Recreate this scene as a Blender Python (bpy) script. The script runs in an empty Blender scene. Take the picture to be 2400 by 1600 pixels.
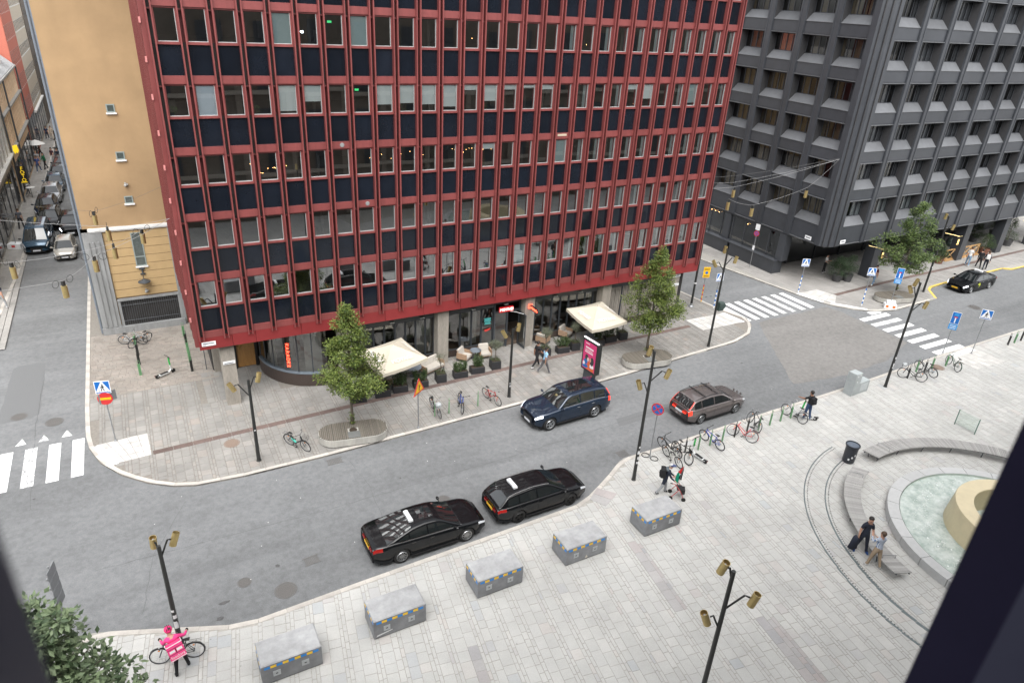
import bpy, math, random
from mathutils import Vector, Matrix
random.seed(7)
R = math.radians
SC = bpy.context.scene
COL = SC.collection
PI = math.pi

# ---------------------------------------------------------------- camera
cam_d = bpy.data.cameras.new('camera')
cam = bpy.data.objects.new('camera', cam_d)
COL.objects.link(cam)
SC.camera = cam
cam_d.sensor_width = 36.0
cam_d.lens = 24.165
cam_d.clip_start = 0.02
cam_d.clip_end = 2000
CAMLOC = Vector((-2.614, -34.43, 20.5))
def cam_axes(p, r, y):
    f = Vector((math.sin(y)*math.cos(p), math.cos(y)*math.cos(p), -math.sin(p)))
    x = Vector((math.cos(y), -math.sin(y), 0))
    d = -x.cross(f)
    x2 = math.cos(r)*x + math.sin(r)*d
    d2 = -math.sin(r)*x + math.cos(r)*d
    return x2, d2, f
CX, CD, CF = cam_axes(0.461845, -0.060297, 0.518600)
m = Matrix.Identity(4)
for i in range(3):
    m[i][0] = CX[i]; m[i][1] = -CD[i]; m[i][2] = -CF[i]; m[i][3] = CAMLOC[i]
cam.matrix_world = m
cam_d.dof.use_dof = True
cam_d.dof.focus_distance = 40.0
cam_d.dof.aperture_fstop = 4.0

# ---------------------------------------------------------------- light
W = bpy.data.worlds.new('World'); SC.world = W
W.use_nodes = True
nt = W.node_tree; nt.nodes.clear()
sky = nt.nodes.new('ShaderNodeTexSky'); sky.sky_type = 'NISHITA'
sky.sun_disc = False
sky.sun_elevation = R(56); sky.sun_rotation = R(200)
sky.air_density = 1.0; sky.dust_density = 3.0; sky.ozone_density = 1.0
hs = nt.nodes.new('ShaderNodeHueSaturation'); hs.inputs['Saturation'].default_value = 0.12
bg = nt.nodes.new('ShaderNodeBackground'); bg.inputs['Strength'].default_value = 0.15
wo = nt.nodes.new('ShaderNodeOutputWorld')
nt.links.new(sky.outputs[0], hs.inputs['Color']); nt.links.new(hs.outputs[0], bg.inputs['Color'])
nt.links.new(bg.outputs[0], wo.inputs['Surface'])
sun_d = bpy.data.lights.new('sun', 'SUN'); sun_d.energy = 1.5; sun_d.angle = R(75); sun_d.color = (1.0, 0.97, 0.93)
sun = bpy.data.objects.new('sun', sun_d); COL.objects.link(sun)
# direction to the sun: elevation 56, azimuth from the south-west behind the camera
sun.rotation_euler = (R(90-56), 0, R(-20))
SC.view_settings.view_transform = 'Standard'
SC.view_settings.look = 'None'
SC.view_settings.gamma = 1.0
SC.view_settings.exposure = 1.47
SC.view_settings.use_curve_mapping = False
SC.cycles.max_bounces = 8
SC.cycles.transparent_max_bounces = 12
SC.cycles.caustics_reflective = False
SC.cycles.caustics_refractive = False

# ---------------------------------------------------------------- materials
MATS = {}
def mat(name, col, rough=0.6, metal=0.0, var=0.12, scale=6.0, bump=0.0, spec=0.5, ior=None, emit=None, es=0.0,
        objvar=0.0, isl=0.0, coat=0.0, dirt=0.0, stretch=None, world=False):
    if name in MATS: return MATS[name]
    M = bpy.data.materials.new(name); M.use_nodes = True
    n = M.node_tree.nodes; L = M.node_tree.links
    b = n['Principled BSDF']
    b.inputs['Roughness'].default_value = rough
    b.inputs['Metallic'].default_value = metal
    b.inputs['Specular IOR Level'].default_value = spec
    if ior: b.inputs['IOR'].default_value = ior
    if coat: b.inputs['Coat Weight'].default_value = coat; b.inputs['Coat Roughness'].default_value = 0.03
    base = (col[0], col[1], col[2], 1)
    b.inputs['Base Color'].default_value = base
    if emit:
        b.inputs['Emission Color'].default_value = (emit[0], emit[1], emit[2], 1)
        b.inputs['Emission Strength'].default_value = es
    cur = None
    if var > 0 or bump > 0 or dirt > 0:
        if world:
            tc = n.new('ShaderNodeNewGeometry').outputs['Position']
        else:
            tc = n.new('ShaderNodeTexCoord').outputs['Object']
        if stretch:
            mp = n.new('ShaderNodeMapping'); mp.inputs['Scale'].default_value = stretch
            L.new(tc, mp.inputs['Vector']); tc = mp.outputs[0]
        nz = n.new('ShaderNodeTexNoise'); nz.inputs['Scale'].default_value = scale
        nz.inputs['Detail'].default_value = 6; nz.inputs['Roughness'].default_value = 0.65
        L.new(tc, nz.inputs['Vector'])
        if var > 0:
            mr = n.new('ShaderNodeMapRange'); mr.inputs['From Min'].default_value = 0.25; mr.inputs['From Max'].default_value = 0.75
            mr.inputs['To Min'].default_value = 1-var; mr.inputs['To Max'].default_value = 1+var
            L.new(nz.outputs['Fac'], mr.inputs['Value'])
            mx = n.new('ShaderNodeMix'); mx.data_type = 'RGBA'; mx.blend_type = 'MULTIPLY'; mx.inputs['Factor'].default_value = 1
            mx.inputs[6].default_value = base
            L.new(mr.outputs[0], mx.inputs[7]); cur = mx.outputs[2]
        if dirt > 0:
            n2 = n.new('ShaderNodeTexNoise'); n2.inputs['Scale'].default_value = scale*0.13; n2.inputs['Detail'].default_value = 4
            L.new(tc, n2.inputs['Vector'])
            mr = n.new('ShaderNodeMapRange'); mr.inputs['From Min'].default_value = 0.35; mr.inputs['From Max'].default_value = 0.7
            mr.inputs['To Min'].default_value = 1+dirt*0.3; mr.inputs['To Max'].default_value = 1-dirt
            L.new(n2.outputs['Fac'], mr.inputs['Value'])
            mx = n.new('ShaderNodeMix'); mx.data_type = 'RGBA'; mx.blend_type = 'MULTIPLY'; mx.inputs['Factor'].default_value = 1
            if cur: L.new(cur, mx.inputs[6])
            else: mx.inputs[6].default_value = base
            L.new(mr.outputs[0], mx.inputs[7]); cur = mx.outputs[2]
        if bump > 0:
            bp = n.new('ShaderNodeBump'); bp.inputs['Strength'].default_value = bump; bp.inputs['Distance'].default_value = 0.02
            L.new(nz.outputs['Fac'], bp.inputs['Height']); L.new(bp.outputs[0], b.inputs['Normal'])
    if objvar > 0 or isl > 0:
        oi = n.new('ShaderNodeObjectInfo'); ge = n.new('ShaderNodeNewGeometry')
        ad = n.new('ShaderNodeMath'); ad.operation = 'ADD'
        if objvar > 0: L.new(oi.outputs['Random'], ad.inputs[0])
        else: ad.inputs[0].default_value = 0
        if isl > 0: L.new(ge.outputs['Random Per Island'], ad.inputs[1])
        else: ad.inputs[1].default_value = 0
        fr = n.new('ShaderNodeMath'); fr.operation = 'FRACT'; L.new(ad.outputs[0], fr.inputs[0])
        a = max(objvar, isl)
        mr = n.new('ShaderNodeMapRange'); mr.inputs['To Min'].default_value = 1-a; mr.inputs['To Max'].default_value = 1+a*0.8
        L.new(fr.outputs[0], mr.inputs['Value'])
        mx = n.new('ShaderNodeMix'); mx.data_type = 'RGBA'; mx.blend_type = 'MULTIPLY'; mx.inputs['Factor'].default_value = 1
        if cur: L.new(cur, mx.inputs[6])
        else: mx.inputs[6].default_value = base
        L.new(mr.outputs[0], mx.inputs[7]); cur = mx.outputs[2]
    if cur: L.new(cur, b.inputs['Base Color'])
    MATS[name] = M
    return M

def slab_mat(name, ramp, world_dirt=0.25):
    """Stone slabs: colour picked per slab from a ramp, fine grain, broad dirt."""
    M = bpy.data.materials.new(name); M.use_nodes = True
    n = M.node_tree.nodes; L = M.node_tree.links; b = n['Principled BSDF']
    b.inputs['Roughness'].default_value = 0.75
    b.inputs['Specular IOR Level'].default_value = 0.35
    oi = n.new('ShaderNodeObjectInfo'); ge = n.new('ShaderNodeNewGeometry')
    ad = n.new('ShaderNodeMath'); ad.operation = 'ADD'
    L.new(oi.outputs['Random'], ad.inputs[0]); L.new(ge.outputs['Random Per Island'], ad.inputs[1])
    fr = n.new('ShaderNodeMath'); fr.operation = 'FRACT'; L.new(ad.outputs[0], fr.inputs[0])
    cr = n.new('ShaderNodeValToRGB'); cr.color_ramp.interpolation = 'LINEAR'
    el = cr.color_ramp.elements
    el[0].position = ramp[0][0]; el[0].color = (*ramp[0][1], 1)
    el[1].position = ramp[-1][0]; el[1].color = (*ramp[-1][1], 1)
    for p, c in ramp[1:-1]:
        e = el.new(p); e.color = (*c, 1)
    L.new(fr.outputs[0], cr.inputs[0])
    nz = n.new('ShaderNodeTexNoise'); nz.inputs['Scale'].default_value = 22; nz.inputs['Detail'].default_value = 5
    L.new(ge.outputs['Position'], nz.inputs['Vector'])
    n2 = n.new('ShaderNodeTexNoise'); n2.inputs['Scale'].default_value = 0.35; n2.inputs['Detail'].default_value = 7; n2.inputs['Roughness'].default_value = 0.7
    L.new(ge.outputs['Position'], n2.inputs['Vector'])
    a1 = n.new('ShaderNodeMapRange'); a1.inputs['To Min'].default_value = 0.86; a1.inputs['To Max'].default_value = 1.14
    L.new(nz.outputs['Fac'], a1.inputs['Value'])
    a2 = n.new('ShaderNodeMapRange'); a2.inputs['From Min'].default_value = 0.3; a2.inputs['From Max'].default_value = 0.72
    a2.inputs['To Min'].default_value = 1.06; a2.inputs['To Max'].default_value = 1-world_dirt
    L.new(n2.outputs['Fac'], a2.inputs['Value'])
    mm = n.new('ShaderNodeMath'); mm.operation = 'MULTIPLY'; L.new(a1.outputs[0], mm.inputs[0]); L.new(a2.outputs[0], mm.inputs[1])
    vo = n.new('ShaderNodeTexVoronoi'); vo.inputs['Scale'].default_value = 1.7; L.new(ge.outputs['Position'], vo.inputs['Vector'])
    gm = n.new('ShaderNodeMapRange'); gm.inputs['From Min'].default_value = 0.035; gm.inputs['From Max'].default_value = 0.06
    gm.inputs['To Min'].default_value = 0.68; gm.inputs['To Max'].default_value = 1.0; L.new(vo.outputs['Distance'], gm.inputs['Value'])
    m2 = n.new('ShaderNodeMath'); m2.operation = 'MULTIPLY'; L.new(mm.outputs[0], m2.inputs[0]); L.new(gm.outputs[0], m2.inputs[1]); mm = m2
    mx = n.new('ShaderNodeMix'); mx.data_type = 'RGBA'; mx.blend_type = 'MULTIPLY'; mx.inputs['Factor'].default_value = 1
    L.new(cr.outputs[0], mx.inputs[6]); L.new(mm.outputs[0], mx.inputs[7]); L.new(mx.outputs[2], b.inputs['Base Color'])
    bp = n.new('ShaderNodeBump'); bp.inputs['Strength'].default_value = 0.25; bp.inputs['Distance'].default_value = 0.01
    L.new(nz.outputs['Fac'], bp.inputs['Height']); L.new(bp.outputs[0], b.inputs['Normal'])
    MATS[name] = M
    return M

def glass_mat(name, refl=0.2, tint=(0.7, 0.75, 0.75), wav=0.0):
    """Window glass: mirror layer over a tinted see-through pane."""
    M = bpy.data.materials.new(name); M.use_nodes = True
    n = M.node_tree.nodes; L = M.node_tree.links
    n.remove(n['Principled BSDF'])
    out = n['Material Output']
    tr = n.new('ShaderNodeBsdfTransparent'); tr.inputs[0].default_value = (*tint, 1)
    gl = n.new('ShaderNodeBsdfGlossy'); gl.inputs['Roughness'].default_value = 0.015; gl.inputs[0].default_value = (0.92, 0.94, 0.95, 1)
    lw = n.new('ShaderNodeLayerWeight'); lw.inputs['Blend'].default_value = 0.25
    mr = n.new('ShaderNodeMapRange'); mr.inputs['To Min'].default_value = refl; mr.inputs['To Max'].default_value = min(1, refl+0.55)
    L.new(lw.outputs['Fresnel'], mr.inputs['Value'])
    mx = n.new('ShaderNodeMixShader'); L.new(mr.outputs[0], mx.inputs[0]); L.new(tr.outputs[0], mx.inputs[1]); L.new(gl.outputs[0], mx.inputs[2])
    L.new(mx.outputs[0], out.inputs['Surface'])
    if wav:
        oi = n.new('ShaderNodeTexCoord')
        nz = n.new('ShaderNodeTexNoise'); nz.inputs['Scale'].default_value = 0.9; nz.inputs['Detail'].default_value = 1
        L.new(n.new('ShaderNodeNewGeometry').outputs['Position'], nz.inputs['Vector'])
        bp = n.new('ShaderNodeBump'); bp.inputs['Strength'].default_value = wav; bp.inputs['Distance'].default_value = 0.05
        L.new(nz.outputs['Fac'], bp.inputs['Height']); L.new(bp.outputs[0], gl.inputs['Normal'])
    MATS[name] = M
    return M

def leaf_mat(name, c1, c2):
    M = bpy.data.materials.new(name); M.use_nodes = True
    n = M.node_tree.nodes; L = M.node_tree.links; b = n['Principled BSDF']
    b.inputs['Roughness'].default_value = 0.5; b.inputs['Specular IOR Level'].default_value = 0.4
    ge = n.new('ShaderNodeNewGeometry')
    cr = n.new('ShaderNodeValToRGB'); el = cr.color_ramp.elements
    el[0].color = (*c1, 1); el[1].color = (*c2, 1)
    L.new(ge.outputs['Random Per Island'], cr.inputs[0])
    tl = n.new('ShaderNodeBsdfTranslucent'); mx = n.new('ShaderNodeMixShader'); mx.inputs[0].default_value = 0.25
    L.new(cr.outputs[0], b.inputs['Base Color']); L.new(cr.outputs[0], tl.inputs[0])
    L.new(b.outputs[0], mx.inputs[1]); L.new(tl.outputs[0], mx.inputs[2])
    L.new(mx.outputs[0], n['Material Output'].inputs['Surface'])
    MATS[name] = M
    return M

# ---------------------------------------------------------------- mesh helpers
class MB:
    def __init__(s): s.v = []; s.f = []; s.m = []; s.k = 0; s.T = None
    def add(s, vs, fs, k=None):
        o = len(s.v)
        if s.T is not None: vs = [tuple(s.T @ Vector(p)) for p in vs]
        s.v.extend(vs); k = s.k if k is None else k
        for f in fs: s.f.append(tuple(i+o for i in f)); s.m.append(k)
    def box(s, x0, x1, y0, y1, z0, z1, k=None):
        s.add([(x0,y0,z0),(x1,y0,z0),(x1,y1,z0),(x0,y1,z0),(x0,y0,z1),(x1,y0,z1),(x1,y1,z1),(x0,y1,z1)],
              [(3,2,1,0),(4,5,6,7),(0,1,5,4),(1,2,6,5),(2,3,7,6),(3,0,4,7)], k)
    def cbox(s, x0, x1, y0, y1, z0, z1, c=0.01, k=None):
        vs = [(x0,y0,z0),(x1,y0,z0),(x1,y1,z0),(x0,y1,z0),(x0,y0,z1-c),(x1,y0,z1-c),(x1,y1,z1-c),(x0,y1,z1-c),
              (x0+c,y0+c,z1),(x1-c,y0+c,z1),(x1-c,y1-c,z1),(x0+c,y1-c,z1)]
        s.add(vs, [(3,2,1,0),(8,9,10,11),(0,1,5,4),(1,2,6,5),(2,3,7,6),(3,0,4,7),(4,5,9,8),(5,6,10,9),(6,7,11,10),(7,4,8,11)], k)
    def quad(s, a, b, c, d, k=None): s.add([a,b,c,d], [(0,1,2,3)], k)
    def poly(s, pts, k=None): s.add(list(pts), [tuple(range(len(pts)))], k)
    def prism(s, poly, z0, z1, k=None):
        n = len(poly)
        a = sum(poly[i][0]*poly[(i+1)%n][1]-poly[(i+1)%n][0]*poly[i][1] for i in range(n))
        if a < 0: poly = poly[::-1]
        vs = [(p[0],p[1],z0) for p in poly]+[(p[0],p[1],z1) for p in poly]
        fs = [tuple(range(n-1,-1,-1)), tuple(range(n,2*n))]+[(i,(i+1)%n,n+(i+1)%n,n+i) for i in range(n)]
        s.add(vs, fs, k)
    def tube(s, pts, r, n=8, k=None, cap=True, sq=None):
        P = [Vector(p) for p in pts]
        rs = r if isinstance(r, (list, tuple)) else [r]*len(P)
        vs = []; fs = []
        for i, p in enumerate(P):
            d = (P[min(i+1, len(P)-1)]-P[max(i-1, 0)])
            if d.length < 1e-9: d = Vector((0,0,1))
            d.normalize()
            a = Vector((0,0,1)) if abs(d.z) < 0.9 else Vector((1,0,0))
            u = d.cross(a).normalized(); w = d.cross(u)
            for j in range(n):
                t = 2*PI*j/n
                vs.append(tuple(p+u*(rs[i]*math.cos(t))+w*(rs[i]*math.sin(t)*(sq or 1))))
        for i in range(len(P)-1):
            for j in range(n):
                fs.append((i*n+j, i*n+(j+1)%n, (i+1)*n+(j+1)%n, (i+1)*n+j))
        if cap:
            fs.append(tuple(range(n-1,-1,-1))); fs.append(tuple(range((len(P)-1)*n, len(P)*n)))
        s.add(vs, fs, k)
    def ring(s, c, r, rt, axis='y', n=24, m=6, k=None):
        vs = []; fs = []
        for i in range(n):
            a = 2*PI*i/n
            for j in range(m):
                b = 2*PI*j/m
                q = r+rt*math.cos(b); h = rt*math.sin(b)
                if axis == 'y': p = (c[0]+q*math.cos(a), c[1]+h, c[2]+q*math.sin(a))
                elif axis == 'z': p = (c[0]+q*math.cos(a), c[1]+q*math.sin(a), c[2]+h)
                else: p = (c[0]+h, c[1]+q*math.cos(a), c[2]+q*math.sin(a))
                vs.append(p)
        for i in range(n):
            for j in range(m):
                fs.append((i*m+j, i*m+(j+1)%m, ((i+1)%n)*m+(j+1)%m, ((i+1)%n)*m+j))
        s.add(vs, fs, k)
    def lathe(s, prof, n=24, c=(0,0,0), axis='z', k=None, a0=0, a1=2*PI):
        full = abs(a1-a0-2*PI) < 1e-6
        nn = n if full else n+1
        vs = []; fs = []
        for i in range(nn):
            a = a0+(a1-a0)*i/n
            for r, z in prof:
                if axis == 'z': vs.append((c[0]+r*math.cos(a), c[1]+r*math.sin(a), c[2]+z))
                elif axis == 'y': vs.append((c[0]+r*math.cos(a), c[1]+z, c[2]+r*math.sin(a)))
                else: vs.append((c[0]+z, c[1]+r*math.cos(a), c[2]+r*math.sin(a)))
        p = len(prof)
        for i in range(n):
            for j in range(p-1):
                i2 = (i+1) % nn if full else i+1
                fs.append((i*p+j, i2*p+j, i2*p+j+1, i*p+j+1))
        s.add(vs, fs, k)
    def ball(s, c, rx, ry=None, rz=None, n=12, m=8, k=None):
        ry = ry or rx; rz = rz or rx
        vs = []; fs = []
        for i in range(m+1):
            b = PI*i/m
            for j in range(n):
                a = 2*PI*j/n
                vs.append((c[0]+rx*math.sin(b)*math.cos(a), c[1]+ry*math.sin(b)*math.sin(a), c[2]-rz*math.cos(b)))
        for i in range(m):
            for j in range(n):
                fs.append((i*n+j, i*n+(j+1)%n, (i+1)*n+(j+1)%n, (i+1)*n+j))
        s.add(vs, fs, k)
    def cyl(s, c, r, h, n=16, k=None, r2=None):
        s.tube([c, (c[0], c[1], c[2]+h)], [r, r if r2 is None else r2], n, k)
    def mesh(s, name, mats, smooth=False):
        me = bpy.data.meshes.new(name)
        me.from_pydata(s.v, [], s.f)
        if not isinstance(mats, (list, tuple)): mats = [mats]
        for mm in mats: me.materials.append(mm)
        if len(mats) > 1: me.polygons.foreach_set('material_index', s.m)
        if smooth: me.polygons.foreach_set('use_smooth', [True]*len(me.polygons))
        me.update()
        return me
    def build(s, name, mats, parent=None, smooth=False, loc=None, rot=None):
        return link(name, s.mesh(name, mats, smooth), parent, loc, rot)

def link(name, data, parent=None, loc=None, rot=None, scale=None):
    o = bpy.data.objects.new(name, data); COL.objects.link(o)
    if parent is not None: o.parent = parent
    if loc is not None: o.location = loc
    if rot is not None: o.rotation_euler = rot
    if scale is not None: o.scale = scale
    return o
def tag(o, label=None, cat=None, group=None, kind=None):
    if label: o['label'] = label
    if cat: o['category'] = cat
    if group: o['group'] = group
    if kind: o['kind'] = kind
    return o
def thing(name, label, cat, loc=(0,0,0), rz=0.0, group=None, rot=None):
    o = link(name, None, None, loc, rot or (0,0,rz))
    o.empty_display_size = 0.2
    return tag(o, label, cat, group)
KIDS = {}
def copy_tree(o, parent=None):
    c = o.copy(); COL.objects.link(c)
    if parent is not None: c.parent = parent
    for ch in o.children: copy_tree(ch, c)
    return c
def dup(root, loc, rz, label=None, group=None):
    c = copy_tree(root); c.location = loc; c.rotation_euler = (0,0,rz)
    tag(c, label, None, group); return c
def text_mesh(name, s, size, material, extrude=0.004, align='CENTER'):
    cu = bpy.data.curves.new(name, 'FONT'); cu.body = s; cu.size = size; cu.extrude = extrude
    cu.align_x = align; cu.align_y = 'CENTER'; cu.resolution_u = 3
    ob = bpy.data.objects.new(name, cu); COL.objects.link(ob)
    dg = bpy.context.evaluated_depsgraph_get()
    me = bpy.data.meshes.new_from_object(ob.evaluated_get(dg))
    bpy.data.objects.remove(ob); bpy.data.curves.remove(cu)
    me.materials.clear(); me.materials.append(material); me.name = name
    return me
def interp(tab, x):
    if x <= tab[0][0]: return tab[0][1]
    for (a, b), (c, d) in zip(tab, tab[1:]):
        if x <= c: return b+(d-b)*(x-a)/(c-a) if c > a else d
    return tab[-1][1]
def to_px(p):
    q = Vector(p)-CAMLOC; z = q.dot(CF)
    if z < 0.1: return (-9999, -9999)
    return (1200+1611.03*q.dot(CX)/z, 800+1611.03*q.dot(CD)/z)
def in_frame(p, mg=150):
    u, v = to_px(p); return -mg < u < 2400+mg and -mg < v < 1600+mg

# colours
asphalt = mat('asphalt', (0.158,0.163,0.167), 0.85, var=0.22, scale=38, bump=0.5, dirt=0.16, world=True, spec=0.3)
joint = mat('joint_sand', (0.30,0.29,0.265), 0.9, var=0.25, scale=8, world=True)
granite = slab_mat('granite_slabs', [(0.0,(0.39,0.39,0.375)),(0.3,(0.42,0.419,0.405)),(0.6,(0.40,0.40,0.385)),(0.88,(0.44,0.437,0.42)),(0.93,(0.42,0.40,0.38)),(0.97,(0.36,0.375,0.38)),(1.0,(0.40,0.38,0.365))], 0.2)
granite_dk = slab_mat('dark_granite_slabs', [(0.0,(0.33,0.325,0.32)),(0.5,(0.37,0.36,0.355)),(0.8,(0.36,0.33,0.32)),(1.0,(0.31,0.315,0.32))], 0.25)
granite_n = slab_mat('north_slabs', [(0.0,(0.235,0.228,0.215)),(0.4,(0.275,0.267,0.25)),(0.75,(0.25,0.243,0.23)),(0.92,(0.295,0.284,0.265)),(1.0,(0.28,0.25,0.225))], 0.33)
clinker = slab_mat('clinker_slabs', [(0.0,(0.24,0.215,0.19)),(0.4,(0.30,0.27,0.24)),(0.75,(0.27,0.25,0.225)),(1.0,(0.33,0.29,0.255))], 0.38)
grey_slab = slab_mat('grey_side_slabs', [(0.0,(0.27,0.262,0.25)),(0.5,(0.32,0.31,0.295)),(1.0,(0.29,0.28,0.265))], 0.3)
def add_streaks(M, sc, lo, hi, amt, stretch):
    n = M.node_tree.nodes; L = M.node_tree.links; b = n['Principled BSDF']
    src = b.inputs['Base Color'].links[0].from_socket
    ge = n.new('ShaderNodeNewGeometry'); mp = n.new('ShaderNodeMapping'); mp.inputs['Scale'].default_value = stretch
    L.new(ge.outputs['Position'], mp.inputs['Vector'])
    nz = n.new('ShaderNodeTexNoise'); nz.inputs['Scale'].default_value = sc; nz.inputs['Detail'].default_value = 5; nz.inputs['Distortion'].default_value = .6
    L.new(mp.outputs[0], nz.inputs['Vector'])
    mr = n.new('ShaderNodeMapRange'); mr.inputs['From Min'].default_value = lo; mr.inputs['From Max'].default_value = hi
    mr.inputs['To Min'].default_value = 1-amt; mr.inputs['To Max'].default_value = 1+amt
    L.new(nz.outputs['Fac'], mr.inputs['Value'])
    mx = n.new('ShaderNodeMix'); mx.data_type = 'RGBA'; mx.blend_type = 'MULTIPLY'; mx.inputs['Factor'].default_value = 1
    L.new(src, mx.inputs[6]); L.new(mr.outputs[0], mx.inputs[7]); L.new(mx.outputs[2], b.inputs['Base Color'])
add_streaks(asphalt, 1.0, .35, .65, .10, (.06,.55,1))
add_streaks(asphalt, 1.0, .4, .6, .07, (.12,.12,1))
kerb_m = mat('kerb_granite', (0.44,0.415,0.38), 0.8, var=0.15, scale=9, objvar=0.12, bump=0.2, dirt=0.2)
white_paint = mat('road_paint', (0.72,0.73,0.73), 0.7, var=0.1, scale=7, dirt=0.25, world=True)
redstone = mat('red_gutter_stone', (0.12,0.085,0.075), 0.8, var=0.2, scale=5, isl=0.2, objvar=0.2, world=True)
# ================================================================ ground, roads, pavements
def worn_paint(name, lo, hi):
    M = bpy.data.materials.new(name); M.use_nodes = True
    n = M.node_tree.nodes; L = M.node_tree.links; b = n['Principled BSDF']; b.inputs['Roughness'].default_value = 0.75
    ge = n.new('ShaderNodeNewGeometry')
    mp = n.new('ShaderNodeMapping'); mp.inputs['Scale'].default_value = (2.2, 1.0, 1)
    L.new(ge.outputs['Position'], mp.inputs['Vector'])
    nz = n.new('ShaderNodeTexNoise'); nz.inputs['Scale'].default_value = 3.2; nz.inputs['Detail'].default_value = 8; nz.inputs['Roughness'].default_value = 0.75
    L.new(mp.outputs[0], nz.inputs['Vector'])
    mr = n.new('ShaderNodeMapRange'); mr.inputs['From Min'].default_value = lo; mr.inputs['From Max'].default_value = hi
    L.new(nz.outputs['Fac'], mr.inputs['Value'])
    mx = n.new('ShaderNodeMix'); mx.data_type = 'RGBA'
    mx.inputs[6].default_value = (0.72,0.725,0.72,1); mx.inputs[7].default_value = (0.2,0.205,0.21,1)
    L.new(mr.outputs[0], mx.inputs[0]); L.new(mx.outputs[2], b.inputs['Base Color'])
    return M
paint_ok = worn_paint('paint_little_worn', 0.60, 0.72)
paint_worn = worn_paint('paint_very_worn', 0.44, 0.60)

ROADZ = -0.09
g = MB(); g.box(-400, 500, -300, 700, -1.2, -0.5)
tag(g.build('ground', mat('ground_earth', (0.15,0.14,0.13), 0.9, var=0.2, world=True)), kind='structure')
g = MB(); g.box(-140, 220, -60, 320, -0.4, ROADZ)
road = tag(g.build('road', asphalt), kind='structure')

KN = [(-6.95,60),(-6.95,15.8),(-6.94,2.77),(-6.88,0.12),(-6.72,-1.17),(-6.26,-2.6),(-5.4,-3.98),(-4.38,-5.05),(-3.37,-5.75),(-2.5,-6.08),(-0.46,-6.26),(3.19,-6.25),(8.24,-6.07),(14.65,-5.78),(22.34,-5.35),(28.52,-4.84),(32.3,-4.55),(34.31,-3.94),(35.64,-2.84),(36.14,-1.83),(35.9,-0.9),(35.54,-0.21),(34.94,4.38),(34.5,14),(34.5,60)]
KS = [(-60,-13.2),(-7.07,-13.26),(-6.55,-13.16),(-5.86,-13.4),(-1.86,-14.98),(2.57,-14.8),(12.98,-14.48),(15.06,-13.43),(16.45,-12.6),(16.85,-12.46),(19.37,-12.45),(27.33,-12.22),(32.8,-12.15),(44.17,-11.72),(55.65,-11.47),(110,-11.0)]
KG = [(40.2,60),(41.2,20),(42.0,9.83),(43.86,0.17),(44.16,-0.97),(44.77,-2.6),(45.9,-3.9),(47.15,-4.75),(49.03,-5.19),(54.87,-4.96),(56.5,-3.14),(59.2,-2.93),(66.3,-2.72),(69.28,-2.6),(69.82,-3.11),(110,-2.6)]
KW = [(-12.05,-8),(-11.93,17.4),(-11.46,25.5),(-11.2,42),(-11.1,60),(-11.0,120)]

def sheet(name, poly, m, z0=-0.3, z1=-0.009):
    b = MB(); b.prism(poly, z0, z1)
    return tag(b.build(name, m), kind='structure')
pave_n = sheet('pavement', KN, mat('dark_joint_sand', (0.19,0.175,0.155), 0.9, var=0.25, scale=8, world=True), z1=-0.014)
plaza = sheet('plaza', KS+[(110,-58),(-60,-58)], joint)
pave_g = sheet('pavement', KG+[(110,60)], joint)
pave_w = sheet('pavement', [(-20,-8)]+KW+[(-20,120)], joint)

# kerbs: each stone its own piece
def offset_line(P, d):
    out = []
    for i, p in enumerate(P):
        a = Vector(P[max(0,i-1)]); b = Vector(P[min(len(P)-1,i+1)])
        t = (b-a).normalized(); out.append((p[0]-t.y*d, p[1]+t.x*d))
    return out
def walk(P, step):
    out = []; acc = 0
    pts = [Vector(p) for p in P]
    seg = 0; pos = pts[0].copy(); out.append(pos.copy())
    need = step
    while seg < len(pts)-1:
        d = (pts[seg+1]-pos).length
        if d >= need:
            pos = pos+(pts[seg+1]-pos).normalized()*need; out.append(pos.copy()); need = step
        else:
            need -= d; pos = pts[seg+1].copy(); seg += 1
    return out
def kerb(name, P, side, step=1.0, w=0.2, m=None, z1=0.004):
    root = tag(link(name, None), kind='structure')
    pts = walk(P, step); rest = MB(); n = 0
    for a, b in zip(pts, pts[1:]):
        t = (b-a); L = t.length; t.normalize()
        nx, ny = -t.y*side, t.x*side
        s = a+t*0.006; e = b-t*0.006
        poly = [(s.x,s.y),(e.x,e.y),(e.x+nx*w,e.y+ny*w),(s.x+nx*w,s.y+ny*w)]
        mid = (a+b)/2
        if in_frame((mid.x,mid.y,0), 60) and n < 290:
            q = MB(); c = Vector((mid.x, mid.y, 0))
            q.prism([(x-c.x,y-c.y) for x, y in poly], -0.14, z1+random.uniform(-0.004,0.004))
            q.build('kerb_stone', m or kerb_m, root, loc=c); n += 1
        else: rest.prism(poly, -0.14, z1)
    if rest.v: tag(rest.build('kerb_run', m or kerb_m, root), kind='stuff')
    return root
kerb('kerb', KN, 1)
kerb('kerb', KS, -1)
kerb('kerb', KG[:10], 1)
kerb('kerb', KG[9:], 1, m=mat('yellow_kerb_paint', (0.62,0.45,0.10), 0.7, var=0.15, dirt=0.3, world=True))
kerb('kerb', KW, 1, 1.2)

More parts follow.
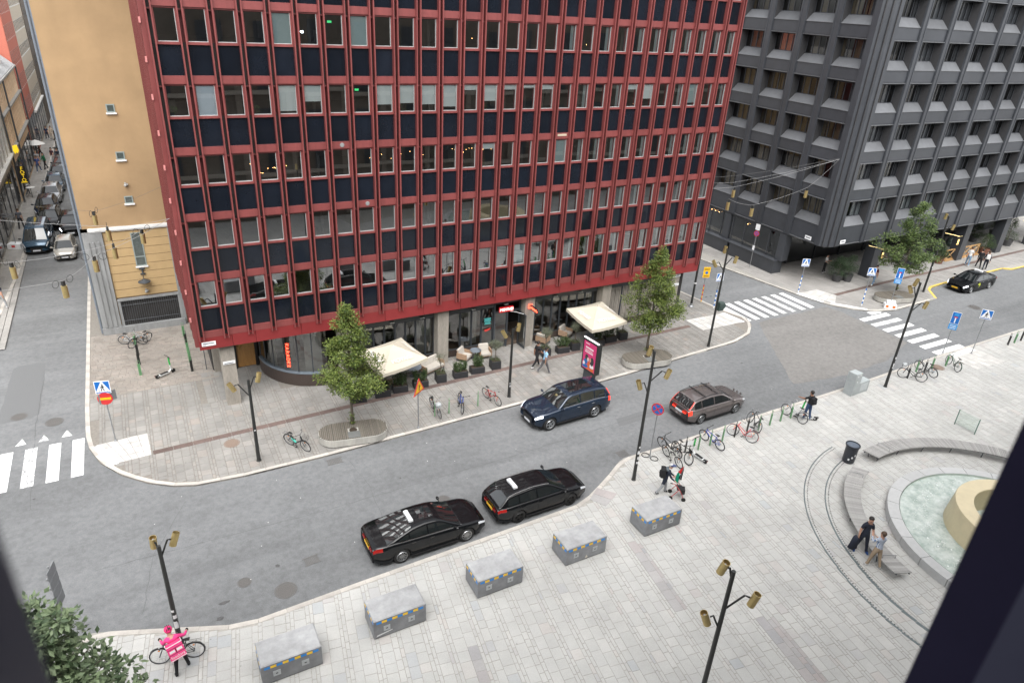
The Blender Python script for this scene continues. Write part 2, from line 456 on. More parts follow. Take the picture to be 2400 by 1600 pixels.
# paving: courses of slabs, joints recessed, each slab slightly uneven
unit = MB()
c = 0.012
unit.add([(-.5,-.5,-.05),(.5,-.5,-.05),(.5,.5,-.05),(-.5,.5,-.05),(-.5,-.5,-.006),(.5,-.5,-.006),(.5,.5,-.006),(-.5,.5,-.006),
          (-.485,-.485,0),(.485,-.485,0),(.485,.485,0),(-.485,.485,0)],
         [(8,9,10,11),(0,1,5,4),(1,2,6,5),(2,3,7,6),(3,0,4,7),(4,5,9,8),(5,6,10,9),(6,7,11,10),(7,4,8,11)])
UNIT = {}
def unit_mesh(m):
    if m.name not in UNIT: UNIT[m.name] = unit.mesh('paving_slab', m)
    return UNIT[m.name]
def slabs(parent, rects, m, part='paving_slab', limit=300, gap=0.010):
    """rects: (x,y,w,l,z[,rot]). The slabs that show largest are objects, the rest one mesh."""
    def key(r):
        d = Vector((r[0],r[1],0))-CAMLOC
        vis = in_frame((r[0],r[1],0), -10)
        return (0 if vis else 1, d.length/math.sqrt(max(0.02, r[2]*r[3])))
    rects = sorted(rects, key=key)
    um = unit_mesh(m)
    for r in rects[:limit]:
        link(part, um, parent, (r[0],r[1],r[4]), (random.uniform(-.004,.004),random.uniform(-.004,.004),r[5] if len(r) > 5 else 0), (r[2]-gap, r[3]-gap, 1))
    b = MB()
    for r in rects[limit:]:
        w = (r[2]-gap)/2; l = (r[3]-gap)/2; x, y, z = r[:3][0], r[1], r[4]
        i = 0.008
        z += random.uniform(-.003,.003)
        ca, sa = (math.cos(r[5]), math.sin(r[5])) if len(r) > 5 else (1, 0)
        b.add([(x+u*ca-v*sa, y+u*sa+v*ca, zz) for u, v, zz in ((-w,-l,z-.03),(w,-l,z-.03),(w,l,z-.03),(-w,l,z-.03),(-w+i,-l+i,z),(w-i,-l+i,z),(w-i,l-i,z),(-w+i,l-i,z))],
              [(4,5,6,7),(0,1,5,4),(1,2,6,5),(2,3,7,6),(3,0,4,7)])
    if b.v: tag(b.build(part+'s', m, parent), kind='stuff')

def courses(x0, x1, widths, ylo, yhi, lens, skip=None, z=0.0):
    out = []; x = x0; i = 0
    while x < x1:
        w = widths[i % len(widths)]*random.uniform(.92,1.08); i += 1
        xm = x+w/2
        lo, hi = max(ylo(x+.01), ylo(x+w-.01)), min(yhi(x+.01), yhi(x+w-.01))
        y = lo-random.uniform(0, .3)
        narrow = w < 0.22
        while y < hi:
            l = random.uniform(*lens)*(0.75 if narrow else 1)
            a, b = max(y, lo), min(y+l, hi)
            if b-a > 0.07 and not (skip and skip(xm, (a+b)/2)):
                out.append((xm, (a+b)/2, w, b-a, z))
            y += l
        x += w
    return out
random.seed(11)
WID = [.42,.14,.13,.40,.40,.13,.14,.30,.44,.13,.13,.40,.22,.14,.38,.38,.14,.13]
kn_in = sorted([p for p in offset_line(KN, 0.2) if p[1] < 3.5 and p[0] < 36.2], key=lambda p: p[0])
kn_lo = lambda x: interp(kn_in, x)
kn_hi_tab = [(34.6,12),(34.75,4.38),(35.3,0),(35.75,-0.9),(35.95,-1.83)]
n_hi = lambda x: 3.7 if x < -1.15 else (1.0 if x < 31.9 else interp(kn_hi_tab, x) if x > 34.6 else 12)
rects = courses(-6.72, 35.9, WID, kn_lo, n_hi, (.34,.62))
rects = [r for r in rects if not (r[0] > 2.0 and r[0] < 32 and r[1] > 0.9)]
# recess behind the corner pillar
rects += courses(-1.15, 2.6, WID, lambda x: 1.0, lambda x: 4.55, (.34,.62))
slabs(pave_n, rects, granite_n, gap=0.019)
# brick-like clinker apron beside the ochre building
rr = []
y = 3.72; row = 0
while y < 11.9:
    h = 0.21; x = -6.73-random.uniform(0,.3)
    while x < -0.2:
        l = random.uniform(.3,.5); a = max(x,-6.73); bb = min(x+l,-0.2)
        if bb-a > .06: rr.append(((a+bb)/2, y+h/2, bb-a, h, -0.001))
        x += l
    y += h
slabs(pave_n, rr, clinker, 'clinker', 0, 0.016)

ks_in = [p for p in offset_line(KS, -0.2)]
# the plaza courses run at a slight slant to the street
TH = R(8.7); TC, TS = math.cos(TH), math.sin(TH)
uv = lambda p: (p[0]*TC-p[1]*TS, p[0]*TS+p[1]*TC)
xy = lambda p: (p[0]*TC+p[1]*TS, -p[0]*TS+p[1]*TC)
ks_uv = sorted(uv(p) for p in ks_in)
def p_skip(u, v):
    x, y = xy((u, v))
    return (x-28.9)**2+(y+25.1)**2 < 5.1**2 or y < -33.8 or x < -9.6
rects = courses(-7, 66, WID, lambda u: -36.0+max(0,u)*.30 if u < 20 else -27.0, lambda u: interp(ks_uv, u), (.36,.66), p_skip)
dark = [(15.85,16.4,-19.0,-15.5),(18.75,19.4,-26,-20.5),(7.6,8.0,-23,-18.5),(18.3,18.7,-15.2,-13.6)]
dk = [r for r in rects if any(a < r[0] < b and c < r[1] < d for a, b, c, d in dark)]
wx_ = lambda r: (*xy((r[0],r[1])), r[2], r[3], r[4], -TH)
dkset = set(id(r) for r in dk)
slabs(plaza, [wx_(r) for r in rects if id(r) not in dkset], granite)
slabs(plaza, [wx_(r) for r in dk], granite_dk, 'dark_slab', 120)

kg_tab = [(43.5,2.0),(43.9,1.2),(44.2,-.1),(44.45,-0.9),(45.0,-2.5),(46.1,-3.7),(47.2,-4.5),(49.1,-4.95),(54.8,-4.72),(56.5,-2.9),(59.2,-2.7),(69.5,-2.4),(110,-2.4)]
rects = courses(43.6, 92, [.5,.5,.35,.5,.2], lambda x: interp(kg_tab, x), lambda x: 7.5 if x > 46 else 12, (.5,.9))
slabs(pave_g, rects, grey_slab, 'paving_slab', 0, 0.016)
rects = courses(-12.6, -11.5, [.36,.36,.36], lambda x: 12, lambda x: 100, (.4,.7))
slabs(pave_w, rects, grey_slab, 'paving_slab', 0, 0.018)

# red stone gutter runs set in the pavements
def strip(parent, P, w, seg, name, m, z=0.006):
    pts = walk(P, seg)
    for a, b in zip(pts, pts[1:]):
        t = (b-a).normalized(); n_ = Vector((-t.y, t.x))*w/2
        q = MB(); c0 = (a+b)/2; s = a+t*.008-c0; e = b-t*.008-c0
        q.prism([tuple(s-n_),tuple(e-n_),tuple(e+n_),tuple(s+n_)], -0.04, z)
        q.build(name, m, parent, loc=(c0.x,c0.y,0))
strip(pave_n, [(-4.05,-2.72),(0.77,-2.52),(8.46,-2.2),(17.6,-1.75),(24,-1.45),(31.3,-1.3)], .34, 0.9, 'gutter_stone', redstone)
strip(pave_g, [(46.9,-1.15),(54.5,-.75),(63.5,-.55),(84,.2)], .36, 1.5, 'gutter_stone', redstone)

# pale smooth slabs at the crossings, with painted edges
pale = mat('pale_tactile_slab', (0.47,0.46,0.44), 0.75, var=0.12, scale=12, objvar=0.08, dirt=0.2, world=True)
def patch(parent, P, m, name, nx=4, ny=4, z=0.008):
    """quad P split into tiles"""
    A, B, C_, D = [Vector(p) for p in P]
    for i in range(nx):
        for j in range(ny):
            f = lambda u, v: (A*(1-u)+B*u)*(1-v)+(D*(1-u)+C_*u)*v
            e = 0.012
            ps = [f(i/nx+e/2,j/ny+e/2),f((i+1)/nx-e/2,j/ny+e/2),f((i+1)/nx-e/2,(j+1)/ny-e/2),f(i/nx+e/2,(j+1)/ny-e/2)]
            c0 = sum(ps, Vector((0,0)))/4
            q = MB(); q.prism([tuple(p-c0) for p in ps], -0.03, z+random.uniform(-.001,.001))
            q.build(name, m, parent, loc=(c0.x,c0.y,0))
patch(pave_n, [(-6.45,-0.98),(-4.18,-0.83),(-4.11,-2.87),(-5.5,-2.95)], pale, 'tactile_slab', 5, 4)
patch(pave_n, [(31.4,-0.4),(34.9,-0.44),(35.2,-2.27),(31.43,-2.28)], pale, 'tactile_slab', 6, 4)
patch(pave_g, [(44.1,0.25),(46.38,0.31),(46.85,-1.3),(45.3,-2.44)], pale, 'tactile_slab', 4, 4)
patch(plaza, [(44.9,-12.05),(48.0,-11.95),(48.1,-14.2),(44.9,-14.1)], pale, 'tactile_slab', 6, 4)
def paint(parent, P, m, z, name='painted_marking'):
    q = MB(); c0 = sum([Vector(p) for p in P], Vector((0,0)))/len(P)
    q.prism([tuple(Vector(p)-c0) for p in P], -0.004, 0)
    return q.build(name, m, parent, loc=(c0.x,c0.y,z))
paint(pave_n, [(-6.58,-1.12),(-6.24,-1.08),(-5.5,-3.0),(-5.85,-3.1)], white_paint, 0.016)
paint(pave_n, [(34.78,-0.45),(35.2,-0.45),(35.5,-2.3),(35.05,-2.3)], white_paint, 0.016)
paint(pave_g, [(43.85,0.3),(44.3,0.3),(44.75,-1.8),(44.4,-1.9)], white_paint, 0.016)
paint(pave_g, [(44.8,-2.3),(45.2,-2.3),(46.9,-4.2),(46.6,-4.4)], white_paint, 0.016)
paint(plaza, [(45.1,-11.93),(47.9,-11.85),(47.9,-12.3),(45.1,-12.38)], white_paint, 0.016)
rz = ROADZ+0.008
for i, x in enumerate([-7.2,-8.18,-9.15,-10.13]):
    paint(road, [(x-.25,0.05),(x+.25,0.05),(x+.25,-3.17),(x-.25,-3.17)], [paint_ok,paint_ok,paint_worn,paint_ok][i], rz, 'crossing_stripe')
paint(road, [(-7.72,1.13),(-7.93,.54),(-7.48,.52)], paint_ok, rz, 'give_way_triangle')
paint(road, [(-8.7,1.08),(-8.9,.52),(-8.45,.52)], paint_worn, rz, 'give_way_triangle')
paint(road, [(-9.6,1.1),(-9.85,.52),(-9.4,.55)], paint_ok, rz, 'give_way_triangle')
for i, x in enumerate([36.0,36.9,37.88,38.87,39.85,40.85,41.9,42.9]):
    paint(road, [(x-.24,1.0),(x+.24,1.0),(x+.3,-2.2),(x-.18,-2.2)], [paint_ok,paint_ok,paint_ok,paint_ok,paint_worn,paint_worn,paint_ok,paint_ok][i], rz, 'crossing_stripe')
for i, y in enumerate([-4.75,-5.4,-6.4,-7.4,-8.4,-9.4,-10.35,-11.3]):
    x0 = 46.4 if i == 0 else 44.62
    paint(road, [(x0,y-.27),(x0+3.2 if i else x0+1.2,y-.27),(x0+3.25 if i else x0+1.2,y+.22),(x0+.02,y+.22)], [paint_ok,paint_ok,paint_worn,paint_ok,paint_ok,paint_ok,paint_ok,paint_ok][i], rz, 'crossing_stripe')
for k in range(5): paint(road, [(35.6+k*.5,2.6),(35.85+k*.5,2.6),(35.85+k*.5,2.7),(35.6+k*.5,2.7)], mat('tar_dark', (0.05,0.05,0.05), .8), rz, 'tar_patch')

# manhole covers and drains
iron = mat('cast_iron', (0.13,0.125,0.12), 0.6, var=0.3, scale=30, bump=0.5, metal=0.3)
rust = mat('rusty_cover', (0.2,0.15,0.12), 0.7, var=0.25, scale=25, bump=0.4)
def manhole(parent, x, y, r, z, m=iron):
    b = MB(); b.lathe([(0,0.0),(r*.86,0.0),(r*.86,-0.008),(r*.9,-0.008),(r*.9,0.002),(r,0.002),(r,-0.05)], 28)
    for i in range(-4, 5):
        h = math.sqrt(max(0, (r*.8)**2-(i*r*.18)**2))
        b.box(i*r*.18-.012, i*r*.18+.012, -h, h, 0, 0.004)
    b.build('manhole_cover', m, parent, loc=(x,y,z))
def drain(parent, x, y, w, l, z, rz_=0):
    b = MB(); b.box(-w/2-.04,w/2+.04,-l/2-.04,l/2+.04,-.05,-.012, 1)
    n = 9
    for i in range(n):
        xx = -w/2+w*(i+.5)/n; b.box(xx-w/n*.3, xx+w/n*.3, -l/2, l/2, -.02, 0.003, 0)
    for s in (-1, 1): b.box(-w/2-.05,w/2+.05,s*l/2-.03 if s < 0 else l/2-.01,-l/2+.01 if s < 0 else l/2+.03,-.02,.004, 0)
    b.build('drain_grate', [iron, mat('drain_dark',(0.01,0.01,0.01),.9)], parent, loc=(x,y,z), rot=(0,0,rz_))
manhole(pave_n, -0.56, -3.39, .38, 0.004, rust)
manhole(road, -8.3, 2.2, .42, ROADZ+.004); manhole(road, -9.9, 3.4, .38, ROADZ+.004)
manhole(road, -0.17, -13.95, .42, ROADZ+.004); manhole(road, 7.35, -11.56, .3, ROADZ+.004)
manhole(road, -1.5, -12.9, .26, ROADZ+.004); manhole(road, 56.3, -7.3, .5, ROADZ+.004)
manhole(plaza, 42.59, -12.82, .42, 0.004, rust)
drain(road, 1.08, -12.81, .55, .4, ROADZ+.004, .1); drain(road, 17.1, -12.05, .6, .45, ROADZ+.004); drain(road, 3.66, -6.75, .7, .4, ROADZ+.004)
# tar spots and stains on the road surface
tar = mat('tar_spot', (0.07,0.07,0.07), 0.8, var=0.3, scale=9, world=True)
for (x, y, a, b_) in [(-2.3,-13.6,.5,.16),(-2.55,-14.3,.3,.22),(-.2,-12.55,.22,.2),(6.1,-9.3,.12,.1),(-8.8,-4.2,.15,.1),(11.5,-10.2,.1,.08),(24,-9,.14,.1),(30.5,-7,.2,.12)]:
    P = []
    for k in range(11):
        t = 2*PI*k/11; q = random.uniform(.6,1.1); P.append((x+a/2*q*math.cos(t), y+b_/2*q*math.sin(t)))
    paint(road, P, tar, ROADZ+.006, 'tar_spot')
# older warm asphalt in the junction, trench repairs and seams
warm_a = mat('older_warm_asphalt', (0.178,0.173,0.166), 0.85, var=0.2, scale=36, bump=0.5, dirt=0.18, world=True, spec=0.3)
add_streaks(warm_a, 1.0, .35, .65, .08, (.1,.4,1))
rng_ = random.Random(2)
def rough(P, d, step=.5):
    out = []
    for p in walk(P+[P[0]], step)[:-1]: out.append((p.x+rng_.uniform(-d,d), p.y+rng_.uniform(-d,d)))
    return out
paint(road, rough([(35.2,-4.6),(36.6,-2.6),(44.1,-2.5),(44.5,-3.6),(44.4,-9.4),(40.5,-10.6),(36.0,-11.0),(31.5,-10.4)], .06), warm_a, ROADZ+.003, 'asphalt_patch')
patch_a = mat('repair_asphalt', (0.138,0.142,0.145), 0.85, var=0.2, scale=36, bump=0.5, world=True, spec=0.3)
paint(road, rough([(-10.8,3.0),(-9.0,3.1),(-9.0,9.5),(-10.6,9.4)], .03), patch_a, ROADZ+.003, 'asphalt_patch')
paint(road, rough([(18.5,-9.9),(27.5,-9.6),(27.5,-8.9),(18.5,-9.2)], .03), patch_a, ROADZ+.003, 'asphalt_patch')
seam = mat('tar_seam', (0.085,0.086,0.088), 0.8, var=.2)
def seamline(P, w=.03):
    b = MB(); pts = walk(P, .35); pts = [(p.x+rng_.uniform(-.03,.03), p.y+rng_.uniform(-.03,.03)) for p in pts]
    for a, c_ in zip(pts, pts[1:]):
        t_ = Vector((c_[0]-a[0],c_[1]-a[1])).normalized(); k = w*rng_.uniform(.2,.42); nx, ny = -t_.y*k, t_.x*k
        b.add([(a[0]-nx,a[1]-ny,0),(c_[0]-nx,c_[1]-ny,0),(c_[0]+nx,c_[1]+ny,0),(a[0]+nx,a[1]+ny,0)],[(0,1,2,3)])
    b.build('asphalt_seam', seam, road, loc=(0,0,ROADZ+.007))
seamline([(-6.5,-9.9),(2,-10.1),(12,-9.9),(24,-9.3),(33,-8.9)]); seamline([(-9,8),(-9.1,2),(-8.9,-5)]); seamline([(44.8,-7.6),(56,-7.0),(68,-6.4)]); seamline([(4.2,-6.4),(4.6,-9),(4.4,-12.5)],.02); seamline([(-3,-7),(-4.5,-10),(-5,-13)],.02)
# small litter flecks on the asphalt
b = MB()
for k in range(28):
    x = random.uniform(-6,40); y = random.uniform(-14,-6.5); s = random.uniform(.008,.018)
    b.add([(x-s,y-s,ROADZ+.006),(x+s,y-s,ROADZ+.008),(x+s,y+s,ROADZ+.006),(x-s,y+s,ROADZ+.01)], [(0,1,2,3)])
tag(b.build('litter_fleck', mat('litter_white', (.7,.7,.68), .8, var=0)), kind='stuff')
# lifted granite ramp stones at the plaza corner
b = MB()
for P, zz in [([(13.43,-14.44),(14.22,-13.87),(14.88,-14.63),(13.84,-15.15)], .012)]:
    patch(plaza, P, granite_dk, 'ramp_stone', 2, 2, zz)
# ================================================================ red office building
red = mat('red_painted_steel', (0.178,0.046,0.044), 0.42, var=0.1, scale=3, objvar=0.05, spec=0.45, dirt=0.12, world=True)
add_streaks(red, 1.0, .3, .7, .09, (5,5,.22))
red_lo = mat('red_fascia_steel', (0.19,0.026,0.027), 0.5, spec=0.25, var=0.08, scale=3, objvar=0.06, world=True)
red_dk = mat('red_deep_steel', (0.10,0.022,0.022), 0.6, var=0.1, world=True)
navy = mat('navy_spandrel_glass', (0.008,0.0105,0.016), 0.08, var=0.25, scale=0.9, objvar=0.25, ior=1.45, world=True)
alu = mat('aluminium_frame', (0.45,0.465,0.46), 0.4, metal=0.3, var=0.05)
glass_r = glass_mat('office_glass', 0.30, (0.80,0.84,0.84), 0.012)
glass_s = glass_mat('shop_glass', 0.2, (0.6,0.64,0.64), 0.01)
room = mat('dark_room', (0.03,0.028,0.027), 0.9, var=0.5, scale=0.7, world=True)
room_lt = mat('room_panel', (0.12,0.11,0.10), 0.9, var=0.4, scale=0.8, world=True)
blind_m = mat('white_blind', (0.76,0.80,0.80), 0.8, var=0.05)
film_m = mat('pale_blue_film', (0.66,0.73,0.82), 0.7, var=0.08, scale=1.5)
blind_g = mat('grey_green_blind', (0.36,0.45,0.46), 0.8, var=0.06)
curtain_w = mat('pale_curtain', (0.30,0.34,0.34), 0.9, var=0.1)
concrete = mat('ribbed_concrete', (0.30,0.275,0.24), 0.85, var=0.22, scale=4, stretch=(6,6,1), bump=0.4, dirt=0.2, world=True)
dkgrey = mat('dark_grey_frame', (0.055,0.062,0.07), 0.45, var=0.1, metal=0.2)
midgrey = mat('grey_header_panel', (0.085,0.092,0.10), 0.55, var=0.12, scale=2)
brown_gr = mat('brown_granite', (0.05,0.037,0.032), 0.35, var=0.2, scale=20)
warm = mat('warm_bulb', (1,.7,.35), .5, var=0, emit=(1,.5,.17), es=7)
coolb = mat('cool_bulb', (.9,.95,1), .5, var=0, emit=(.8,.9,1), es=6)
green_s = mat('green_exit', (0.05,.5,.2), .5, var=0, emit=(.08,.8,.25), es=0.6)

PIT = 1.168; FL = 3.0195; Z0 = 6.03; NB = 28; NR = 7
rb = thing('office_building', 'tall red steel framed office block with dark navy panels over a glazed restaurant', 'building', (15.4, 6, 0))
def P_(o):
    o.parent = rb; o.location = Vector(o.location)-Vector((15.4,6,0)); return o
XL, XR = -1.12, 31.95
ZT = Z0+NR*FL-0.4
b = MB()
for j in range(NR+1):
    z1 = Z0+j*FL; b.box(XL+.15, XR-.1, .075, 13.9, z1-1.74, z1-.03)
b.box(XL+.15, XR-.1, 4.6, 13.9, 3.72, ZT)          # core
b.box(XL+.15, XR-.1, .3, 13.9, ZT-.3, ZT)
for xx in (5.6, 11.5, 17.2, 23.0, 27.6): b.box(xx-.06, xx+.06, .5, 4.7, 4.5, ZT)
b.box(XL+.1, XL+.3, .08, 13.9, 3.72, ZT); b.box(XR-.3, XR-.1, .08, 13.9, 3.72, ZT)
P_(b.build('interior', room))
# shared meshes for one bay
gx0, gx1 = -.395, .395
b = MB(); b.box(gx0-.07,gx1+.07,.02,.06,-1.34,-.11); spandrel_me = b.mesh('spandrel_panel', navy)
b = MB(); b.box(gx0-.07,gx1+.07,-.06,.05,-.11,0.0); sill_me = b.mesh('sill_rail', red)
b = MB(); b.box(gx0-.07,gx1+.07,-.10,.05,-1.67,-1.34); b.box(gx0-.07,gx1+.07,-.02,.05,-1.74,-1.67); rail_me = b.mesh('spandrel_rail', red)
b = MB(); b.box(-.035,.035,-.05,.08,0.0,1.28); jamb_me = b.mesh('jamb', red)
b = MB(); b.box(gx0,gx0+.012,.03,.07,0,1.28,1); b.box(gx1-.024,gx1,.0,.07,0,1.28,0); b.box(gx0+.012,gx1-.024,.0,.07,0,.024,0); b.box(gx0+.012,gx1-.024,.03,.07,1.262,1.28,1)
frame_me = b.mesh('window', [alu, red_dk])
b = MB(); b.quad((gx0+.02,.05,.025),(gx1-.026,.05,.025),(gx1-.026,.05,1.257),(gx0+.02,.05,1.257)); pane_me = b.mesh('pane', glass_r)
BL = {}
def blind_mesh(fr, m):
    k = (round(fr,2), m.name)
    if k not in BL:
        q = MB(); h = 1.25*fr; n = max(1, int(h/.09))
        q.box(gx0+.03,gx1-.03,.07,.08,1.25-h,1.25)
        q.box(gx0+.03,gx1-.03,.066,.084,1.25-h-.02,1.25-h)
        BL[k] = q.mesh('blind', m)
    return BL[k]
q = MB()
for k in range(5): q.box(gx1-.24+k*.04, gx1-.205+k*.04, .13+.015*(k%2), .15+.015*(k%2), .03, 1.25)
curt_me = q.mesh('curtain', curtain_w)
blinds = {(3,1):(1,film_m),(3,4):(.88,blind_m),(3,5):(.55,blind_m),(3,8):(.7,blind_m),(3,9):(.66,blind_m),(3,10):(.72,blind_m),(3,11):(.82,blind_m),
          (3,12):(.18,blind_m),(3,13):(.62,blind_m),(3,14):(.17,blind_m),(3,15):(.1,blind_m),(3,16):(.17,blind_m),(3,21):(.2,blind_m),(3,22):(.62,blind_m),(3,25):(.85,blind_g),
          (4,4):(1,blind_g),(4,7):(1,blind_g),(2,13):(.22,blind_m),(2,17):(1,blind_g),(0,15):(.9,blind_g),(1,0):(0,None),(4,24):(0,None)}
random.seed(3)
for j in range(NR):
    z = Z0+j*FL
    for i in range(NB):
        xc = i*PIT-.395
        for me in (spandrel_me, sill_me, rail_me):
            o_ = P_(link(me.name, me, None, (xc,0,z)))
            if me is spandrel_me: o_.rotation_euler = (R(random.uniform(-.35,.35)),0,R(random.uniform(-.35,.35)))
        for sx in (-.43, .43): P_(link('jamb', jamb_me, None, (xc+sx,0,z)))
        w = P_(link('window', frame_me, None, (xc,0,z)))
        pn = link('pane', pane_me, w); pn.rotation_euler = (R(random.uniform(-.3,.3)),0,R(random.uniform(-.4,.4)))
        bl = blinds.get((j,i))
        if bl and bl[1]: link('blind', blind_mesh(*bl), w)
        elif i > 13 and random.random() < .5: link('curtain', curt_me, w)
for k in range(46):
    i = random.randint(0, NB-1); j = random.randint(1, NR-1); x = i*PIT-.4; h = random.choice((.5,.8,1.25))
    q = MB(); y = random.uniform(1.0,3.9); q.box(x-.4,x+random.uniform(-.1,.5),y,y+.05,Z0+j*FL-.02,Z0+j*FL+h)
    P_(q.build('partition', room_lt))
# top run of panels
for i in range(NB):
    xc = i*PIT-.395
    for me in (spandrel_me, sill_me, rail_me): P_(link(me.name, me, None, (xc,0,Z0+NR*FL)))
# fins: pairs over the full height, and the deep slot between each pair
b = MB(); b.box(-.03,.03,-.24,.26,4.24,ZT+.1); fin_me = b.mesh('fin', red)
b = MB(); b.box(-.067,.067,.16,.20,4.4,ZT)
for j in range(NR+1): b.box(-.067,.067,-.10,.16,Z0+j*FL-1.80,Z0+j*FL-1.74)
slot_me = b.mesh('fin_slot', red_dk)
for i in range(-1, NB):
    xg = i*PIT+.189
    if i == -1: xg = -.98
    for s in (-1, 1): P_(link('fin', fin_me, None, (xg+s*.098,0,0)))
    P_(link('fin_slot', slot_me, None, (xg,0,0)))
# small round vents on two rails
for (i, j) in ((6,2),(7,1)):
    b = MB(); b.lathe([(0,-.02),(.09,-.02),(.11,-.01),(.11,.02)], 16, axis='y')
    P_(b.build('vent_cap', mat('vent_grey',(.2,.2,.2),.5), None, loc=(i*PIT-.33,-.11,Z0+(j)*FL+1.52)))
b = MB(); b.box(-.3,.3,-.115,-.1,-.06,.06); P_(b.build('rail_patch', mat('bare_panel',(.4,.33,.25),.7), None, loc=(17*PIT-.39,0,Z0+2*FL+1.57)))
# fascia
xs = [XL-.03]+[i*2*PIT-.0+.19-2*PIT+1.1 for i in range(1, 15)]+[XR+.02]
xs = [XL-.03, .45, 1.6]+[1.6+2*PIT*k for k in range(1, 13)]+[XR+.02]
for a, c_ in zip(xs, xs[1:]):
    b = MB(); b.box(a+.008, c_-.008, -.09, .06, 3.70, 4.37); P_(b.build('fascia_panel', red_lo))
b = MB(); b.box(XL+.02, XR-.02, .06, 13.8, 3.68, 3.76); P_(b.build('soffit', midgrey))
# left flank, seen edge-on: ribbed red steel
for k in range(11):
    yc = .35+k*1.1
    for s in (-1, 1):
        b = MB(); b.box(XL-.2, XL+.12, yc+s*.1-.025, yc+s*.1+.025, 3.75, ZT); P_(b.build('flank_fin', red))
    b = MB(); b.box(XL+.04, XL+.14, yc+.16, yc+.96, 3.7, ZT); P_(b.build('flank_panel', red_dk))
    if k == 0:
        for j in range(NR*2):
            b = MB(); b.box(XL-.26,XL-.18,yc-.2,yc-.12,5.2+j*FL/2,5.42+j*FL/2); P_(b.build('bracket', mat('pink_bracket',(.5,.2,.19),.4)))
b = MB(); b.box(XR-.1, XR+.02, .06, 13.8, 3.7, ZT); P_(b.build('flank_panel', red))
b = MB(); b.box(XL, XR, -.05, 13.9, ZT, ZT+.6); P_(b.build('parapet', red_lo))
# ribbed concrete pillars
def pillar(x0, x1, y0, y1, h=3.7):
    b = MB(); n = int((x1-x0)/.06)
    b.box(x0+.015,x1-.015,y0+.015,y1-.015,0,h)
    for k in range(n):
        a = x0+(x1-x0)*k/n; w = (x1-x0)/n
        b.box(a+w*.2,a+w*.8,y0,y0+.02,.12,h)
    ny = int((y1-y0)/.06)
    for k in range(ny):
        a = y0+(y1-y0)*k/ny; w = (y1-y0)/ny
        b.box(x0,x0+.02,a+w*.2,a+w*.8,.12,h)
    return P_(b.build('pillar', concrete))
for x0 in (-.22, 6.0, 12.0, 18.03, 24.05, 30.05): pillar(x0, x0+.71, .28, .95)
pillar(-.36, .02, 4.3, 4.7)
# ground-floor back wall and side
b = MB(); b.box(-.4, XR-.2, 4.6, 4.9, 0, 3.7); b.box(31.2, 31.75, 1.0, 13, 0, 3.7); b.box(-.42,-.3,4.7,13.8,0,3.7)
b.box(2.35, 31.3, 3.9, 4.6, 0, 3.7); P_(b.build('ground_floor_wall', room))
b = MB(); b.box(6, 31.2, 1.0, 4.6, .0, .12); P_(b.build('shop_floor', mat('shop_floor',(.12,.09,.07),.5)))
# glazed shop bays
def shopwin(x0, x1, z0, z1, y=.93, film=None):
    w = MB(); t = .035
    w.box(x0,x0+t,y-.03,y+.05,z0,z1); w.box(x1-t,x1,y-.03,y+.05,z0,z1); w.box(x0+t,x1-t,y-.03,y+.05,z0,z0+t*1.4); w.box(x0+t,x1-t,y-.03,y+.05,z1-t,z1)
    o = P_(w.build('shop_window', dkgrey))
    q = MB(); q.quad((x0+t,y+.01,z0+t),(x1-t,y+.01,z0+t),(x1-t,y+.01,z1-t),(x0+t,y+.01,z1-t)); q.build('pane', glass_s, o)
    return o
def drape(x0, x1, z0, z1, y, m, parent=None):
    q = MB(); n = max(3, int((x1-x0)/.07)); 
    for k in range(n):
        a = x0+(x1-x0)*k/n; c_ = x0+(x1-x0)*(k+1)/n; d = .03*(k%2)
        q.quad((a,y+d,z0),(c_,y+.03-d,z0),(c_,y+.03-d,z1),(a,y+d,z1))
    o = q.build('drape', m); return P_(o)
drape_m = mat('grey_drape', (0.30,0.28,0.255), 0.9, var=0.12)
def header(x0, x1):
    b = MB(); b.box(x0,x1,.9,1.05,2.96,3.69); P_(b.build('header_panel', midgrey))
    b = MB(); b.box(x0,x1,.86,1.06,0,.42); P_(b.build('plinth', brown_gr))
header(6.71,12.0); header(12.71,16.1); header(18.74,24.05); header(24.76,30.05)
for a, c_ in zip([6.75,7.54,8.2,8.86,9.52,10.17,10.82,11.45],[7.5,8.17,8.83,9.49,10.14,10.79,11.42,11.98]): shopwin(a,c_,.44,2.94)
for a, c_ in zip([12.75,13.78,14.56,15.26],[13.74,14.52,15.22,16.05]): shopwin(a,c_,.44,2.94)
xs3 = [18.8]+[19.15+.655*k for k in range(9)]
for a, c_ in zip(xs3, xs3[1:]): shopwin(a,c_-.03,.44,2.94)
drape(10.9,12.0,.44,2.9,1.3,drape_m); drape(14.5,15.1,.44,2.9,1.3,drape_m); drape(12.75,13.0,.44,2.9,1.3,drape_m); drape(23.6,24.0,.44,2.9,1.3,drape_m); drape(6.9,8.2,.44,2.9,1.3,drape_m)
# slatted bay at the right end
for k in range(44):
    x = 24.8+k*.12
    b = MB(); b.box(x,x+.085,.90+.02*(k%3==0),1.0,.42,2.96); P_(b.build('wall_slat', concrete))
for x in (26.16, 27.9, 29.3):
    b = MB(); b.box(x-.05,x+.05,.86,1.0,0.42,2.96); P_(b.build('wall_post', dkgrey))
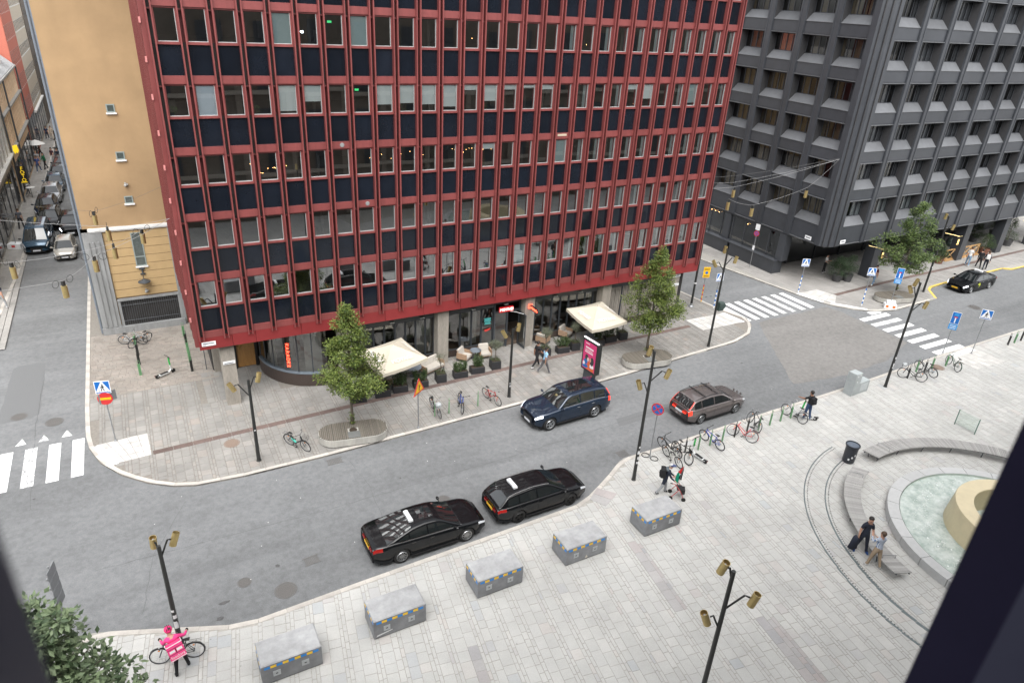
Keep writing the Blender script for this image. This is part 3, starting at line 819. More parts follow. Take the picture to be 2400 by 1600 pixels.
# round tables with plates glimpsed inside
for x in (13.3, 14.1, 20.3, 21.7, 22.6):
    b = MB(); b.lathe([(0,.74),(.4,.74),(.4,.77),(0,.77)], 18); b.cyl((0,0,.12),.04,.62,8)
    P_(b.build('dining_table', mat('dark_wood',(.05,.03,.02),.4), None, loc=(x,1.75,0)))
    b = MB(); b.lathe([(0,.78),(.1,.78),(.12,.8)], 14); P_(b.build('plate', mat('china',(.7,.7,.7),.2), None, loc=(x+.1,1.7,.0)))
# entrance with open glass door
b = MB(); b.box(16.1,16.2,.86,1.0,0,3.69); b.box(17.05,17.12,.86,1.0,0,2.55); b.box(17.95,18.03,.86,1.0,0,3.69); b.box(16.2,17.95,.86,1.0,2.5,2.6); b.box(16.2,17.95,.88,.96,3.1,3.69)
P_(b.build('door_frame', dkgrey))
shopwin(16.2,17.05,.06,2.5)
d = MB(); d.box(0,.06,-.02,.02,.05,2.45); d.box(.84,.9,-.02,.02,.05,2.45); d.box(.06,.84,-.02,.02,.05,.2); d.box(.06,.84,-.02,.02,2.37,2.45)
dd = P_(d.build('glass_door', dkgrey, None, loc=(17.95,.9,0), rot=(0,0,R(-88))))
q = MB(); q.quad((.06,0,.2),(.84,0,.2),(.84,0,2.37),(.06,0,2.37)); q.build('pane', glass_s, dd)
q = MB(); q.tube([(.8,-.05,.8),(.8,-.05,1.6)],.015,6); q.build('door_handle', alu, dd)
q = MB(); q.tube([(17.15,.84,2.55),(17.6,.6,2.5),(17.95,.3,2.42)],.02,6); P_(q.build('door_closer', alu))
# curved corner glazing, low granite wall and sill
cxc, cyc, rr_ = 5.55, 3.95, 3.35
A0, A1 = R(183), R(266)
def arcpt(t, r): return (cxc+r*math.cos(t), cyc+r*math.sin(t)*1.03)
def curved(name, r0, r1, z0, z1, m, a0=A0, a1=A1, n=22):
    poly = [arcpt(a0+(a1-a0)*k/n, r0) for k in range(n+1)]+[arcpt(a1-(a1-a0)*k/n, r1) for k in range(n+1)]
    b = MB(); b.prism(poly, z0, z1); return P_(b.build(name, m))
curved('curved_plinth', rr_+.1, rr_-.1, 0, .78, brown_gr)
curved('curved_sill', rr_+.13, rr_-.1, .78, .87, mat('blue_grey_sill',(.14,.17,.2),.35,var=.1))
curved('curved_header', rr_+.04, rr_-.06, 3.4, 3.69, dkgrey)
nseg = 6
for k in range(nseg):
    a = A0+(A1-A0)*k/nseg; a2 = A0+(A1-A0)*(k+1)/nseg
    b = MB(); p = arcpt(a, rr_); b.cyl((p[0],p[1],.87), .035, 2.53, 8); o = P_(b.build('curved_window', dkgrey))
    q = MB()
    for t in range(4):
        u = arcpt(a+(a2-a)*t/4, rr_); v = arcpt(a+(a2-a)*(t+1)/4, rr_)
        q.quad((u[0],u[1],.87),(v[0],v[1],.87),(v[0],v[1],3.4),(u[0],u[1],3.4))
    oo = q.build('pane', glass_s, o); oo.location = -o.location+Vector((0,0,0))
    oo.location = (15.4-15.4, 0, 0); oo.location = Vector((0,0,0))
curved('curved_drape', rr_-.5, rr_-.54, .12, 3.3, drape_m, R(186), R(203))
curved('curved_drape', rr_-.45, rr_-.49, .12, 3.3, drape_m, R(243), R(262))
b = MB(); b.box(2.2,2.45,3.9,4.62,0,3.69); P_(b.build('side_jamb', brown_gr))
# amber timber door in the recess
amber = mat('amber_timber_door', (0.36,0.19,0.065), 0.4, var=0.2, scale=2, stretch=(6,6,1))
b = MB(); b.box(.78,.93,4.3,4.6,0,3.3); b.box(1.98,2.12,4.3,4.6,0,3.3); b.box(.93,1.98,4.3,4.6,2.62,3.3); P_(b.build('door_frame', mat('black_frame',(.02,.018,.018),.5)))
b = MB(); b.box(.95,1.96,4.38,4.44,.04,2.6); dr = P_(b.build('timber_door', amber))
b = MB(); b.ring((1.15,4.33,1.55), .17, .012, 'y', 20, 5); b.tube([(1.15,4.32,1.2),(1.15,4.32,1.9)],.012,5); q = b.build('door_handle', mat('brass',(.55,.38,.12),.25,metal=1,var=0.1), dr)
# downlights under the fascia
for x in (7.3, 9.3, 11.2, 14.6, 16.9, 20.6, 22.6):
    b = MB(); b.cbox(-.14,.14,-.08,.08,0,.07,.02); P_(b.build('downlight', alu, None, loc=(x,.82,3.05)))
# lights glimpsed in the offices
random.seed(21)
bm_ = MB()
pts = []
for (i0, i1, j, n, zlo, zhi) in [(2,4,2,14,.15,.45),(7,10,2,12,.1,.9),(9,14,4,12,.1,.4),(8,11,3,3,.5,.9),(18,21,4,5,.2,.6),(21,24,3,3,.1,.3)]:
    for _ in range(n): pts.append((random.uniform(i0,i1)*PIT, random.uniform(.4,2.5), Z0+j*FL+random.uniform(zlo,zhi)))
for k in range(18): pts.append((11*PIT+k*.17, .5, Z0+2*FL+.95-.25*math.sin(k*.5)**2+.02*(k%2)))
for p in pts:
    q = MB(); q.ball((0,0,0), .015, n=6, m=4)
    if 'bulb' not in UNIT: UNIT['bulb'] = q.mesh('bulb', warm)
    P_(link('bulb', UNIT['bulb'], None, p))
for (i,j,x,z) in [(5,4,0,.75),(5,4,.06,.72)]:
    q = MB(); q.ball((0,0,0), .05, n=6, m=4); P_(q.build('bulb', coolb, None, loc=(i*PIT-.6+x,.5,Z0+j*FL+.5)))
for (i,j) in [(6,4),(7,3)]:
    q = MB(); q.box(-.1,.1,-.01,.01,-.05,.05); P_(q.build('exit_sign', green_s, None, loc=(i*PIT-.35,.9,Z0+j*FL+.95)))
# plants on office sills
pl_leaf = leaf_mat('office_plant_leaf', (0.02,0.05,0.015), (0.08,0.13,0.04))
for (i, j) in [(0,3),(3,3),(9,3),(13,3),(16,3),(17,3),(22,4),(13,2)]:
    q = MB()
    for k in range(60):
        p = Vector((random.gauss(0,.1),random.gauss(.28,.05),random.uniform(.02,.35))); a = random.uniform(0,2*PI); s = .05
        q.add([tuple(p),tuple(p+Vector((s*math.cos(a),s*math.sin(a),.02))),tuple(p+Vector((0,0,s*1.6)))], [(0,1,2)])
    P_(q.build('sill_plant', pl_leaf, None, loc=(i*PIT-.6,0,Z0+j*FL)))

# ---- signs on the red building (things of their own)
signwhite = mat('sign_white', (.72,.73,.74), .4, var=0.03)
ink = mat('sign_ink', (.06,.07,.09), .6, var=0)
neon = mat('red_neon', (1,.1,.05), .4, var=0, emit=(1,.085,.04), es=1.8)
neonw = mat('white_lit_letters', (1,.9,.85), .4, var=0, emit=(1,.88,.82), es=.9)
redsign = mat('lit_red_sign', (.5,.02,.02), .4, var=0, emit=(.8,.02,.03), es=0.18)
t = thing('karaoke_sign', 'glowing red neon letters KARAOKE running down the curved glass corner', 'sign', (3.28,1.38,2.62))
b = MB(); b.box(-.16,-.1,.0,.05,-1.62,.42); b.build('mounting_post', dkgrey, t)
for k, ch in enumerate('KARAOKE'):
    ex = Vector((0,0,-1)); ey = Vector((.82,-.57,0)); ez = ex.cross(ey)
    mm = Matrix((ex,ey,ez)).transposed().to_4x4(); mm.translation = Vector((0.03,-.06,-.1-k*.225))
    link('letter', text_mesh('letter', ch, .27, neon, .012), t).matrix_local = mm
t = thing('restaurant_sign', 'small red lit box sign with white letters MOYAGI over the restaurant door', 'sign', (16.93,.82,2.73))
b = MB(); b.cbox(-.5,.5,-.06,.04,-.17,.17,.01); b.build('sign_box', redsign, t)
link('lettering', text_mesh('lettering', 'MOYAGI', .25, neonw, .012), t, (0,-.075,0), (R(90),0,0))
t = thing('projecting_sign', 'red neon projecting sign on the concrete pillar right of the restaurant door', 'sign', (18.35,.25,2.95))
b = MB(); b.ring((0,-.05,0),.17,.03,'y',4,6); b.build('neon_frame', neon, t, rot=(0,R(45),0))
b = MB(); b.box(-.03,.03,-1.0,-.1,-.16,.14); b.build('sign_blade', mat('sign_black',(.015,.012,.014),.5), t)
b = MB()
for k in range(7): b.ring((-.04,-.2-k*.12,-.03+.03*(k%2)), .055, .016, 'x', 10, 5)
b.build('neon_script', neon, t)
def plate(name, label, x, y, z, w, h, rows, rz_=0, face='y', m=signwhite):
    t = thing(name, label, 'sign', (x,y,z), rz_)
    b = MB(); b.box(-w/2,w/2,-.02,.01,-h/2,h/2); b.build('plate', m, t)
    q = MB()
    for (u0,u1,v,hh) in rows: q.box(u0*w,u1*w,-.024,-.02,v*h-hh*h/2,v*h+hh*h/2)
    q.build('print', ink, t); return t
plate('street_name_sign', 'white street name plate on the left end of the red fascia', -.7, -.1, 4.02, .66, .22, [(-.42,.38,.15,.2),(-.42,-.2,-.25,.12)])
plate('company_sign', 'small white name plate on the leftmost concrete pillar under the red fascia', .15, .24, 2.6, .6, .17, [(-.4,.35,-.15,.25)])
plate('company_sign', 'white name plate at the right end pillar of the red building', 30.4, .24, 3.42, .66, .2, [(-.4,.35,0,.25)])
plate('company_sign', 'lower white name plate on the right end pillar of the red building', 30.4, .24, 2.72, .62, .17, [(-.4,.35,0,.25)])
plate('blue_plaque', 'small blue plaque on the rear pillar beneath the red corner', -.2, 4.25, 2.7, .34, .26, [], m=mat('plaque_blue',(.02,.16,.34),.4,var=.05))
t = thing('parking_sign', 'dark sign with yellow print half hidden under the red corner', 'sign', (-.75,4.9,3.1))
b = MB(); b.box(-.22,.22,-.04,.04,-.2,.2); b.build('panel', mat('sign_dark',(.03,.03,.035),.5), t)
b = MB(); b.box(-.16,.14,-.045,-.04,-.03,.1); b.build('print', mat('sign_yellow',(.6,.42,.04),.5), t)
b = MB(); b.tube([(0,0,-3.1),(0,0,-.2)],.025,8); b.build('pole', dkgrey, t)
# shop posters on the window by the door
t = thing('window_poster', 'turquoise and red lettering stuck on the window left of the restaurant door', 'poster', (15.66,.88,1.75))
b = MB()
for k, (w, z) in enumerate([(.5,.5),(.42,.42),(.5,.33),(.36,.22),(.46,.13)]): b.box(-w/2,w/2,-.006,0,z-.03,z+.03)
b.build('turquoise_print', mat('turq',(.08,.42,.42),.5,var=0.1), t)
b = MB()
for k, (w, z) in enumerate([(.44,-.3),(.34,-.38)]): b.add([(-w/2,-.006,z-.04),(w/2,-.006,z+.04),(w/2,-.006,z+.11),(-w/2,-.006,z+.03)],[(0,1,2,3)])
b.build('red_print', mat('posterred',(.6,.05,.04),.5,var=.1), t)

# ================================================================ grey office building
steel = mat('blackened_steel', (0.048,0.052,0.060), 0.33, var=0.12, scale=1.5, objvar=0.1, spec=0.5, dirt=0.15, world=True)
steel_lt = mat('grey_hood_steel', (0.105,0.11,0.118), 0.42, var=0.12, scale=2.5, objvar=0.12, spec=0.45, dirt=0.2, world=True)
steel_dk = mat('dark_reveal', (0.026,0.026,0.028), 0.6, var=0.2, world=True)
glass_g = glass_mat('dark_window_glass', 0.10, (0.55,0.56,0.56), 0.01)
curt_y = mat('ochre_curtain', (0.24,0.20,0.13), 0.9, var=0.3, scale=2, objvar=0.3)
curt_b = mat('grey_curtain', (0.13,0.14,0.16), 0.9, var=0.3, scale=2, objvar=0.3)
curt_wh = mat('white_curtain', (0.45,0.5,0.53), 0.9, var=0.2, scale=2)
gb = thing('dark_office_building', 'charcoal steel office block with sloping window hoods across the side street', 'building', (60,15,0))
GO = Vector((60,15,0))
def Gp(o): o.parent = gb; o.location = Vector(o.location)-GO; return o
ZB = [3.74,7.38,10.36,13.27,16.29,19.23,22.2,25.15]
XF, YF = 45.95, 0.33
# cell meshes in local coords: u along the face, outward = -v
def cell(w, first=False):
    h0 = 1.55 if first else 0.92
    H = 3.64 if first else 2.96
    d = .58
    hood0 = h0+.04; hood1 = h0+.62
    ws = hood1+.06
    out = {}
    b = MB(); b.box(0,w,0,.06,.07,h0); b.box(0,w,-.09,.06,0,.06,1); b.box(0,w,-.05,.06,h0,h0+.04,1); b.box(.05,w-.05,-.012,-.004,.11,h0-.05); out['spandrel_panel'] = (b.mesh('spandrel_panel', [steel, steel_lt]), None)
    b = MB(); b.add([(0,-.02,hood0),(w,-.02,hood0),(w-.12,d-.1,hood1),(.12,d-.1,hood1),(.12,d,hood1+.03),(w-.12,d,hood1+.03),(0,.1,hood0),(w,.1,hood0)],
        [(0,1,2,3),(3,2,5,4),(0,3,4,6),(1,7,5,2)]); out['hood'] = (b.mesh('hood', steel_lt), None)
    b = MB()
    for (xa, xb) in ((0,.12),(w,w-.12)):
        b.add([(xa,0,hood0),(xb,d,hood1),(xb,d,H),(xa,0,H)], [(0,1,2,3) if xa < xb else (3,2,1,0)])
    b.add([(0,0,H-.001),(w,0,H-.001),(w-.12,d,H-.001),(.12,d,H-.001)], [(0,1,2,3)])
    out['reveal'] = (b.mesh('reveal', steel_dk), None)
    b = MB(); n = 4; x0 = .12; ww = w-.24
    b.box(x0,x0+ww,d-.03,d+.04,hood1,hood1+.07); b.box(x0,x0+ww,d-.03,d+.04,H-.1,H)
    for k in range(n+1):
        xx = x0+ww*k/n; b.box(xx-.03,xx+.03,d-.03,d+.04,hood1+.07,H-.1)
    out['window'] = (b.mesh('window', steel), None)
    b = MB(); b.quad((x0,d+.01,hood1),(x0+ww,d+.01,hood1),(x0+ww,d+.01,H),(x0,d+.01,H)); out['pane'] = (b.mesh('pane', glass_g), None)
    b = MB(); b.box(x0-.1,x0+ww+.1,d+.9,d+.95,hood1-.2,H+.1); out['backing'] = (b.mesh('room_back', room), None)
    return {k: v[0] for k, v in out.items()}
def curtains(w, first, m, seed, frac):
    rng = random.Random(seed); h0 = (1.55 if first else .92)+.68; H = 3.64 if first else 2.96; d = .66
    b = MB(); n = 16
    on = [rng.random() < frac for _ in range(4)]
    for k in range(n):
        if not on[k//4] : continue
        if rng.random() < .1: continue
        a = .12+(w-.24)*k/n; c_ = .12+(w-.24)*(k+1)/n; q = .05*(k%2)
        b.quad((a,d+q,h0),(c_,d+.05-q,h0),(c_,d+.05-q,H),(a,d+q,H))
    if not b.v: b.quad((.2,d,h0),(.25,d,h0),(.25,d,H),(.2,d,H))
    return b.mesh('curtain', m)
WR, SR = 2.72, 3.33; WL, SL = 2.6, 3.262
CR = [curtains(WR, False, curt_b, k, .45) for k in range(5)]; CL = [curtains(WL, False, curt_y, k+20, .75) for k in range(5)]
CR0 = [curtains(WR, True, curt_wh, k+5, .7) for k in range(3)]; CL0 = [curtains(WL, True, curt_y, k+30, .6) for k in range(3)]
cells = {('R',0): cell(WR, True), ('R',1): cell(WR), ('L',0): cell(WL, True), ('L',1): cell(WL)}
rng = random.Random(5)
for face in 'RL':
    nb = 11 if face == 'R' else 10
    for j in range(len(ZB)-1):
        for i in range(nb):
            if face == 'R': loc = (47.46+i*SR, YF, ZB[j]); rz_ = 0
            else: loc = (XF, 1.3+WL+i*SL, ZB[j]); rz_ = -PI/2
            cs = cells[(face, 0 if j == 0 else 1)]
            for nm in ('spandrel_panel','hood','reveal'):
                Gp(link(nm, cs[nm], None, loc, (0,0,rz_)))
            w_ = Gp(link('window', cs['window'], None, loc, (0,0,rz_)))
            link('pane', cs['pane'], w_)
            lst = (CR0 if face == 'R' else CL0) if j == 0 else (CR if face == 'R' else CL)
            link('curtain', rng.choice(lst), w_)
# room backs and slabs
b = MB(); b.box(47.2, 86, 1.8, 30, 3.8, 26); b.box(47.6, 86, 1.8, 40, 3.8, 26)
for z in ZB[1:]: b.box(46.75,86,1.0,40,z-.12,z+.9)
Gp(b.build('interior', room))
# piers
b = MB(); b.box(0,.60,-.10,.7,3.72,25.5); b.box(.04,.15,-.14,-.10,3.72,25.5); b.box(.45,.56,-.14,-.10,3.72,25.5); pier_me = b.mesh('pier', steel)
for i in range(12): 
    if i > 0: Gp(link('pier', pier_me, None, (47.46+i*SR-.605, YF, 0)))
b = MB(); b.box(0,.66,-.10,.7,3.72,25.5); b.box(.04,.16,-.14,-.10,3.72,25.5); b.box(.5,.62,-.14,-.10,3.72,25.5); pier_l = b.mesh('pier', steel)
for i in range(10): Gp(link('pier', pier_l, None, (XF, 1.3+WL+.66+i*SL, 0), (0,0,-PI/2)))
# chamfered corner pier with grooves
b = MB(); b.prism([(XF-.12,1.3),(XF-.12,.8),(XF+.62,YF-.12),(47.46,YF-.12),(47.46,1.5),(46.6,2.1),(XF+.3,1.3)],3.72,25.5); Gp(b.build('corner_pier', steel))
for (p, q_) in [((XF+.08,.62),(XF+.02,.66)),((XF+.42,.30),(XF+.36,.34)),((47.0,YF-.14),(46.9,YF-.14))]:
    b = MB(); b.tube([(p[0]-.02,p[1]-.02,3.72),(p[0]-.02,p[1]-.02,25.5)],.05,6); Gp(b.build('corner_rib', steel_dk))
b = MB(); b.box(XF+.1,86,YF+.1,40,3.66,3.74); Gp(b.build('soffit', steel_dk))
b = MB(); b.box(XF-.1,86,YF-.1,40,25.5,26.4); Gp(b.build('parapet', steel))
# ground floor: dark base box and glazing on the side street, recess and columns on the main street
b = MB(); b.box(45.5,46.6,4.5,9.9,0,1.15); b.box(45.5,46.6,10.2,30,0,1.15); b.box(45.45,46.65,4.45,30,1.15,1.22); Gp(b.build('base_wall', steel))
for k in range(7):
    y0 = 4.6+k*2.9
    w = MB(); w.box(46.0,46.12,y0,y0+.1,1.22,3.66); w.box(46.0,46.12,y0+1.4,y0+1.46,1.22,3.66); w.box(46.0,46.12,y0+.1,y0+2.9,3.5,3.66); o = Gp(w.build('shop_window', steel))
    q = MB(); q.quad((46.05,y0,1.22),(46.05,y0+2.9,1.22),(46.05,y0+2.9,3.5),(46.05,y0,3.5)); q.build('pane', glass_g, o)
for k in range(4):
    y0 = 4.5+k*6.6
    b = MB(); b.box(45.9,46.7,y0-.35,y0+.35,1.22,3.66); Gp(b.build('column', steel))
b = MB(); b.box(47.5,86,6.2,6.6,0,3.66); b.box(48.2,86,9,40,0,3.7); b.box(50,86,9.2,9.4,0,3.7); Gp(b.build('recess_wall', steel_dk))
for k in range(6):
    x = 53.2+k*6.66
    b = MB(); b.box(x,x+.9,.55,1.5,0,3.68); Gp(b.build('column', steel))
for k in range(9):
    x = 49+k*3.6
    w = MB(); w.box(x,x+.1,6.0,6.15,0,3.6); w.box(x+.1,x+3.5,6.0,6.15,2.6,2.7); o = Gp(w.build('shop_window', steel))
    q = MB(); q.quad((x,6.08,0.05),(x+3.5,6.08,.05),(x+3.5,6.08,3.6),(x,6.08,3.6)); q.build('pane', glass_g, o)
for (y, z) in [(12.3,3.4),(12.8,3.4),(13.3,3.4),(8.6,3.3)]:
    P = link('bulb', UNIT['bulb'], None, (45.9,y,z), None, (1.6,1.6,1.6)); Gp(P)
# street name plates on the chamfer
plate('street_name_sign', 'white street name plate on the dark corner facing the side street', XF-.2, 1.9, 4.1, .62, .3, [(-.35,.35,.05,.25)], -PI/2)
plate('street_name_sign', 'white street name plate on the dark corner facing the main street', 47.9, YF-.14, 4.05, .62, .3, [(-.35,.35,.05,.25)])
# ================================================================ ochre rendered building on the side street
ochre = mat('ochre_render', (0.345,0.232,0.125), 0.9, var=0.07, scale=1.1, bump=0.1, dirt=0.12, world=True)
add_streaks(ochre, 1.0, .35, .65, .05, (.9,.9,.35))
add_streaks(ochre, 1.0, .42, .6, .04, (.25,.25,.5))
ochre2 = mat('ochre_courses', (0.40,0.28,0.14), 0.9, var=0.08, scale=2, dirt=0.1, world=True)
stone_g = mat('grey_pilaster_stone', (0.23,0.235,0.235), 0.85, var=0.15, scale=5, dirt=0.25, stretch=(3,3,.6), world=True)
white_tr = mat('white_trim', (0.62,0.62,0.61), 0.7, var=0.08)
winframe = mat('grey_green_frame', (0.22,0.26,0.25), 0.6, var=0.1)
ob_ = thing('ochre_building', 'ochre rendered building with three tiny windows in its blank side wall', 'building', (-3.5,14,0))
OO = Vector((-3.5,14,0))
def Op(o): o.parent = ob_; o.location = Vector(o.location)-OO; return o
YB = 12.0
b = MB(); b.box(-5.86,-.3,YB,24,6.9,21); b.box(-5.86,-.3,24,62,6.9,13.5); b.box(-5.7,-.3,YB+.06,62,0,6.9); Op(b.build('wall', ochre))
z = 2.34
k = 0
while z < 6.7:
    h = min(.53, 6.72-z); b = MB(); b.box(-4.86,-1.28,YB-.02,YB+.1,z+.015,z+h-.015); Op(b.build('rustication_course', ochre2)); z += h; k += 1
b = MB(); b.box(-4.86,-1.28,YB+.01,YB+.09,2.3,6.7); Op(b.build('course_joint', mat('joint_dark',(.12,.08,.05),.9)))
b = MB(); b.box(-5.96,-1.1,YB-.16,YB+.12,6.74,6.9); b.box(-5.92,-1.1,YB-.1,YB+.1,6.66,6.74); b.box(-5.96,-5.6,YB-.16,30,6.74,6.9); Op(b.build('cornice', white_tr))
b = MB(); b.box(-5.95,-4.9,YB-.14,YB+.2,.0,6.64)
for x in (-5.72,-5.45,-5.18): b.box(x-.07,x+.07,YB-.20,YB-.13,.5,6.1)
b.box(-5.98,-4.86,YB-.2,YB+.2,0,.45); b.box(-5.95,-5.7,YB+.2,40,0,2.2); Op(b.build('pilaster', stone_g))
b = MB(); b.box(-1.36,-1.1,YB-.1,YB+.2,.0,6.6); Op(b.build('corner_pier', stone_g))
# barred opening with stone surround
b = MB(); b.box(-4.86,-1.28,YB-.12,YB+.05,2.12,2.26); b.box(-4.86,-4.70,YB-.08,YB+.05,.3,2.12); b.box(-1.42,-1.28,YB-.08,YB+.05,.3,2.12); b.box(-4.95,-1.2,YB-.22,YB+.05,.0,.42); Op(b.build('stone_surround', stone_g))
b = MB(); b.box(-4.7,-1.42,YB+.03,YB+.055,.42,2.12); Op(b.build('dark_opening', room))
for i in range(26):
    x = -4.64+i*.125
    b = MB(); b.tube([(x,YB-.05,.45),(x,YB-.05,2.1)],.012,5); Op(b.build('bar', dkgrey))
b = MB()
for z in (.75,1.8): b.tube([(-4.7,YB-.05,z),(-1.42,YB-.05,z)],.014,5)
Op(b.build('cross_bar', dkgrey))
def owin(x0, x1, z0, z1, nh=0):
    w = MB(); t = .06
    w.box(x0,x0+t,YB-.05,YB+.02,z0,z1); w.box(x1-t,x1,YB-.05,YB+.02,z0,z1); w.box(x0+t,x1-t,YB-.05,YB+.02,z1-t,z1); w.box(x0+t,x1-t,YB-.05,YB+.02,z0,z0+t)
    for k in range(nh): zz = z0+(z1-z0)*(.28+.0*k); w.box(x0+t,x1-t,YB-.05,YB+.02,zz-.03,zz+.03)
    o = Op(w.build('window', winframe))
    q = MB(); q.quad((x0+t,YB-.028,z0+t),(x1-t,YB-.028,z0+t),(x1-t,YB-.028,z1-t),(x0+t,YB-.028,z1-t)); q.build('pane', mat('old_pane',(.07,.085,.08),.08,var=.3,ior=1.7), o)
    q = MB(); q.box(x0-.05,x1+.06,YB-.12,YB,z0-.09,z0-.01); q.build('sill', white_tr, o)
owin(-3.36,-2.93,13.50,13.95); owin(-3.34,-2.89,10.86,11.31); owin(-3.35,-2.90,8.27,8.70)
owin(-3.42,-2.82,4.30,6.45,1)
# street side of the ochre building, seen edge-on
for k in range(9):
    for j in range(4 if k < 2 else 2):
        y = 15+k*4.6; z = 7.6+j*3.1
        w = MB(); w.box(-5.98,-5.84,y,y+1.3,z,z+1.8); o = Op(w.build('window', winframe))
        if j in (0,2,4) and k in (1,3,5,7):
            q = MB(); q.box(-6.5,-5.86,y-.4,y+1.7,z-.25,z-.12)
            for s in range(8): q.box(-6.5,-6.47,y-.4+s*.29,y-.37+s*.29,z-.12,z+.8)
            q.box(-6.52,-6.46,y-.4,y+1.7,z+.8,z+.86); Op(q.build('balcony', mat('balcony_green',(.2,.27,.22),.6)))
b = MB(); b.tube([(-6.02,YB-.02,0.1),(-6.02,YB-.02,6.6),(-6.02,YB-.0,21)],.07,8); Op(b.build('drainpipe', mat('slate_pipe',(.13,.15,.175),.5,var=.1)))
b = MB(); b.box(-6.0,-5.84,YB+.05,YB+.9,7,21); Op(b.build('corner_flashing', mat('slate_blue',(.20,.23,.27),.55,var=.15)))
b = MB()
for k in range(7): b.box(-6.3,-6.22,22+k*.5,22.42+k*.5,.0,2.6)
b.box(-6.34,-6.2,22,25.5,1.2,1.3); t = tag(b.build('hoarding', mat('orange_wood',(.36,.18,.06),.8,var=.2)), 'orange wooden hoarding against the ochre building on the side street', 'hoarding')
t = thing('wall_lamp', 'black dish wall lamp on the ochre striped wall', 'lamp', (-3.15,YB,3.45))
b = MB(); b.box(-.16,.16,-.1,0,.62,.7); b.box(-.05,.05,-.08,0,.3,.8); b.box(-.14,.14,-.1,0,.28,.36); b.tube([(0,-.08,.5),(0,-.45,.45),(0,-.45,.1)],.025,6); b.build('bracket', dkgrey, t)
b = MB(); b.lathe([(.03,.12),(.09,.08),(.36,-.04),(.36,-.08),(.1,-.02)],20,(0,-.45,0)); b.build('shade', dkgrey, t)
b = MB(); b.ball((0,-.45,-.12),.11,n=12,m=8); b.build('globe', mat('lamp_globe',(.35,.35,.34),.3), t)
for (x, z) in [(-3.15,2.65),(-3.15,9.42)]:
    b = MB(); b.box(-.05,.05,-.1,0,-.05,.1); b.ball((0,-.16,-.04),.09,n=10,m=6); b.box(.05,.14,-.2,-.08,-.02,.05)
    tag(b.build('security_camera', mat('cam_grey',(.3,.3,.29),.4), None, loc=(x,YB,z)), 'grey dome camera on the ochre wall %s' % ('below the dish lamp' if z < 3 else 'between the small windows'), 'camera')

# ================================================================ west side of the street
def street_house(name, label, y0, y1, h, wall, rows, pitch, ww, wh, z0, fl, cornices=(), cm=None, setback=0, shop=None, roof=None, fr=white_tr, pier=0.0):
    XW = -12.62-setback
    t = thing(name, label, 'building', (XW-4,(y0+y1)/2,0)); O_ = Vector((XW-4,(y0+y1)/2,0))
    def pp(o): o.parent = t; o.location = Vector(o.location)-O_; return o
    b = MB(); b.box(XW-9,XW,y0,y1,0,h); pp(b.build('wall', wall))
    n = int((y1-y0)/pitch); off = ((y1-y0)-n*pitch)/2
    if pier:
        zs = 4.75
        for i in range(n+1):
            ya = y0 if i == 0 else y0+off+(i-.5)*pitch+ww/2; yb = y1 if i == n else y0+off+(i+.5)*pitch-ww/2
            b = MB(); b.box(XW-.01,XW+pier,ya,yb,zs,h); pp(b.build('pier', wall))
        for j in range(rows):
            zb = z0+j*fl+wh; zt = z0+(j+1)*fl if j < rows-1 else h
            b = MB(); b.box(XW-.01,XW+pier-.004,y0+.02,y1-.02,zb,min(zt,h)-.01); pp(b.build('spandrel', wall))
    pane = mat('street_pane',(.03,.035,.04),.08,var=.3,ior=1.8)
    b = MB(); b.box(0,.02,-ww/2,ww/2,0,wh); b.box(.02,.03,-.03,.03,0,wh); b.box(0,.05,-ww/2-.04,ww/2+.04,-.08,0); wm = b.mesh('window', fr)
    b = MB(); b.box(0.0,.025,-ww/2+.05,-.04,.06,wh-.05); b.box(0.0,.025,.04,ww/2-.05,.06,wh-.05); pm = b.mesh('pane', pane)
    for j in range(rows):
        for i in range(n):
            w = pp(link('window', wm, None, (XW,y0+off+(i+.5)*pitch,z0+j*fl))); link('pane', pm, w)
    for z in cornices:
        b = MB(); b.box(XW-.02,XW+.28+pier,y0,y1,z,z+.16); b.box(XW-.02,XW+.18+pier,y0,y1,z-.14,z-.003); pp(b.build('cornice', cm or wall))
    if shop is not None:
        k = int((y1-y0)/2.6)
        for i in range(k):
            ya = y0+(i+.12)*(y1-y0)/k; yb = y0+(i+.88)*(y1-y0)/k
            b = MB(); b.box(XW-.02,XW+.07,ya,yb,.35,shop); o = pp(b.build('shop_window', dkgrey))
            q = MB(); q.box(XW+.0,XW+.08,ya+.08,yb-.08,.45,shop-.08); q.build('pane', pane, o)
    if roof:
        b = MB(); b.add([(XW+.2,y0,h),(XW+.2,y1,h),(XW-2.6,y1,h+roof),(XW-2.6,y0,h+roof),(XW-9,y0,h+roof),(XW-9,y1,h+roof)],[(0,1,2,3),(3,2,5,4),(0,3,4),(1,5,2)])
        for i in range(int((y1-y0)/.7)): b.tube([(XW+.2,y0+i*.7,h+.02),(XW-2.6,y0+i*.7,h+roof+.02)],.03,4)
        pp(b.build('roof', mat('grey_sheet_roof',(.33,.335,.34),.5,var=.12,scale=2)))
    return t, pp, XW
lime = mat('pale_limestone', (0.52,0.51,0.48), 0.8, var=0.12, scale=3, world=True, dirt=.2)
peach = mat('peach_render', (0.72,0.55,0.38), 0.9, var=0.1, scale=3, world=True, dirt=.15)
brickr = mat('red_brick_wall', (0.42,0.13,0.09), 0.9, var=0.12, scale=8, world=True)
sand = mat('sand_panel', (0.48,0.42,0.34), 0.85, var=0.1, scale=3, world=True)
t, pp, XW = street_house('limestone_house', 'pale limestone shop house with the yellow FOTO sign, nearest on the left street', 20, 46.8, 19, lime, 4, 2.2, 1.3, 1.7, 5.6, 3.2, (4.6,), None, .16, 3.6, pier=.16)
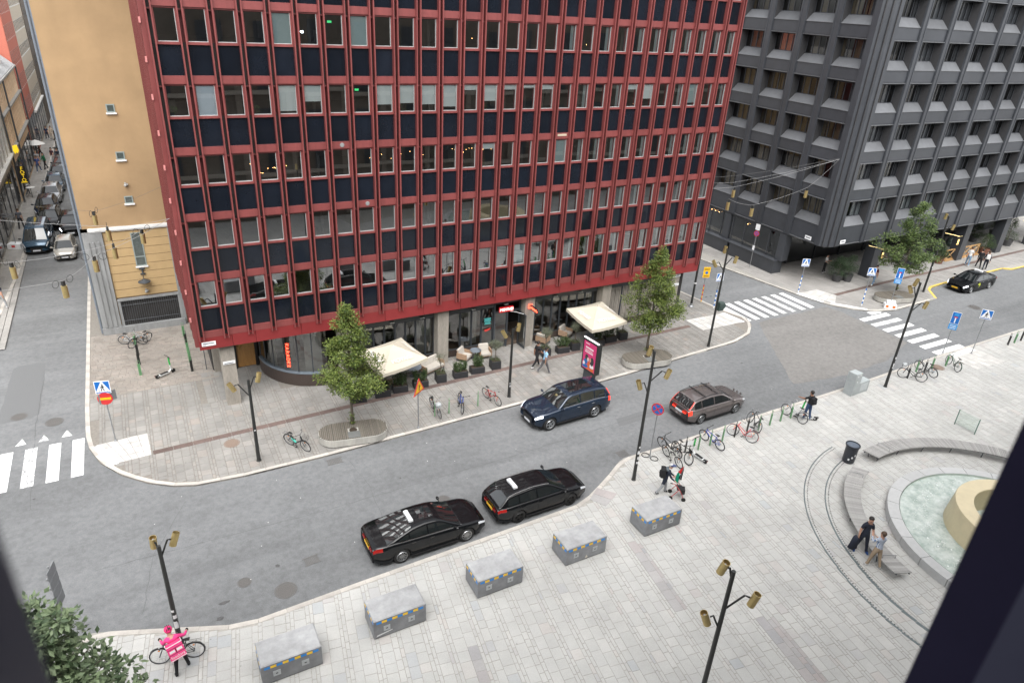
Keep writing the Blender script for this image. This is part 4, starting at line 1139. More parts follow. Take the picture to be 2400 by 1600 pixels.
for y in (46.6,):
    b = MB(); b.tube([(XW+.28,y,0),(XW+.28,y,19)],.08,8); pp(b.build('drainpipe', mat('dark_pipe',(.06,.065,.07),.5)))
t, pp, XW = street_house('peach_house', 'peach plastered house with stone cornices and grey sheet roof on the left street', 46.9, 65.8, 10.8, peach, 2, 1.25, .62, 1.9, 5.6, 3.1, (4.6,7.95,10.6), mat('grey_cornice',(.27,.27,.26),.8,var=.1), .06, 3.4, 2.6, peach, .06)
for yy in (51.9, 65.6): b = MB(); b.tube([(XW+.32,yy,0),(XW+.32,yy,10.6)],.08,8); pp(b.build('drainpipe', mat('dark_pipe',(.06,.065,.07),.5)))
for y in (60, 55):
    b = MB(); b.box(XW-2.2,XW-.4,y-.9,y+.9,11,12.9); pp(b.build('dormer', white_tr)); b = MB(); b.box(XW-2.4,XW-.2,y-1.1,y+1.1,12.9,13.2); pp(b.build('dormer_roof', mat('grey_sheet_roof',(.3,.3,.3),.5)))
street_house('brick_house', 'red brick house with tall slit windows on the left street', 66, 77.2, 18, brickr, 5, 1.5, .6, 1.6, 4.9, 2.75, (), None, .03, 4.2, None, mat('brick_trim',(.45,.3,.27),.8,var=.1), .03)
street_house('sand_house', 'sand coloured panel house with grouped windows far along the left street', 77.4, 92, 18, sand, 5, 1.8, 1.1, 1.3, 4.8, 2.85, (3.9,), white_tr, .03, 3.6, None, white_tr, .03)
street_house('brown_house', 'dark brown block closing the far end of the left street', 92.3, 130, 17, mat('brown_block',(.12,.10,.085),.8,var=.15,world=True), 8, 2.4, 1.2, 1.2, 5, 3.2, (), None, -.1, None, None, dkgrey)
t = thing('far_house', 'brown block standing across the far end of the left street', 'building', (-6,128,0))
b = MB(); b.box(-9,10,-3,12,0,18); b.build('wall', mat('brown_block2',(.17,.15,.13),.85,var=.15,world=True), t)
b = MB(); b.box(-1.6,-.9,-17,-15,0,0)
for j in range(6):
    for i in range(5):
        q = MB(); q.box(-7+i*3,-5.4+i*3,-3.08,-3,4+j*4,6+j*4); q.build('window', dkgrey, t)
b = MB(); b.box(-5.9,-1,62,128,0,12); tag(b.build('east_house', mat('pale_east',(.36,.33,.28),.9,var=.1,world=True)), 'plain pale house beyond the ochre building on the right of the street', 'building')
# shop signs
yel = mat('yellow_letters', (.75,.52,.02), .5, var=0, emit=(.9,.6,.02), es=.25)
t = thing('photo_shop_sign', 'black blade sign with yellow letters FOTO running down it', 'sign', (-12.0,45.9,2.85))
b = MB(); b.box(-.36,.30,-.06,.06,-.85,.8); b.build('panel', mat('sign_black',(.015,.012,.014),.5), t)
for k, ch in enumerate('FOTO'): link('letter', text_mesh('letter', ch, .46, yel, .01), t, (0,-.07,.55-k*.37), (R(90),0,0))
b = MB(); b.box(-.28,.24,-.08,-.06,-.78,-.72); b.build('underline', yel, t)
t = thing('yellow_sign', 'bright yellow arrow-shaped sign on the pale limestone house', 'sign', (-12.1,46.2,5.1))
b = MB(); b.prism([(-.17,.38),(.17,.46),(.25,-.06),(.1,-.35),(.03,-.2),(-.1,-.4),(-.22,-.06)],-.06,.06); b.build('plate', yel, t, rot=(R(90),0,0))

# ================================================================ the house the picture is taken from
fb_m = mat('facing_stone', (0.135,0.115,0.095), 0.85, var=0.15, scale=1.5, world=True, dirt=.2)
fb = thing('facing_house', 'dark stone house with the open window the street is seen from', 'building', (12,-45,0)); FO = Vector((12,-45,0))
def Fp(o): o.parent = fb; o.location = Vector(o.location)-FO; return o
YW = -34.15
b = MB(); b.box(-45,80,-55,YW,0,18.9); b.box(-45,-3.2,-55,YW,18.9,24.2); b.box(-1.2,80,-55,YW,18.9,24.2); b.box(-3.2,-1.2,-55,-37.5,18.9,24.2); b.box(-3.2,-1.2,-37.5,YW,22.2,24.2); Fp(b.build('wall', fb_m))
for j in range(8):
    for i in range(26):
        x = -40+i*4.5; z = 1+j*3.6
        if abs(x+2.2) < 4 and 15 < z < 25: continue
        if 'fw' not in UNIT:
            q = MB(); q.box(-.75,.75,-.02,.05,0,2.1); UNIT['fw'] = q.mesh('window', dkgrey)
        Fp(link('window', UNIT['fw'], None, (x,YW,z)))
for z in (4.3, 7.9, 11.5, 15.1):
    b = MB(); b.box(-45,80,YW,YW+.25,z,z+.35); Fp(b.build('cornice', mat('facing_cornice',(.32,.29,.25),.85,var=.15)))
for i in range(27):
    x = -42.6+i*4.5; b = MB(); b.box(x,x+.5,YW,YW+.12,0.2,15); Fp(b.build('pilaster', mat('facing_pilaster',(.22,.19,.16),.85,var=.15)))
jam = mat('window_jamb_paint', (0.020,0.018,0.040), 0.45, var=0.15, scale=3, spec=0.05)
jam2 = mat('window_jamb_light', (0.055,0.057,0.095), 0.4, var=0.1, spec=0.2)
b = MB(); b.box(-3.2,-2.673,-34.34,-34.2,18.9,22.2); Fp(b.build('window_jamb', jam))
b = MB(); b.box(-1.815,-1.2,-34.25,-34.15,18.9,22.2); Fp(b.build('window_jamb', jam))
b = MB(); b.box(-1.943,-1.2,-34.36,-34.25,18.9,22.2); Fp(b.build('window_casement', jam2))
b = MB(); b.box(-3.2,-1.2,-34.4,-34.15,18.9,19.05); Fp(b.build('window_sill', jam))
# ================================================================ street furniture
black_m = mat('black_painted_metal', (0.020,0.021,0.020), 0.45, var=0.15, scale=5)
brass = mat('brass_lamp', (0.55,0.43,0.20), 0.38, metal=0.85, var=0.12, scale=4)
brass_in = mat('lamp_inside', (0.22,0.15,0.07), 0.5, metal=0.6, var=0.1)
galv = mat('galvanised_steel', (0.30,0.31,0.32), 0.45, metal=0.7, var=0.12)
sticker = mat('sticker_white', (.62,.63,.64), .6, var=0.15, scale=20)
def can_lamp(parent, p, tilt, az, L=.46, r=.112):
    """brass cylinder spotlight, open at the upper end"""
    b = MB()
    b.lathe([(r,-L*.55),(r,L*.45),(r-.012,L*.45),(r-.012,L*.1)], 18, k=0)
    b.lathe([(0,-L*.55),(r,-L*.55)], 18, k=0)
    b.lathe([(0,L*.12),(r-.012,L*.12)], 18, k=1); b.ball((0,0,L*.2), .05, n=8, m=5, k=2)
    return b.build('lamp_head', [brass, brass_in, galv], parent, smooth=False, loc=p, rot=(0,tilt,az))
def lamp_post(label, x, y, H, arms, stickers=(), r=.075):
    t = thing('street_lamp', label, 'street lamp', (x,y,0), 0, 'black street lamps with brass spotlights')
    b = MB(); b.tube([(0,0,0),(0,0,.9),(0,0,H)],[r*1.25,r*1.1,r*.8],12); b.lathe([(r*1.5,0),(r*1.5,.03),(r*1.25,.05)],14); b.build('pole', black_m, t)
    for (dz, az, ln, up, tilt) in arms:
        a = R(az); ex, ey = math.cos(a), math.sin(a); z0 = H-dz
        b = MB(); b.tube([(0,0,z0-up*.9),(ex*ln*.75,ey*ln*.75,z0+up*.1),(ex*ln,ey*ln,z0)],.03,6); b.build('arm', black_m, t)
        can_lamp(t, (ex*(ln+.13),ey*(ln+.13),z0-.05), R(tilt), a)
    for (z, az, h, w) in stickers:
        a = R(az); b = MB(); n = 5
        for k in range(n):
            a1 = a-w/2+w*k/n; a2 = a-w/2+w*(k+1)/n; rr = r*1.12
            b.quad((rr*math.cos(a1),rr*math.sin(a1),z),(rr*math.cos(a2),rr*math.sin(a2),z),(rr*math.cos(a2),rr*math.sin(a2),z+h),(rr*math.cos(a1),rr*math.sin(a1),z+h))
        b.build('sticker', sticker, t)
    return t
tall = [(.0,100,.12,.45,-12),(1.0,-32,.62,.6,16),(1.65,150,.32,.55,18)]
S1 = [(1.0,-100,.12,1.4),(1.25,-80,.16,1.6),(1.55,-110,.1,1.2)]
lamp_post('tall black lamp with three brass spotlights beside the no-stopping sign', 16.22,-14.1,7.0,tall,[(1.6,-100,.14,1.5),(1.9,-90,.1,1.2)]+S1)
lamp_post('tall black lamp with brass spotlights between the grey cabinet and parked bicycles', 36.68,-13.1,7.0,[(.0,100,.1,.4,-14),(.35,160,.4,.7,30),(1.3,-32,.6,.6,14)],[(2.0,-90,.14,1.5),(1.5,-95,.2,1.2),(1.35,-100,.1,1.0)])
lamp_post('tall black lamp with a dark round box at the crossing right of the red building', 29.97,-4.38,6.9,[(.0,80,.15,.4,-8),(.55,-30,.5,.6,10),(.9,150,.55,.6,30)],())
lamp_post('tall black lamp nearest the viewer on the plaza, foot out of sight', 9.87,-25.39,7.0,[(.0,110,.16,.4,-14),(.9,-32,.62,.6,14),(1.75,150,.32,.5,22)],())
lamp_post('low black lamp with two brass heads near the leftmost concrete pillar', .38,-5.37,4.45,[(.0,25,.4,.6,18),(.25,165,.62,.7,28)],[(1.75,-90,.06,1)])
lamp_post('low black lamp with two brass heads outside the restaurant entrance', 14.27,-4.87,4.35,[(.0,20,.35,.4,10),(.25,165,.35,.5,30)],[(.9,-100,.05,1),(.7,-80,.1,1.3)])
lamp_post('low black lamp with two brass heads behind the pink courier', -3.9,-14.9,4.4,[(.05,110,.28,.7,-10),(.0,25,.4,.55,24)],S1+[(.8,-90,.25,1.8),(.5,-110,.12,1.5)])
lamp_post('black lamp post half hidden behind the pavement tree by the dark building', 55.1,-3.55,6.6,[(.0,80,.15,.4,-8),(.8,-30,.5,.6,10)],[(2.2,-90,.1,1.4)])
b = MB(); b.cbox(-.2,.2,-.14,.14,-.3,.3,.05); b.lathe([(0,-.16),(.22,-.16),(.26,-.1),(.26,.1),(.22,.14),(0,.14)],18,(.1,0,0),'y')
tag(b.build('meter_box', mat('dark_green_box',(.035,.055,.05),.4), None, loc=(30.15,-4.55,3.05)), 'dark rounded box fixed to the lamp at the side street crossing', 'box')
t = thing('utility_pole', 'plain black pole with a round foot at the right corner of the red building', 'pole', (33.55,1.45,0))
b = MB(); b.tube([(0,0,0),(0,0,7.5)],[.09,.065],10); b.build('pole', black_m, t); b = MB(); b.lathe([(.2,0),(.2,.06),(.12,.14),(.1,.3)],14); b.build('foot', galv, t)
b = MB(); b.tube([(0,0,1.9),(0,0,2.0)],.094,10); b.build('band', sticker, t)

# ---- traffic signs
blue = mat('sign_blue', (0.006,0.12,0.42), .4, var=0.03); sred = mat('sign_red', (.5,.03,.03), .4, var=0.03); syel = mat('sign_warning_yellow', (.75,.42,.01), .4, var=.03)
sblk = mat('sign_black_symbol', (.012,.012,.015), .5, var=0); sback = mat('sign_back_grey', (.24,.25,.26), .5, var=.08, metal=.3); ltblue = mat('sign_light_blue', (.03,.24,.55), .4, var=.05)
def sign_post(name, label, x, y, H, rz_, band=None, r=.03):
    t = thing(name, label, 'sign', (x,y,0), rz_)
    b = MB(); b.tube([(0,.05,0),(0,.05,H)], r, 8); b.lathe([(.07,0),(.07,.04),(.04,.07)],10,(0,.05,0)); b.build('pole', galv, t)
    if band:
        c1, c2, z0, z1 = band; n = 8
        for k in range(n):
            za = z0+(z1-z0)*k/n; zb = z0+(z1-z0)*(k+1)/n
            q = MB(); q.tube([(0,.05,za),(0,.05,zb-.001)], r+.012, 8); q.build('band', c1 if k % 2 else c2, t)
    return t
def crossing_plate(t, z, s=.62):
    o = MB(); o.cbox(-s/2,s/2,-.012,.012,z-s/2,z+s/2,.004,0); p = o.build('plate', signwhite, t)
    f = MB(); e = s/2-.03; y = -.015
    f.poly([(-e,y,z-e+.0),(e,y,z-e),(e,y,z-e+.05),(-e,y,z-e+.05)],0)
    f.poly([(-e,y,z+e),(-e,y,z-e+.07),(-.03,y,z+e)],0); f.poly([(e,y,z+e),(.03,y,z+e),(e,y,z-e+.07)],0)
    f.build('blue_field', blue, p)
    g = MB(); y = -.016
    def P(pts): g.poly([(u*s,y,z+v*s) for u, v in pts])
    P([(-.02,.26),(.04,.26),(.06,.2),(.04,.15),(-.02,.15),(-.04,.2)])
    P([(-.05,.13),(.07,.14),(.05,-.05),(-.06,-.05)]); P([(-.06,-.05),(.0,-.05),(-.09,-.3),(-.15,-.3)]); P([(-.0,-.05),(.05,-.05),(.12,-.3),(.06,-.3)])
    P([(-.05,.12),(-.04,.06),(-.14,-.08),(-.16,-.04)]); P([(.06,.12),(.14,-.02),(.11,-.05),(.05,.05)])
    for u in (-.26,.22): P([(u,-.33),(u+.07,-.33),(u+.06,-.28),(u+.01,-.28)])
    g.build('walking_figure', sblk, p); return p
t = sign_post('crossing_sign', 'blue crossing sign above a red no-entry disc at the left zebra crossing', -5.6,-1.0,3.4,R(-12))
crossing_plate(t, 3.08, .66)
b = MB(); b.lathe([(0,-.012),(.33,-.012),(.33,.012),(0,.012)],28,(0,-.01,2.46),'y'); q = b.build('no_entry_disc', sred, t); b = MB(); b.box(-.26,.26,-.03,-.024,2.40,2.52); b.build('bar', syel, q)
b = MB(); b.box(-.3,.5,.02,.03,2.18,2.72); b.build('sign_back', sback, t, loc=(0,.09,0), rot=(0,0,R(35)))
def ped(label, x, y, H, rz_, band=True):
    t = sign_post('crossing_sign', label, x, y, H, rz_, (blue, signwhite, .05, 1.55) if band else None); crossing_plate(t, H-.34, .64); return t
ped('blue crossing sign on a blue and white banded pole at the red building corner', 34.95,.42,2.95,R(-8))
ped('blue crossing sign on a banded pole before the dark building base', 44.15,.3,3.0,R(-25))
ped('blue crossing sign on a banded pole left of the dark building tree planter', 46.85,-3.7,3.3,R(-30))
t = sign_post('crossing_sign', 'blue crossing sign on a plain grey pole on the plaza edge at far right', 46.97,-12.5,3.35,R(-55)); crossing_plate(t, 3.0, .68)
def cul(label, x, y, H, rz_):
    t = sign_post('dead_end_sign', label, x, y, H, rz_)
    b = MB(); b.cbox(-.26,.26,-.012,.012,H-.85,H,.004); p = b.build('plate', signwhite, t)
    b = MB(); b.box(-.24,.24,-.016,-.0125,H-.83,H-.02); b.build('blue_field', blue, p)
    b = MB(); b.box(-.035,.035,-.02,-.0165,H-.78,H-.4); b.build('white_bar', signwhite, p); b = MB(); b.box(-.11,.11,-.021,-.0165,H-.4,H-.32); b.build('red_bar', sred, p)
    b = MB(); b.box(-.13,.13,-.02,-.0165,H-.27,H-.08); b.build('house_symbol', ltblue, p)
    b = MB(); b.cbox(-.26,.26,-.012,.012,H-1.28,H-.88,.004); p = b.build('subplate', ltblue, t)
    b = MB(); [b.box(-.18,.18,-.016,-.0125,H-1.2+.1*k,H-1.17+.1*k) for k in range(3)]; b.build('print', signwhite, p)
    return t
cul('blue dead-end sign with blue subplate on the plaza edge beside the right zebra', 45.08,-11.6,3.1,R(-60))
t = cul('blue dead-end sign standing in a white concrete foot beside the tree planter', 48.9,-4.72,3.35,R(-45))
b = MB(); b.prism([(-.45,-.3),(.45,-.3),(.45,.3),(-.45,.3)],0,.35); b.prism([(-.32,-.2),(.32,-.2),(.32,.2),(-.32,.2)],.35,.6); b.build('foot', signwhite, t)
for s in (-1,1):
    b = MB(); b.box(s*.25-.09,s*.25+.09,-.32,-.30,.12,.3); b.build('reflector', mat('orange_reflector',(.7,.18,.02),.3,var=0), t)
# no stopping
def nostop(t, z, d=.6):
    b = MB(); b.lathe([(0,-.012),(d/2,-.012),(d/2,.012),(0,.012)],30,(0,0,z),'y'); p = b.build('disc', sred, t)
    b = MB(); b.lathe([(0,0),(d/2-.06,0)],30,(0,-.015,z),'y'); b.build('blue_field', blue, p)
    b = MB()
    for a in (45,-45):
        c_, s_ = math.cos(R(a)), math.sin(R(a)); L_, w = d/2-.05, .03
        b.poly([(c_*u*L_-s_*v*w,-.019,z+s_*u*L_+c_*v*w) for u, v in ((-1,-1),(1,-1),(1,1),(-1,1))])
    b.build('red_cross', sred, p)
t = sign_post('no_stopping_sign', 'round red and blue no-stopping sign on a looped foot beside the plaza road edge', 18.08,-12.97,3.2,R(-62)); nostop(t, 2.9, .64)
b = MB(); [b.ring((s*.24,.05,.025),.19,.022,'z',18,6) for s in (-1,1)]; b.build('foot', black_m, t)
t = sign_post('no_stopping_sign', 'no-stopping sign with white plate on a pole before the dark building glazing', 45.0,6.6,4.0,R(-75)); nostop(t, 3.1, .5)
b = MB(); b.box(-.2,.2,-.01,.01,3.42,3.95); b.build('subplate', signwhite, t); b = MB(); b.box(-.1,.1,-.03,.0,1.6,2.0); b.build('subplate', signwhite, t)
# yellow parking prohibition
t = sign_post('parking_ban_sign', 'yellow temporary parking sign on a red and yellow striped pole', 34.85,1.75,2.95,R(-20),(sred,syel,.03,1.5))
b = MB(); b.cbox(-.27,.27,-.012,.012,2.1,2.95,.004); p = b.build('plate', syel, t); b = MB(); b.lathe([(0,0),(.12,0)],20,(0,-.016,2.5),'y'); b.build('blue_disc', blue, p)
b = MB(); [b.box(-.2,.2,-.018,-.013,z,z+.03) for z in (2.72,2.82,2.25,2.18)]; b.build('print', sblk, p)
# warning triangle
t = sign_post('warning_sign', 'red and yellow warning triangle on a grey pole beside the bicycles outside the restaurant', 8.4,-5.82,2.9,R(38))
b = MB(); s = .52; z = 2.15
b.add([(-s,-.012,z),(s,-.012,z),(0,-.012,z+.86),(-s,.012,z),(s,.012,z),(0,.012,z+.86)],[(0,1,2),(5,4,3),(0,3,4,1),(1,4,5,2),(2,5,3,0)]); p = b.build('triangle', sred, t)
b = MB(); b.add([(-s*.76,-.016,z+.08),(s*.76,-.016,z+.08),(0,-.016,z+.72)],[(0,1,2)]); b.build('yellow_field', syel, p)
b = MB(); b.poly([(-.03,-.02,z+.14),(.03,-.02,z+.14),(.03,-.02,z+.5),(-.03,-.02,z+.5)]); b.poly([(.03,-.02,z+.3),(.14,-.02,z+.36),(.14,-.02,z+.42),(.03,-.02,z+.36)]); b.build('arrow', sblk, p)
# stacked plates seen from behind, bottom left
t = sign_post('stacked_sign', 'tall stack of grey sign plates seen edge-on, on a striped pole behind the near tree', -7.0,-13.75,3.8,R(75),(sred,syel,.02,1.25))
for k in range(4):
    b = MB(); b.cbox(-.3,.3,-.012,.012,2.2+k*.4,2.57+k*.4,.004); b.build('plate', sback, t)
    b = MB(); b.box(-.32,.32,.02,.06,2.3+k*.4,2.36+k*.4); b.build('bracket', galv, t)
# far left sign on a concrete block
t = sign_post('parking_sign', 'thin sign pole with small boards standing on a white block on the left pavement', -12.1,31.9,3.1,R(-20))
b = MB(); b.prism([(-.5,-.35),(.5,-.35),(.5,.35),(-.5,.35)],0,.4); b.build('foot', signwhite, t); b = MB(); b.box(-.42,.42,-.02,.01,2.55,2.68); b.box(-.42,.42,-.02,.01,2.75,2.88); b.build('board', sback, t)
b = MB(); b.box(-.15,.1,-.37,-.35,.15,.32); b.build('red_mark', sred, t)

# ---- concrete barriers with blue and yellow tape
conc = mat('cast_concrete', (0.22,0.226,0.236), 0.85, var=0.2, scale=3, bump=0.25, dirt=0.3, world=True)
conc_top = mat('concrete_top', (0.33,0.335,0.34), 0.85, var=0.26, scale=2.2, bump=0.2, dirt=0.25, world=True)
tape_b = mat('blue_tape', (0.015,0.21,0.60), .4, var=.05); tape_y = mat('yellow_tape', (.80,.50,.02), .4, var=.05)
plate_g = mat('pale_steel_plate', (.36,.38,.39), .5, var=.1)
def barrier():
    t = thing('concrete_barrier', '', 'barrier', (0,0,0), 0, 'concrete barriers along the plaza edge')
    L_, W_, H_ = 1.95, 1.07, .90
    b = MB(); b.T = None
    b.box(-L_/2+.03,L_/2-.03,-W_/2+.03,W_/2-.03,0,.05,2)
    c = .035
    b.add([(-L_/2,-W_/2,.05),(L_/2,-W_/2,.05),(L_/2,W_/2,.05),(-L_/2,W_/2,.05),(-L_/2,-W_/2,H_-c),(L_/2,-W_/2,H_-c),(L_/2,W_/2,H_-c),(-L_/2,W_/2,H_-c)],[(3,2,1,0),(0,1,5,4),(1,2,6,5),(2,3,7,6),(3,0,4,7)],0)
    b.add([(-L_/2,-W_/2,H_-c),(L_/2,-W_/2,H_-c),(L_/2,W_/2,H_-c),(-L_/2,W_/2,H_-c),(-L_/2+c,-W_/2+c,H_),(L_/2-c,-W_/2+c,H_),(L_/2-c,W_/2-c,H_),(-L_/2+c,W_/2-c,H_)],[(4,5,6,7),(0,1,5,4),(1,2,6,5),(2,3,7,6),(3,0,4,7)],1)
    b.build('block', [conc, conc_top, sblk], t)
    n = 9
    for k in range(n):
        a = -L_/2+.1+(L_-.2)*k/n; e = (L_-.2)/n
        q = MB(); q.box(a,a+e-.006,-W_/2-.004,-W_/2,.71,.805); q.build('tape', tape_b if k % 2 == 0 else tape_y, t)
    for k in range(6):
        a = -W_/2+.04+(W_-.08)*k/6; e = (W_-.08)/6
        q = MB(); q.box(-L_/2-.004,-L_/2,a,a+e-.006,.71,.805); q.build('tape', tape_b if k % 2 == 0 else tape_y, t)
    for x in (-.5,.42):
        q = MB(); q.box(x-.12,x+.12,-W_/2-.012,-W_/2,.3,.53); o = q.build('lifting_plate', plate_g, t); q = MB(); q.box(x-.035,x+.035,-W_/2-.015,-W_/2-.012,.39,.43); q.build('slot', sblk, o)
    return t
proto = barrier()
bl = ['concrete barrier cut off by the picture bottom, nearest the pink courier', 'concrete barrier with a white scratch low on its long side, second from the courier',
      'concrete barrier in the middle of the five, behind the rear black taxi', 'concrete barrier with a torn paper scrap, below the estate taxi', 'concrete barrier with rusty red stains next to the man with the walking frame']
for k, x in enumerate([-.72, 3.08, 7.17, 11.13, 15.17]):
    o = proto if k == 0 else dup(proto, (0,0,0), 0)
    o.location = (x, -17.0+(-.3 if k == 0 else -.12 if k == 1 else 0), 0); o['label'] = bl[k]
    if k == 1:
        q = MB(); q.poly([(-.9,-.541,.12),(-.3,-.541,.22),(-.3,-.541,.26),(-.85,-.541,.2)]); q.build('scratch', sticker, o)
    if k == 3:
        q = MB(); q.poly([(-.05,-.541,.08),(.1,-.541,.1),(.02,-.541,.25)]); q.build('paper_scrap', mat('paper_yellowish',(.55,.52,.45),.8), o)

# ---- tree planters: capsule concrete ring, slatted wooden top
deck = mat('weathered_deck', (0.125,0.112,0.092), 0.85, var=0.2, scale=4, objvar=0.2, stretch=(1,8,1))
pl_conc = mat('planter_concrete', (0.37,0.36,0.33), 0.85, var=0.15, scale=3, dirt=.25, stretch=(3,3,.7))
def capsule(L_, W_, n=14):
    r = W_/2; out = []
    for k in range(n+1): a = -PI/2+PI*k/n; out.append((L_/2-r+r*math.cos(a), r*math.sin(a)))
    for k in range(n+1): a = PI/2+PI*k/n; out.append((-L_/2+r+r*math.cos(a), r*math.sin(a)))
    return out
def tree_planter(label, x, y, rz_):
    L_, W_ = 3.45, 1.62
    t = thing('tree_planter', label, 'planter', (x,y,0), rz_, 'capsule shaped concrete tree planters')
    b = MB(); b.prism(capsule(L_-.12,W_-.12),0,.06); b.build('plinth', sblk, t)
    b = MB(); b.prism(capsule(L_,W_),.06,.43); b.build('rim', pl_conc, t)
    n = 38; r = W_/2
    for k in range(n):
        xa = -L_/2+.04+(L_-.08)*k/n; xb = xa+(L_-.08)/n-.012; xm = (xa+xb)/2
        d = abs(xm)-(L_/2-r); h = math.sqrt(max(.01, r*r-(d*d if d > 0 else 0)))-.05
        q = MB()
        if abs(xm) < .28: q.box(xa,xb,.2,h,.43,.475); q.box(xa,xb,-h,-.2,.43,.475)
        else: q.box(xa,xb,-h,h,.43,.475)
        q.build('slat', deck, t)
    q = MB(); q.box(-.3,.3,-r+.05,-.2,.476,.485); q.build('hatch', mat('hatch_grey',(.13,.135,.13),.8,var=.1), t)
    q = MB(); q.prism([(.2*math.cos(a*PI/6),.2*math.sin(a*PI/6)) for a in range(12)],.3,.45); q.build('soil', mat('soil',(.04,.028,.018),.95), t)
    return t
tree_planter('capsule concrete planter around the left pavement tree', 5.05,-5.25,R(-10))
tree_planter('capsule concrete planter around the pavement tree by the pink advert', 24.45,-4.6,R(-8))
tree_planter('capsule concrete planter around the tree outside the dark building', 50.75,-3.75,R(-14))

# ---- parasols
canvas = mat('cream_canvas', (0.47,0.43,0.35), 0.85, var=0.05, scale=1.2)
def parasol(label, corners, zc=2.3, za=2.95):
    cx_ = sum(p[0] for p in corners)/4; cy_ = sum(p[1] for p in corners)/4
    t = thing('parasol', label, 'parasol', (cx_,cy_,0), 0, 'cream square parasols outside the restaurant')
    c = [(p[0]-cx_,p[1]-cy_) for p in corners]; n = 8
    vs = []; fs = []
    for e in range(4):
        a = Vector((*c[e],0)); d = Vector((*c[(e+1)%4],0)); o = len(vs)
        for i in range(n+1):
            f = i/n; z = zc+(za-zc)*(f**1.15)
            for k in range(n+1):
                g_ = k/n; p = (a*(1-g_)+d*g_)*(1-f); vs.append((p.x,p.y,z-.07*math.sin(PI*g_)*(1-f)))
        for i in range(n):
            for k in range(n): fs.append((o+i*(n+1)+k,o+i*(n+1)+k+1,o+(i+1)*(n+1)+k+1,o+(i+1)*(n+1)+k))
        o = len(vs)
        for k in range(n+1):
            g_ = k/n; p = a*(1-g_)+d*g_; z = zc-.07*math.sin(PI*g_); vs += [(p.x,p.y,z),(p.x*1.004,p.y*1.004,z-.2+.02*(k%2))]
        for k in range(n): fs.append((o+2*k,o+2*k+1,o+2*k+3,o+2*k+2))
    b = MB(); b.add(vs, fs); b.build('canopy', canvas, t, smooth=False)
    b = MB(); b.tube([(0,0,0),(0,0,za)],.03,8); b.lathe([(.32,0),(.32,.06),(.1,.1)],16); b.build('pole', galv, t)
    b = MB()
    for p in c: b.tube([(0,0,za-.06),(p[0]*.97,p[1]*.97,zc-.03)],.014,5)
    b.build('rib', galv, t); b = MB(); b.ball((0,0,za+.02),.06,n=8,m=5); b.build('finial', canvas, t)
    return t, c
pt = mat('parasol_print', (.78,.78,.78), .7, var=0)
for lab, cs in [('cream square parasol behind the left pavement tree', [(7.26,-3.53),(10.16,-2.66),(9.65,.26),(6.77,-.5)]),
                ('cream square parasol behind the pink advertising board', [(20.91,-3.2),(23.85,-2.89),(24.19,.47),(21.21,.3)])]:
    t, c = parasol(lab, cs)
    for k in (0, 1, 3):
        a = Vector((*c[k],2.3)); d = Vector((*c[(k+1)%4],2.3)); ap = Vector((0,0,2.95))
        mid = (a+d)/2*.72+ap*.28; ex = (d-a).normalized(); up = (ap-(a+d)/2).normalized(); nr = ex.cross(up)
        mm = Matrix((ex,up,nr)).transposed().to_4x4(); mm.translation = mid+nr*.035
        o = link('print', text_mesh('print', 'MOYAGI', .34, pt, .002), t); o.matrix_local = mm

# ---- cafe furniture
wick = mat('wicker_frame', (0.30,0.20,0.13), .8, var=.2, scale=14); cush = mat('pale_cushion', (.40,.37,.33), .9, var=.07, scale=4)
tgrey = mat('grey_table_top', (.14,.16,.185), .5, var=.1)
def lounge(name, label, x, y, rz_, w=.78, group='wicker lounge seats outside the restaurant'):
    t = thing(name, label, 'sofa' if w > 1 else 'armchair', (x,y,0), rz_, group)
    b = MB()
    for sx in (-1,1):
        for sy in (-.32,.34): b.tube([(sx*(w/2-.04),sy,0),(sx*(w/2-.02),sy,.62)],.02,6)
    b.build('frame', dkgrey, t)
    b = MB(); [b.box(sx*w/2-.05 if sx > 0 else -w/2,w/2 if sx > 0 else -w/2+.05,-.34,.36,.22,.60) for sx in (-1,1)]; b.box(-w/2+.05,w/2-.05,.31,.36,.22,.72); b.box(-w/2+.05,w/2-.05,-.34,.31,.2,.26); b.build('wicker_shell', wick, t)
    b = MB(); b.cbox(-w/2+.06,w/2-.06,-.36,.27,.26,.42,.04); b.build('seat_cushion', cush, t)
    b = MB(); b.T = Matrix.Translation((0,.24,.42)) @ Matrix.Rotation(R(-14),4,'X'); b.cbox(-w/2+.07,w/2-.07,-.08,.07,0,.42,.05); b.build('back_cushion', cush, t)
    return t
lounge('armchair', 'wicker armchair with cream cushions, facing left beside the small blue-grey table', 13.75,.15,R(38))
lounge('armchair', 'cream armchair beneath the restaurant window, left of the round clipped olive', 15.1,.05,R(-8))
lounge('sofa', 'cream cushioned sofa behind the silver olive, under the left parasol edge', 11.35,-.35,R(22),1.5)
lounge('armchair', 'wicker armchair tucked behind the olive near the two walkers', 19.6,.35,R(120))
lounge('armchair', 'cream armchair left of the right parasol behind the dark olive', 21.5,.55,R(28))
lounge('armchair', 'wicker armchair in the shade of the left parasol', 8.3,-1.0,R(100))
def ctable(label, x, y, r=.36, h=.6):
    t = thing('cafe_table', label, 'table', (x,y,0), 0, 'round cafe tables')
    b = MB(); b.lathe([(0,h-.02),(r,h-.02),(r,h),(0,h)],22); b.build('tabletop', tgrey, t); b = MB(); b.cyl((0,0,0),.025,h-.02,8); b.lathe([(.22,0),(.22,.02),(.03,.04)],14); b.build('pedestal', dkgrey, t)
ctable('small blue-grey round table between two cream armchairs', 14.5,.1)
ctable('blue-grey round table just outside the left parasol edge', 10.1,-.5,.5,.62)
ctable('round table under the right parasol', 22.6,-1.0,.5,.62)

